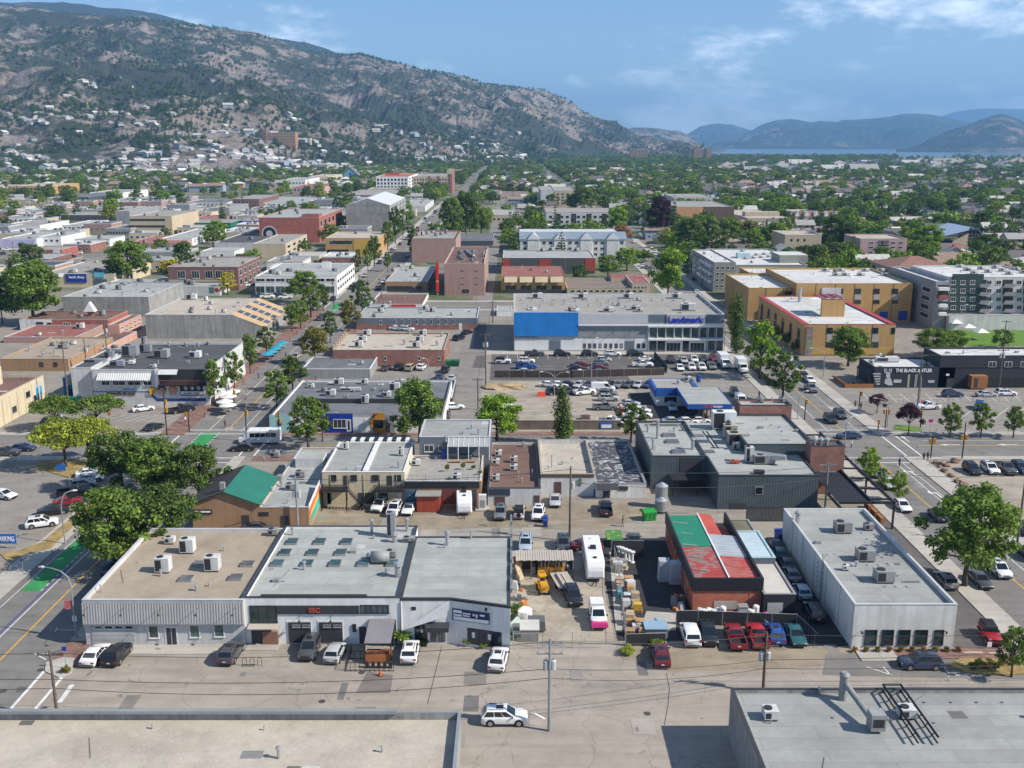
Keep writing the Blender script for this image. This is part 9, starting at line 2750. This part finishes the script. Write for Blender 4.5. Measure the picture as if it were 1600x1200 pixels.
p=at(693,716,F_.z);sth('blue_barrel','tall blue barrel on the roof terrace','barrel',0,700,[('barrel',lambda b:b.tube([(0,0,0),(0,0,1.6),(0,0,1.75)],[.42,.42,.3],12),P('barrel_blue',(.02,.05,.28),.5))]).location=(p.x,p.y,F_.z-.1)
for k,(u,v,m)in enumerate(((712,722,m_pal),(735,722,m_pal),(728,712,m_j[5]),(745,714,m_j[3]),(706,712,m_j[2]))):
 q=at(u,v,F_.z);t_=thing('terrace_bench',f'{("orange planter bench", "wooden bench", "dark table", "dark armchair", "pale bin")[k]} on the roof terrace','bench',(q.x,q.y,F_.z-.1));lb(t_,'seat',m,-.9,-.3,.3,.9,.3,.45);b=MB();b.box(-.8,-.25,0,-.65,.25,.3);b.box(.65,-.25,0,.8,.25,.3);b.bD('leg',m,t_)
sth('fuel_pump_cabinet','pale upright cabinet on a concrete plinth beside the dark passage','cabinet',754,797,[('plinth',bx(-1.1,-.8,0,1.1,.8,.3),mC),('cabinet',bx(-.6,-.4,.3,.6,.4,2.6),WM['offwhite']),('door',bx(-.4,-.43,.6,.4,-.4,1.8),mV)])
rb=random.Random(4)
for k,(u,v,w)in enumerate(((1463,724,10),(1472,727,12),(1480,729,10),(1492,723,14),(1476,737,12),(1486,745,11),(1497,754,13),(1505,760,14),(1512,763,10),(1519,769,13),(1468,730,7))):
 q=at(u,v);s_=q.y/FPX*1.03
 b=MB();b.blob((0,0,w*s_*.25),w*s_*.5,seed=k,sub=2,jag=.5,sq=(1.1,.8,.65));o=b.bD('boulder',P('boulder_stone',(.24,.165,.12),.95,var=.25,sc=1.2));o.location=q;tag(o,'brown boulder edging the gravel lot at the right','boulder','boulders of the gravel lot')
def umbr(u,v,c,lB,r=1.6):
 p=at(u,v);t_=thing('patio_umbrella',lB,'umbrella',p,0,'patio umbrellas')
 lt(t_,'pole',mB,[(0,0,0),(0,0,2.5)],.04,6)
 b=MB();top=(0,0,2.75)
 for k in range(8):
  a0,a1=k*math.pi/4,(k+1)*math.pi/4
  b.face([(r*math.cos(a0),r*math.sin(a0),2.1),(r*math.cos(a1),r*math.sin(a1),2.1),top])
 b.bD('canopy',P('umbrella_'+lB.split()[0],c,.8),t_)
 lt(t_,'table',fD,[(0,0,.7),(0,0,.75)],.5,10)
for k,(u,v)in enumerate(((352,642),(358,634),(364,626),(350,630),(357,648))):umbr(u,v,(.66,.66,.64),'white patio umbrella outside the mural restaurant',1.9)
for k,(u,v)in enumerate(((418,566),(424,562),(430,557),(436,552),(442,547))):umbr(u,v,(.03,.28,.38),'turquoise parasol on the main street pavement patio',1.8)
b=MB()
for k in range(3):
 q=at((1492,1512,1532)[k],(516,523,531)[k]);t_=thing('white_tent',f'small white canopy tent by the bright lawn, {("left", "middle", "right")[k]} one','tent',q)
 ll(t_,'canopy',WM['white'],[[(-1.8,-1.8,2.4),(1.8,-1.8,2.4),(1.8,1.8,2.4),(-1.8,1.8,2.4)],[(-.1,-.1,3.4),(.1,-.1,3.4),(.1,.1,3.4),(-.1,.1,3.4)]])
 for sx in(-1,1):
  for sy in(-1,1):lt(t_,'leg',m_steel,[(sx*1.7,sy*1.7,0),(sx*1.7,sy*1.7,2.4)],.04,4)
for k,(u,v,w)in enumerate(((846,619,'low red-orange barrier left of the stored cars'),(972,648,'upright red-orange barrier right of the grey pickup'))):sth('safety_barrier',w,'barrier',u,v,[('barrier',lambda b:b.loft([[(-1.,-.5,0),(1.,-.5,0),(1.,.5,0),(-1.,.5,0)],[(-.9,-.12,1.),(.7,-.12,1.),(.7,.12,1.),(-.9,.12,1.)]])if k==0 else b.loft([[(-.35,-.5,0),(.35,-.5,0),(.35,3.6,0),(-.35,3.6,0)],[(-.12,-.4,1.1),(.12,-.4,1.1),(.12,3.4,1.1),(-.12,3.4,1.1)]]),P('safety_orange',(.62,.06,.02),.6)),('foot',bx(-1.05,-.55,-.02,1.05,.55,.0)if k==0 else bx(-.4,-.55,-.02,.4,3.65,0),m_j[1])])
sth('dirt_mound','tan heap of dry earth at the left of the gravel lot','mound',792,606,[('heap',lambda b:b.blob((0,0,0),2.6,sub=3,jag=.5,sq=(2.1,.8,.42)),P('tan_earth',(.36,.27,.16),.95,var=.25))])
sth('white_bollard','slanted white pole at the pavement beside the pergola','post',1432,826,[('post',lambda b:b.tube([(0,0,0),(.25,0,2.)],.07,6),mW),('foot',bx(-.2,-.2,0,.2,.2,.05),mB)])
def xpost(b):
 for k in range(1):b.tube([(0,0,0),(0,0,1.)],.08,8);b.tube([(0,0,1.),(0,0,1.06)],[.1,.04],8)
for k in range(26):
 q=(-48.,196+k*5.2)if k%2==0 else(-64.9,198+k*5.2)
 t_=thing('black_bollard','black bollard along the main street %s pavement'%('east' if k%2==0 else 'west'),'bollard',(q[0],q[1],.12),0,'main street bollards');b=MB();xpost(b);b.bD('post',mB,t_)
b=MB()
for k,(u,v)in enumerate(((1520,1021),(1560,1022))):sth('wheel_stop',f'concrete wheel stop in front of the red off-road car, {("left", "right")[k]} one','wheel stop',u,v,[('block',bx(-1.1,-.12,0,1.1,.12,.16),m_curb)])
sth('white_handrail','white angled handrail at the bottom edge beside the centre pole','railing',842,1136,[('rail',lambda b:(b.tube([(-1.,0,0),(-1.,0,1.6),(-.4,0,1.5),(.6,0,.9)],.05,5)),mW)])
# people
m_skin=P('skin',(.36,.2,.14),.7);m_hair=P('hair',(.05,.03,.02),.8)
def person(u,v,lB,top,legs,head=.0,stride=.28,hairc=None,z=.0,sit=False):
 p=at(u,v,z)
 me=bpy.data.meshes.new('body')
 H_=1.72
 k=H_/7.5
 s=stride
 V=[(0,0,3.9),(0,0,4.6),(0,0,5.5),(0,.02,6.25),(0,.06,6.55),(0,.1,7.1),(.42,0,3.75),(.42,s*1.2,2.05),(.42,s*.7,.35),(.42,s*.7+.5,.12),(-.42,0,3.75),(-.42,-s*.8,2.05),(-.42,-s*3.2,.45),(-.42,-s*2.9+.5,.15),(.82,0,6.),(.98,-s,4.75),(.95,-s*.3+.3,3.6),(-.82,0,6.),(-.98,s*.8,4.75),(-.95,s*1.8+.3,3.7)]
 Ed=[(0,1),(1,2),(2,3),(3,4),(4,5),(0,6),(6,7),(7,8),(8,9),(0,10),(10,11),(11,12),(12,13),(3,14),(14,15),(15,16),(3,17),(17,18),(18,19)]
 Rr=[.62,.58,.66,.42,.24,.46,.44,.3,.17,.14,.44,.3,.17,.14,.27,.2,.13,.27,.2,.13]
 me.from_pydata([(x*k,y*k,q*k)for x,y,q in V],Ed,[])
 t_=thing('person',lB,'person',p,-R(head))
 o=put('body',me,t_)
 md=o.modifiers.new('skin','SKIN');md.use_smooth_shade=True
 for i,r_ in enumerate(Rr):me.skin_vertices[0].data[i].radius=(r_*k*(1.15 if i<4 else 1),r_*k*(.8 if i<4 else 1))
 me.skin_vertices[0].data[0].use_root=True
 o.modifiers.new('sub','SUBSURF').levels=1
 o.modifiers['sub'].render_levels=1
 dg=bpy.context.evaluated_depsgraph_get()
 nm=bpy.data.meshes.new_from_object(o.evaluated_get(dg))
 o.modifiers.clear();o.data=nm
 nm.materials.clear()
 for m in(m_skin,P('cloth_'+'_'.join('%02d'%int(c*99)for c in top),top,.85),P('cloth_'+'_'.join('%02d'%int(c*99)for c in legs),legs,.85),m_trim):nm.materials.append(m)
 for f in nm.polygons:
  z_=f.center.z/k
  f.material_index=0 if z_>6.35 else 1 if z_>4. and abs(f.center.x)/k<.92 or z_>5. else 0 if z_>3.2 and abs(f.center.x)/k>.8 else 2 if z_>.45 else 3
 b=MB();b.blob((0,.05*k,7.25*k),.43*k,sub=2,jag=.1);b.bD('hair',P('hair_'+'%d'%int(100*(hairc or(.05,.03,.02))[0]),hairc or(.05,.03,.02),.8),t_)
 return t_
person(973,823,'person in a dark red top walking across the alley',(.12,.03,.03),(.3,.22,.18),80)
person(1405,729,'pedestrian in dark clothes on the crossing by the pub',(.04,.04,.045),(.03,.03,.035),0)
for k,(u,v)in enumerate(((1443,720),(1449,719))):person(u,v,f'person standing at the gravel lot corner kerb, {("left", "right")[k]} one',(.05,.05,.06),(.04,.04,.05),200,.1)
person(1336,637,'pedestrian on the far right pavement, left one',(.1,.05,.05),(.05,.05,.06),180);person(1345,640,'pedestrian on the far right pavement, right one',(.04,.04,.05),(.05,.05,.06),180)
person(290,662,'person in white top waiting at the mural corner',(.55,.55,.55),(.08,.08,.1),120,.1);person(295,666,'person in dark clothes waiting at the mural corner',(.05,.05,.06),(.05,.05,.06),60,.1);person(1587,628,'person in black by the right lot',(.03,.03,.03),(.03,.03,.03),20)if False else None
for k in range(9):person((352,372,404,447,478,540,575,1330,690)[k],(668,618,592,560,520,482,440,700,682)[k],'small figure walking on the town pavement',((.3,.05,.05),(.5,.5,.5),(.05,.08,.2))[k%3],(.05,.05,.07),k*70)
person(1186,622,'person in black near the rental yard fence',(.02,.02,.022),(.02,.02,.022),180,.15)
# houses and trees of the residential quarters
HOUSES={}
WC=[((.6,.59,.56),'white'),((.5,.43,.32),'beige'),((.34,.36,.37),'grey'),((.42,.3,.2),'tan'),((.3,.36,.42),'pale blue'),((.46,.44,.4),'off-white')]
RC=[((.3,.29,.28),'grey'),((.25,.18,.145),'brown'),((.12,.115,.115),'dark'),((.42,.41,.39),'pale grey'),((.58,.57,.55),'white')]
def house_proto(i):
 rr=random.Random(100+i)
 wc,wn_=WC[i%6];rc_,rn=RC[(i*2+i//6)%5]
 w,d,h=rr.uniform(10,15),rr.uniform(8,11),rr.choice((3.,3.4,5.4));rise=rr.uniform(1.8,3.2);hip=i%3==0
 key='house%d'%i;rT=proot(key)
 mw_=P('house_wall_%d'%(i%6),wc,.85,var=.07,sK=.1);mr_=P('house_roof_%d'%((i*2+i//6)%5),rc_,.9,var=.15,sc=.8)
 b=MB()
 b.box(-w/2,-d/2,-.3,w/2,d/2,h,skip='t')
 if not hip:
  for s in(-1,1):
   tri=[(s*w/2,-d/2,h),(s*w/2,d/2,h),(s*w/2,0,h+rise)]
   b.face(tri if s>0 else tri[::-1])
 kid(rT,'wall',b.mesh('wall',mw_))
 b=MB();o=.6
 if hip:
  A4=[(-w/2-o,-d/2-o,h),(w/2+o,-d/2-o,h),(w/2+o,d/2+o,h),(-w/2-o,d/2+o,h)];e=w/2-d/2*.9;r0,r1=(-e,0,h+rise),(e,0,h+rise)
  b.face([A4[0],A4[1],r1,r0]);b.face([A4[2],A4[3],r0,r1]);b.face([A4[1],A4[2],r1]);b.face([A4[3],A4[0],r0]);b.face(A4[::-1])
 else:
  b.loft([[(-w/2-o,-d/2-o,h-.25),(-w/2-o,0,h+rise+.12),(-w/2-o,d/2+o,h-.25),(-w/2-o,0,h+rise-.12)],[(w/2+o,-d/2-o,h-.25),(w/2+o,0,h+rise+.12),(w/2+o,d/2+o,h-.25),(w/2+o,0,h+rise-.12)]])
 ro=kid(rT,'roof',b.mesh('roof',mr_))
 b=MB();b.box(w*.2,-.5,h+rise*.3,w*.2+.9,.4,h+rise+.9);kid(ro,'chimney',b.mesh('chimney',P('chimney_brick',(.22,.11,.085),.9)))
 for x in(-w*.33,w*.05,w*.33):
  for z in((1.,)if h<4 else(1.,3.6)):
   b=MB();b.box(x-.8,-d/2-.06,z,x+.8,-d/2,z+1.2);wo_=kid(rT,'window',b.mesh('window',fW))
   b=MB();b.box(x-.7,-d/2-.075,z+.1,x+.7,-d/2-.06,z+1.1);kid(wo_,'pane',b.mesh('pane',gD))
 b=MB();b.box(-w*.15-.5,-d/2-.07,0,-w*.15+.5,-d/2,2.1);kid(rT,'door',b.mesh('door',m_door))
 HOUSES[key]=(wn_,rn,w,d)
NH=12
for i in range(NH):house_proto(i)
def joined_house(key):
 bm=bmesh.new();mats=[]
 def add(o):
  n0=len(bm.faces);bm.from_mesh(o.data);bm.faces.ensure_lookup_table()
  m=o.data.materials[0]
  if m not in mats:mats.append(m)
  for f in bm.faces[n0:]:f.material_index=mats.index(m)
  for c in KIDS.get(o.name,()):add(c)
 for o in KIDS[PROTO[key].name]:add(o)
 me=bpy.data.meshes.new(key);bm.to_mesh(me);bm.free()
 for m in mats:me.materials.append(m)
 return me
def blk_(x,y,pad=0):
 if WX0-5-pad<x<WX1+5+pad or EX0-5-pad<x<EX1+5+pad:return True
 if AX0-2-pad<x<AX1+2+pad and y<1090:return True
 for a,b_ in CROSS:
  if a-4-pad<y<b_+4+pad:return True
 for x0,y0,x1,y1 in OCC:
  if x0-pad<x<x1+pad and y0-pad<y<y1+pad:return True
 return False
rs2=random.Random(77)
SHC=['white','offwhite','tanlight','brick','grey','cream','concrete','rose']
def shop_proto(i):
 rr=random.Random(40+i);w,d,h=rr.uniform(14,26),rr.uniform(14,24),rr.uniform(4,7.5)
 rT=proot('shop%d'%i);m=WM[SHC[i]]
 b=MB();b.box(-w/2,-d/2,-.3,w/2,d/2,h,skip='t')
 kid(rT,'wall',b.mesh('wall',m))
 b=MB();b.box(-w/2+.3,-d/2+.3,h-.6,w/2-.3,d/2-.3,h-.4);kid(rT,'roof',b.mesh('roof',RF[('light','concrete','grey','white','slate','beige','light','dark')[i]]))
 b=MB();o=.05
 for q in((-w/2-o,-d/2-o,w/2+o,-d/2+.3),(-w/2-o,d/2-.3,w/2+o,d/2+o),(-w/2-o,-d/2+.3,-w/2+.3,d/2-.3),(w/2-.3,-d/2+.3,w/2+o,d/2-.3)):b.box(q[0],q[1],h-.5,q[2],q[3],h+.1)
 kid(rT,'coping',b.mesh('coping',cP))
 n=int(w/3.2)
 for k in range(n):
  a,p_=wmesh(1.8,1.5,fW,gD,1);o_=kid(rT,'window',a,(-w/2+w*(k+.5)/n,-d/2,1));kid(o_,'pane',p_)
 for k in range(3):
  a,f_=umesh(2.,1.6,1.2,(mU,mV,mA)[k]);o_=kid(rT,'rooftop_unit',a,(rr.uniform(-w,w)*.35,rr.uniform(-d,d)*.35,h-.4));kid(o_,'fan',f_)
 return w,d
SHD=[shop_proto(i)for i in range(8)]
for k in range(2600):
 y=375+620*rs2.random();x=rs2.uniform(-.56,-.02)*y
 i=rs2.randrange(8);w,d=SHD[i];u,v=pJ((x,y,0))
 if v<258 or u>780 or 640<u and v>318 or any(blk_(x+a*w/2,y+c*d/2,1.5)for a in(-1,0,1)for c in(-1,0,1)):continue
 stamp(PROTO['shop%d'%i],'flat_roof_shop',f'small {SHC[i].replace("light", "").replace("offwhite", "off-white")} flat-roofed shop in the left quarters','building',(x,y,0),rs2.choice((0,0,1.5708,0)),'small flat-roofed shops')
 OCC.append((x-w/2,y-d/2-3,x+w/2,y+d/2))
rc=random.Random(9)
for k in range(110):
 if k<60:x,y,hd=rc.choice((-63.6,-53.2,62.6,70.8)),rc.uniform(366,900),0
 else:y=rc.uniform(372,620);x=-y*rc.uniform(.12,.54);hd=rc.choice((0,90))
 u,v=pJ((x,y,0))
 if not-10<u<1610 or k>=60 and blk_(x,y,2.5):continue
 if any(a-2<y<b_+2 for a,b_ in CROSS)or any(abs(x-a)<5 and abs(y-b_)<6 for a,b_ in CARS_AT):continue
 c=rc.choice(['white','white','black','silver','grey','dark grey','red','dark blue']);kd=rc.choice(('sedan','suv','pickup','hatchback'))
 car(kd,c,0,0,hd+rc.choice((0,180)),f'{c} {"SUV" if kd == "suv" else kd} {"parked along the far street" if k < 60 else "between the small shops"}',G9,xy=(x,y))
hpts=[]
y=372.
while y<2300:
 step=23+(y-372)*.004
 x=-y*.56-60
 while x<y*.56+60:
  px_,py_=x+rs2.uniform(-6,6),y+rs2.uniform(-5,5)
  u,v=pJ((px_,py_,0))
  right=u>760
  dens=.92 if right else .55
  if 1320<u and v<285:dens=.3
  if-20<u<1620 and rs2.random()<dens and not blk_(px_,py_,8)and not(u<640 and v>300):
   hpts.append((px_,py_,u,v))
  x+=19+(y-372)*.003
 y+=step
hpts.sort(key=lambda q:q[1])
NEAR=hpts[:230]
GRP='houses among the trees'
def zone(u,v):
 side='left' if u<420 else 'left centre' if u<760 else 'centre' if u<1050 else 'right centre' if u<1320 else 'right'
 where={'left':'left of the brick school','left centre':'beyond the grey gabled tower','centre':'beyond the grey flats','right centre':'beyond the sage apartments','right':'beyond the pink tower'}[side]
 return where
for k,(x,y,u,v)in enumerate(NEAR):
 i=rs2.randrange(NH);wn_,rn,w,d=HOUSES['house%d'%i]
 stamp(PROTO['house%d'%i],'detached_house',f'{wn_} house with {rn} roof {zone(u, v)}','house',(x,y,0),rs2.choice((0,0,math.pi/2,-math.pi/2,math.pi))+rs2.uniform(-.05,.05),GRP)
 OCC.append((x-7,y-6,x+7,y+6))
far_h=[(x,y,0,rs2.uniform(.9,1.5),rs2.choice((0,1.57,3.14,4.71)),rs2.randrange(NH))for x,y,u,v in hpts[230:]]
def gz_(name,u_frac,t):
 grid,nr=MTN[name]
 g=min(u_frac,.9999)*(len(grid)-1);i=int(g)
 f=min(t,.9999)*(nr-1);j=int(f)
 q=[Vector(grid[i+a][j]).lerp(Vector(grid[i+a][j+1]),f-j)for a in(0,1)]
 return q[0].lerp(q[1],g-i)
for k in range(620):
 uf=rs2.uniform(.38,.86);t=abs(rs2.gauss(.0,.15))
 if t>.36:continue
 q=gz_('mountain',uf,t)
 if noise.noise(Vector((q.x*.003,q.y*.003,3)))<-.12:continue
 far_h.append((q.x,q.y,q.z-.8,rs2.uniform(.9,1.5),rs2.uniform(0,6.28),rs2.choice((0,2,2,4,5,5,6,8,11))))
for k in range(70):
 q=at(rs2.uniform(1130,1600),rs2.uniform(258,275));far_h.append((q.x,q.y,0,rs2.uniform(1.6,3.4),rs2.choice((0,1.57)),rs2.choice((0,5,0,11))))
scatter('far_houses',far_h,[joined_house('house%d'%i)for i in range(NH)])
tp=[]
tries=0
y=366.
while y<3900:
 step=8.2+(y-366)*.0034
 x=-y*.56-30
 while x<y*.56+30:
  px_,py_=x+rs2.uniform(-5,5)*(1+y/1500),y+rs2.uniform(-4,4)*(1+y/1500)
  u,v=pJ((px_,py_,0))
  n_=noise.noise(Vector((px_*.006,py_*.006,1.5)))
  dens=(.5 if u>740 else .44)+.6*n_
  if u<660 and v>292:dens*=.42
  if 640<u<800 and v>320:dens*=.5
  if u>1400 and v<262:dens*=.12
  if u>1100 and v<247:dens*=.3
  if v<285 and u<1400:dens+=.12
  if 190<u<300 and 240<v<256:dens=0
  if rs2.random()<dens and not blk_(px_,py_,2 if y<700 else 0):
   tp.append((px_,py_,u,v,n_))
  x+=8.5+(y-366)*.003
 y+=step
tp.sort(key=lambda q:q[1])
nt_=300-sum(1 for o in AUTO if o['category']=='tree')
TG='trees of the residential quarters'
kinds=[('fbroad0','dark green','round dark green tree'),('fbroad1','green','round green tree'),('fbroad2','dark green','wide dark green tree'),('fspruce0','dark green','pointed dark spruce'),('fspruce1','blue-green','pointed blue-green spruce'),('fbroad3','bright green','light green tree'),('fbroad1','yellow-green','yellow-green tree')]
inview=[q for q in tp if-15<q[2]<1615]
for x,y,u,v,n_ in inview[:nt_]:
 i=pick_tree(rs2.random());kd,c,w=kinds[i]
 s=rs2.uniform(.7,1.3)
 stamp(PROTO[kd],'spruce_tree' if 'spruce' in kd else 'deciduous_tree',f'{w} among the houses {zone(u, v)}','tree',(x,y,0),rs2.uniform(0,6.28),TG,GREEN[c],(s*rs2.uniform(.85,1.15),s,s*rs2.uniform(.8,1.1)))
done=set((q[0],q[1])for q in inview[:nt_])
rest=[(x,y,-.2,rs2.uniform(.6,1.3)*(1.+max(0,y-1200)*.00012),rs2.uniform(0,6.28),pick_tree(rs2.random()))for x,y,u,v,n_ in tp if(x,y)not in done]
scatter('far_wood',rest,MASS_TREES)
hp=[]
for name,n,u0,u1,tmax,sc_ in(('mountain',26000,.3,1,1.,.95),('far_mountain',1500,.3,1,1.,1.4),('ridge',1200,0,1,1.,1.2)):
 nm=name if name in MTN else 'ridge'
 for k in range(n):
  uf=rs2.uniform(u0,u1);t=rs2.random()**1.2*tmax
  q=gz_(nm,uf,t)
  a=noise.noise(Vector((q.x*.0019,q.y*.0019,7.7)))+.6*noise.noise(Vector((q.x*.008,q.y*.008,2.2)))
  lim=.08 if t>.2 else-.25
  if .2<t<.36:lim-=.45
  if a<lim:continue
  hp.append((q.x,q.y,q.z-1,rs2.uniform(.55,1.15)*sc_,rs2.uniform(0,6.28),rs2.choice((0,2,3,3,4,4,1))))
scatter('hillside_pines',hp,MASS_TREES)
# labels that still coincide are told apart by their order in the picture
def ordinal(n):
 return f"{n}{'th' if 10 <= n % 100 <= 20 else {1: 'st', 2: 'nd', 3: 'rd'}.get(n % 10, 'th')}"
same={}
for o in AUTO:
 same.setdefault(o['label'],[]).append(o)
for lab,os_ in same.items():
 if len(os_)>1:
  os_.sort(key=lambda o:pJ(tuple(o.location))[0])
  for k,o in enumerate(os_):
   o['label']=f'{lab}, {ordinal(k + 1)} from left'
for ks in list(KIDS.values()):
 for o in ks:
  bpy.data.objects.remove(o)
for o in PROTO.values():
 bpy.data.objects.remove(o)
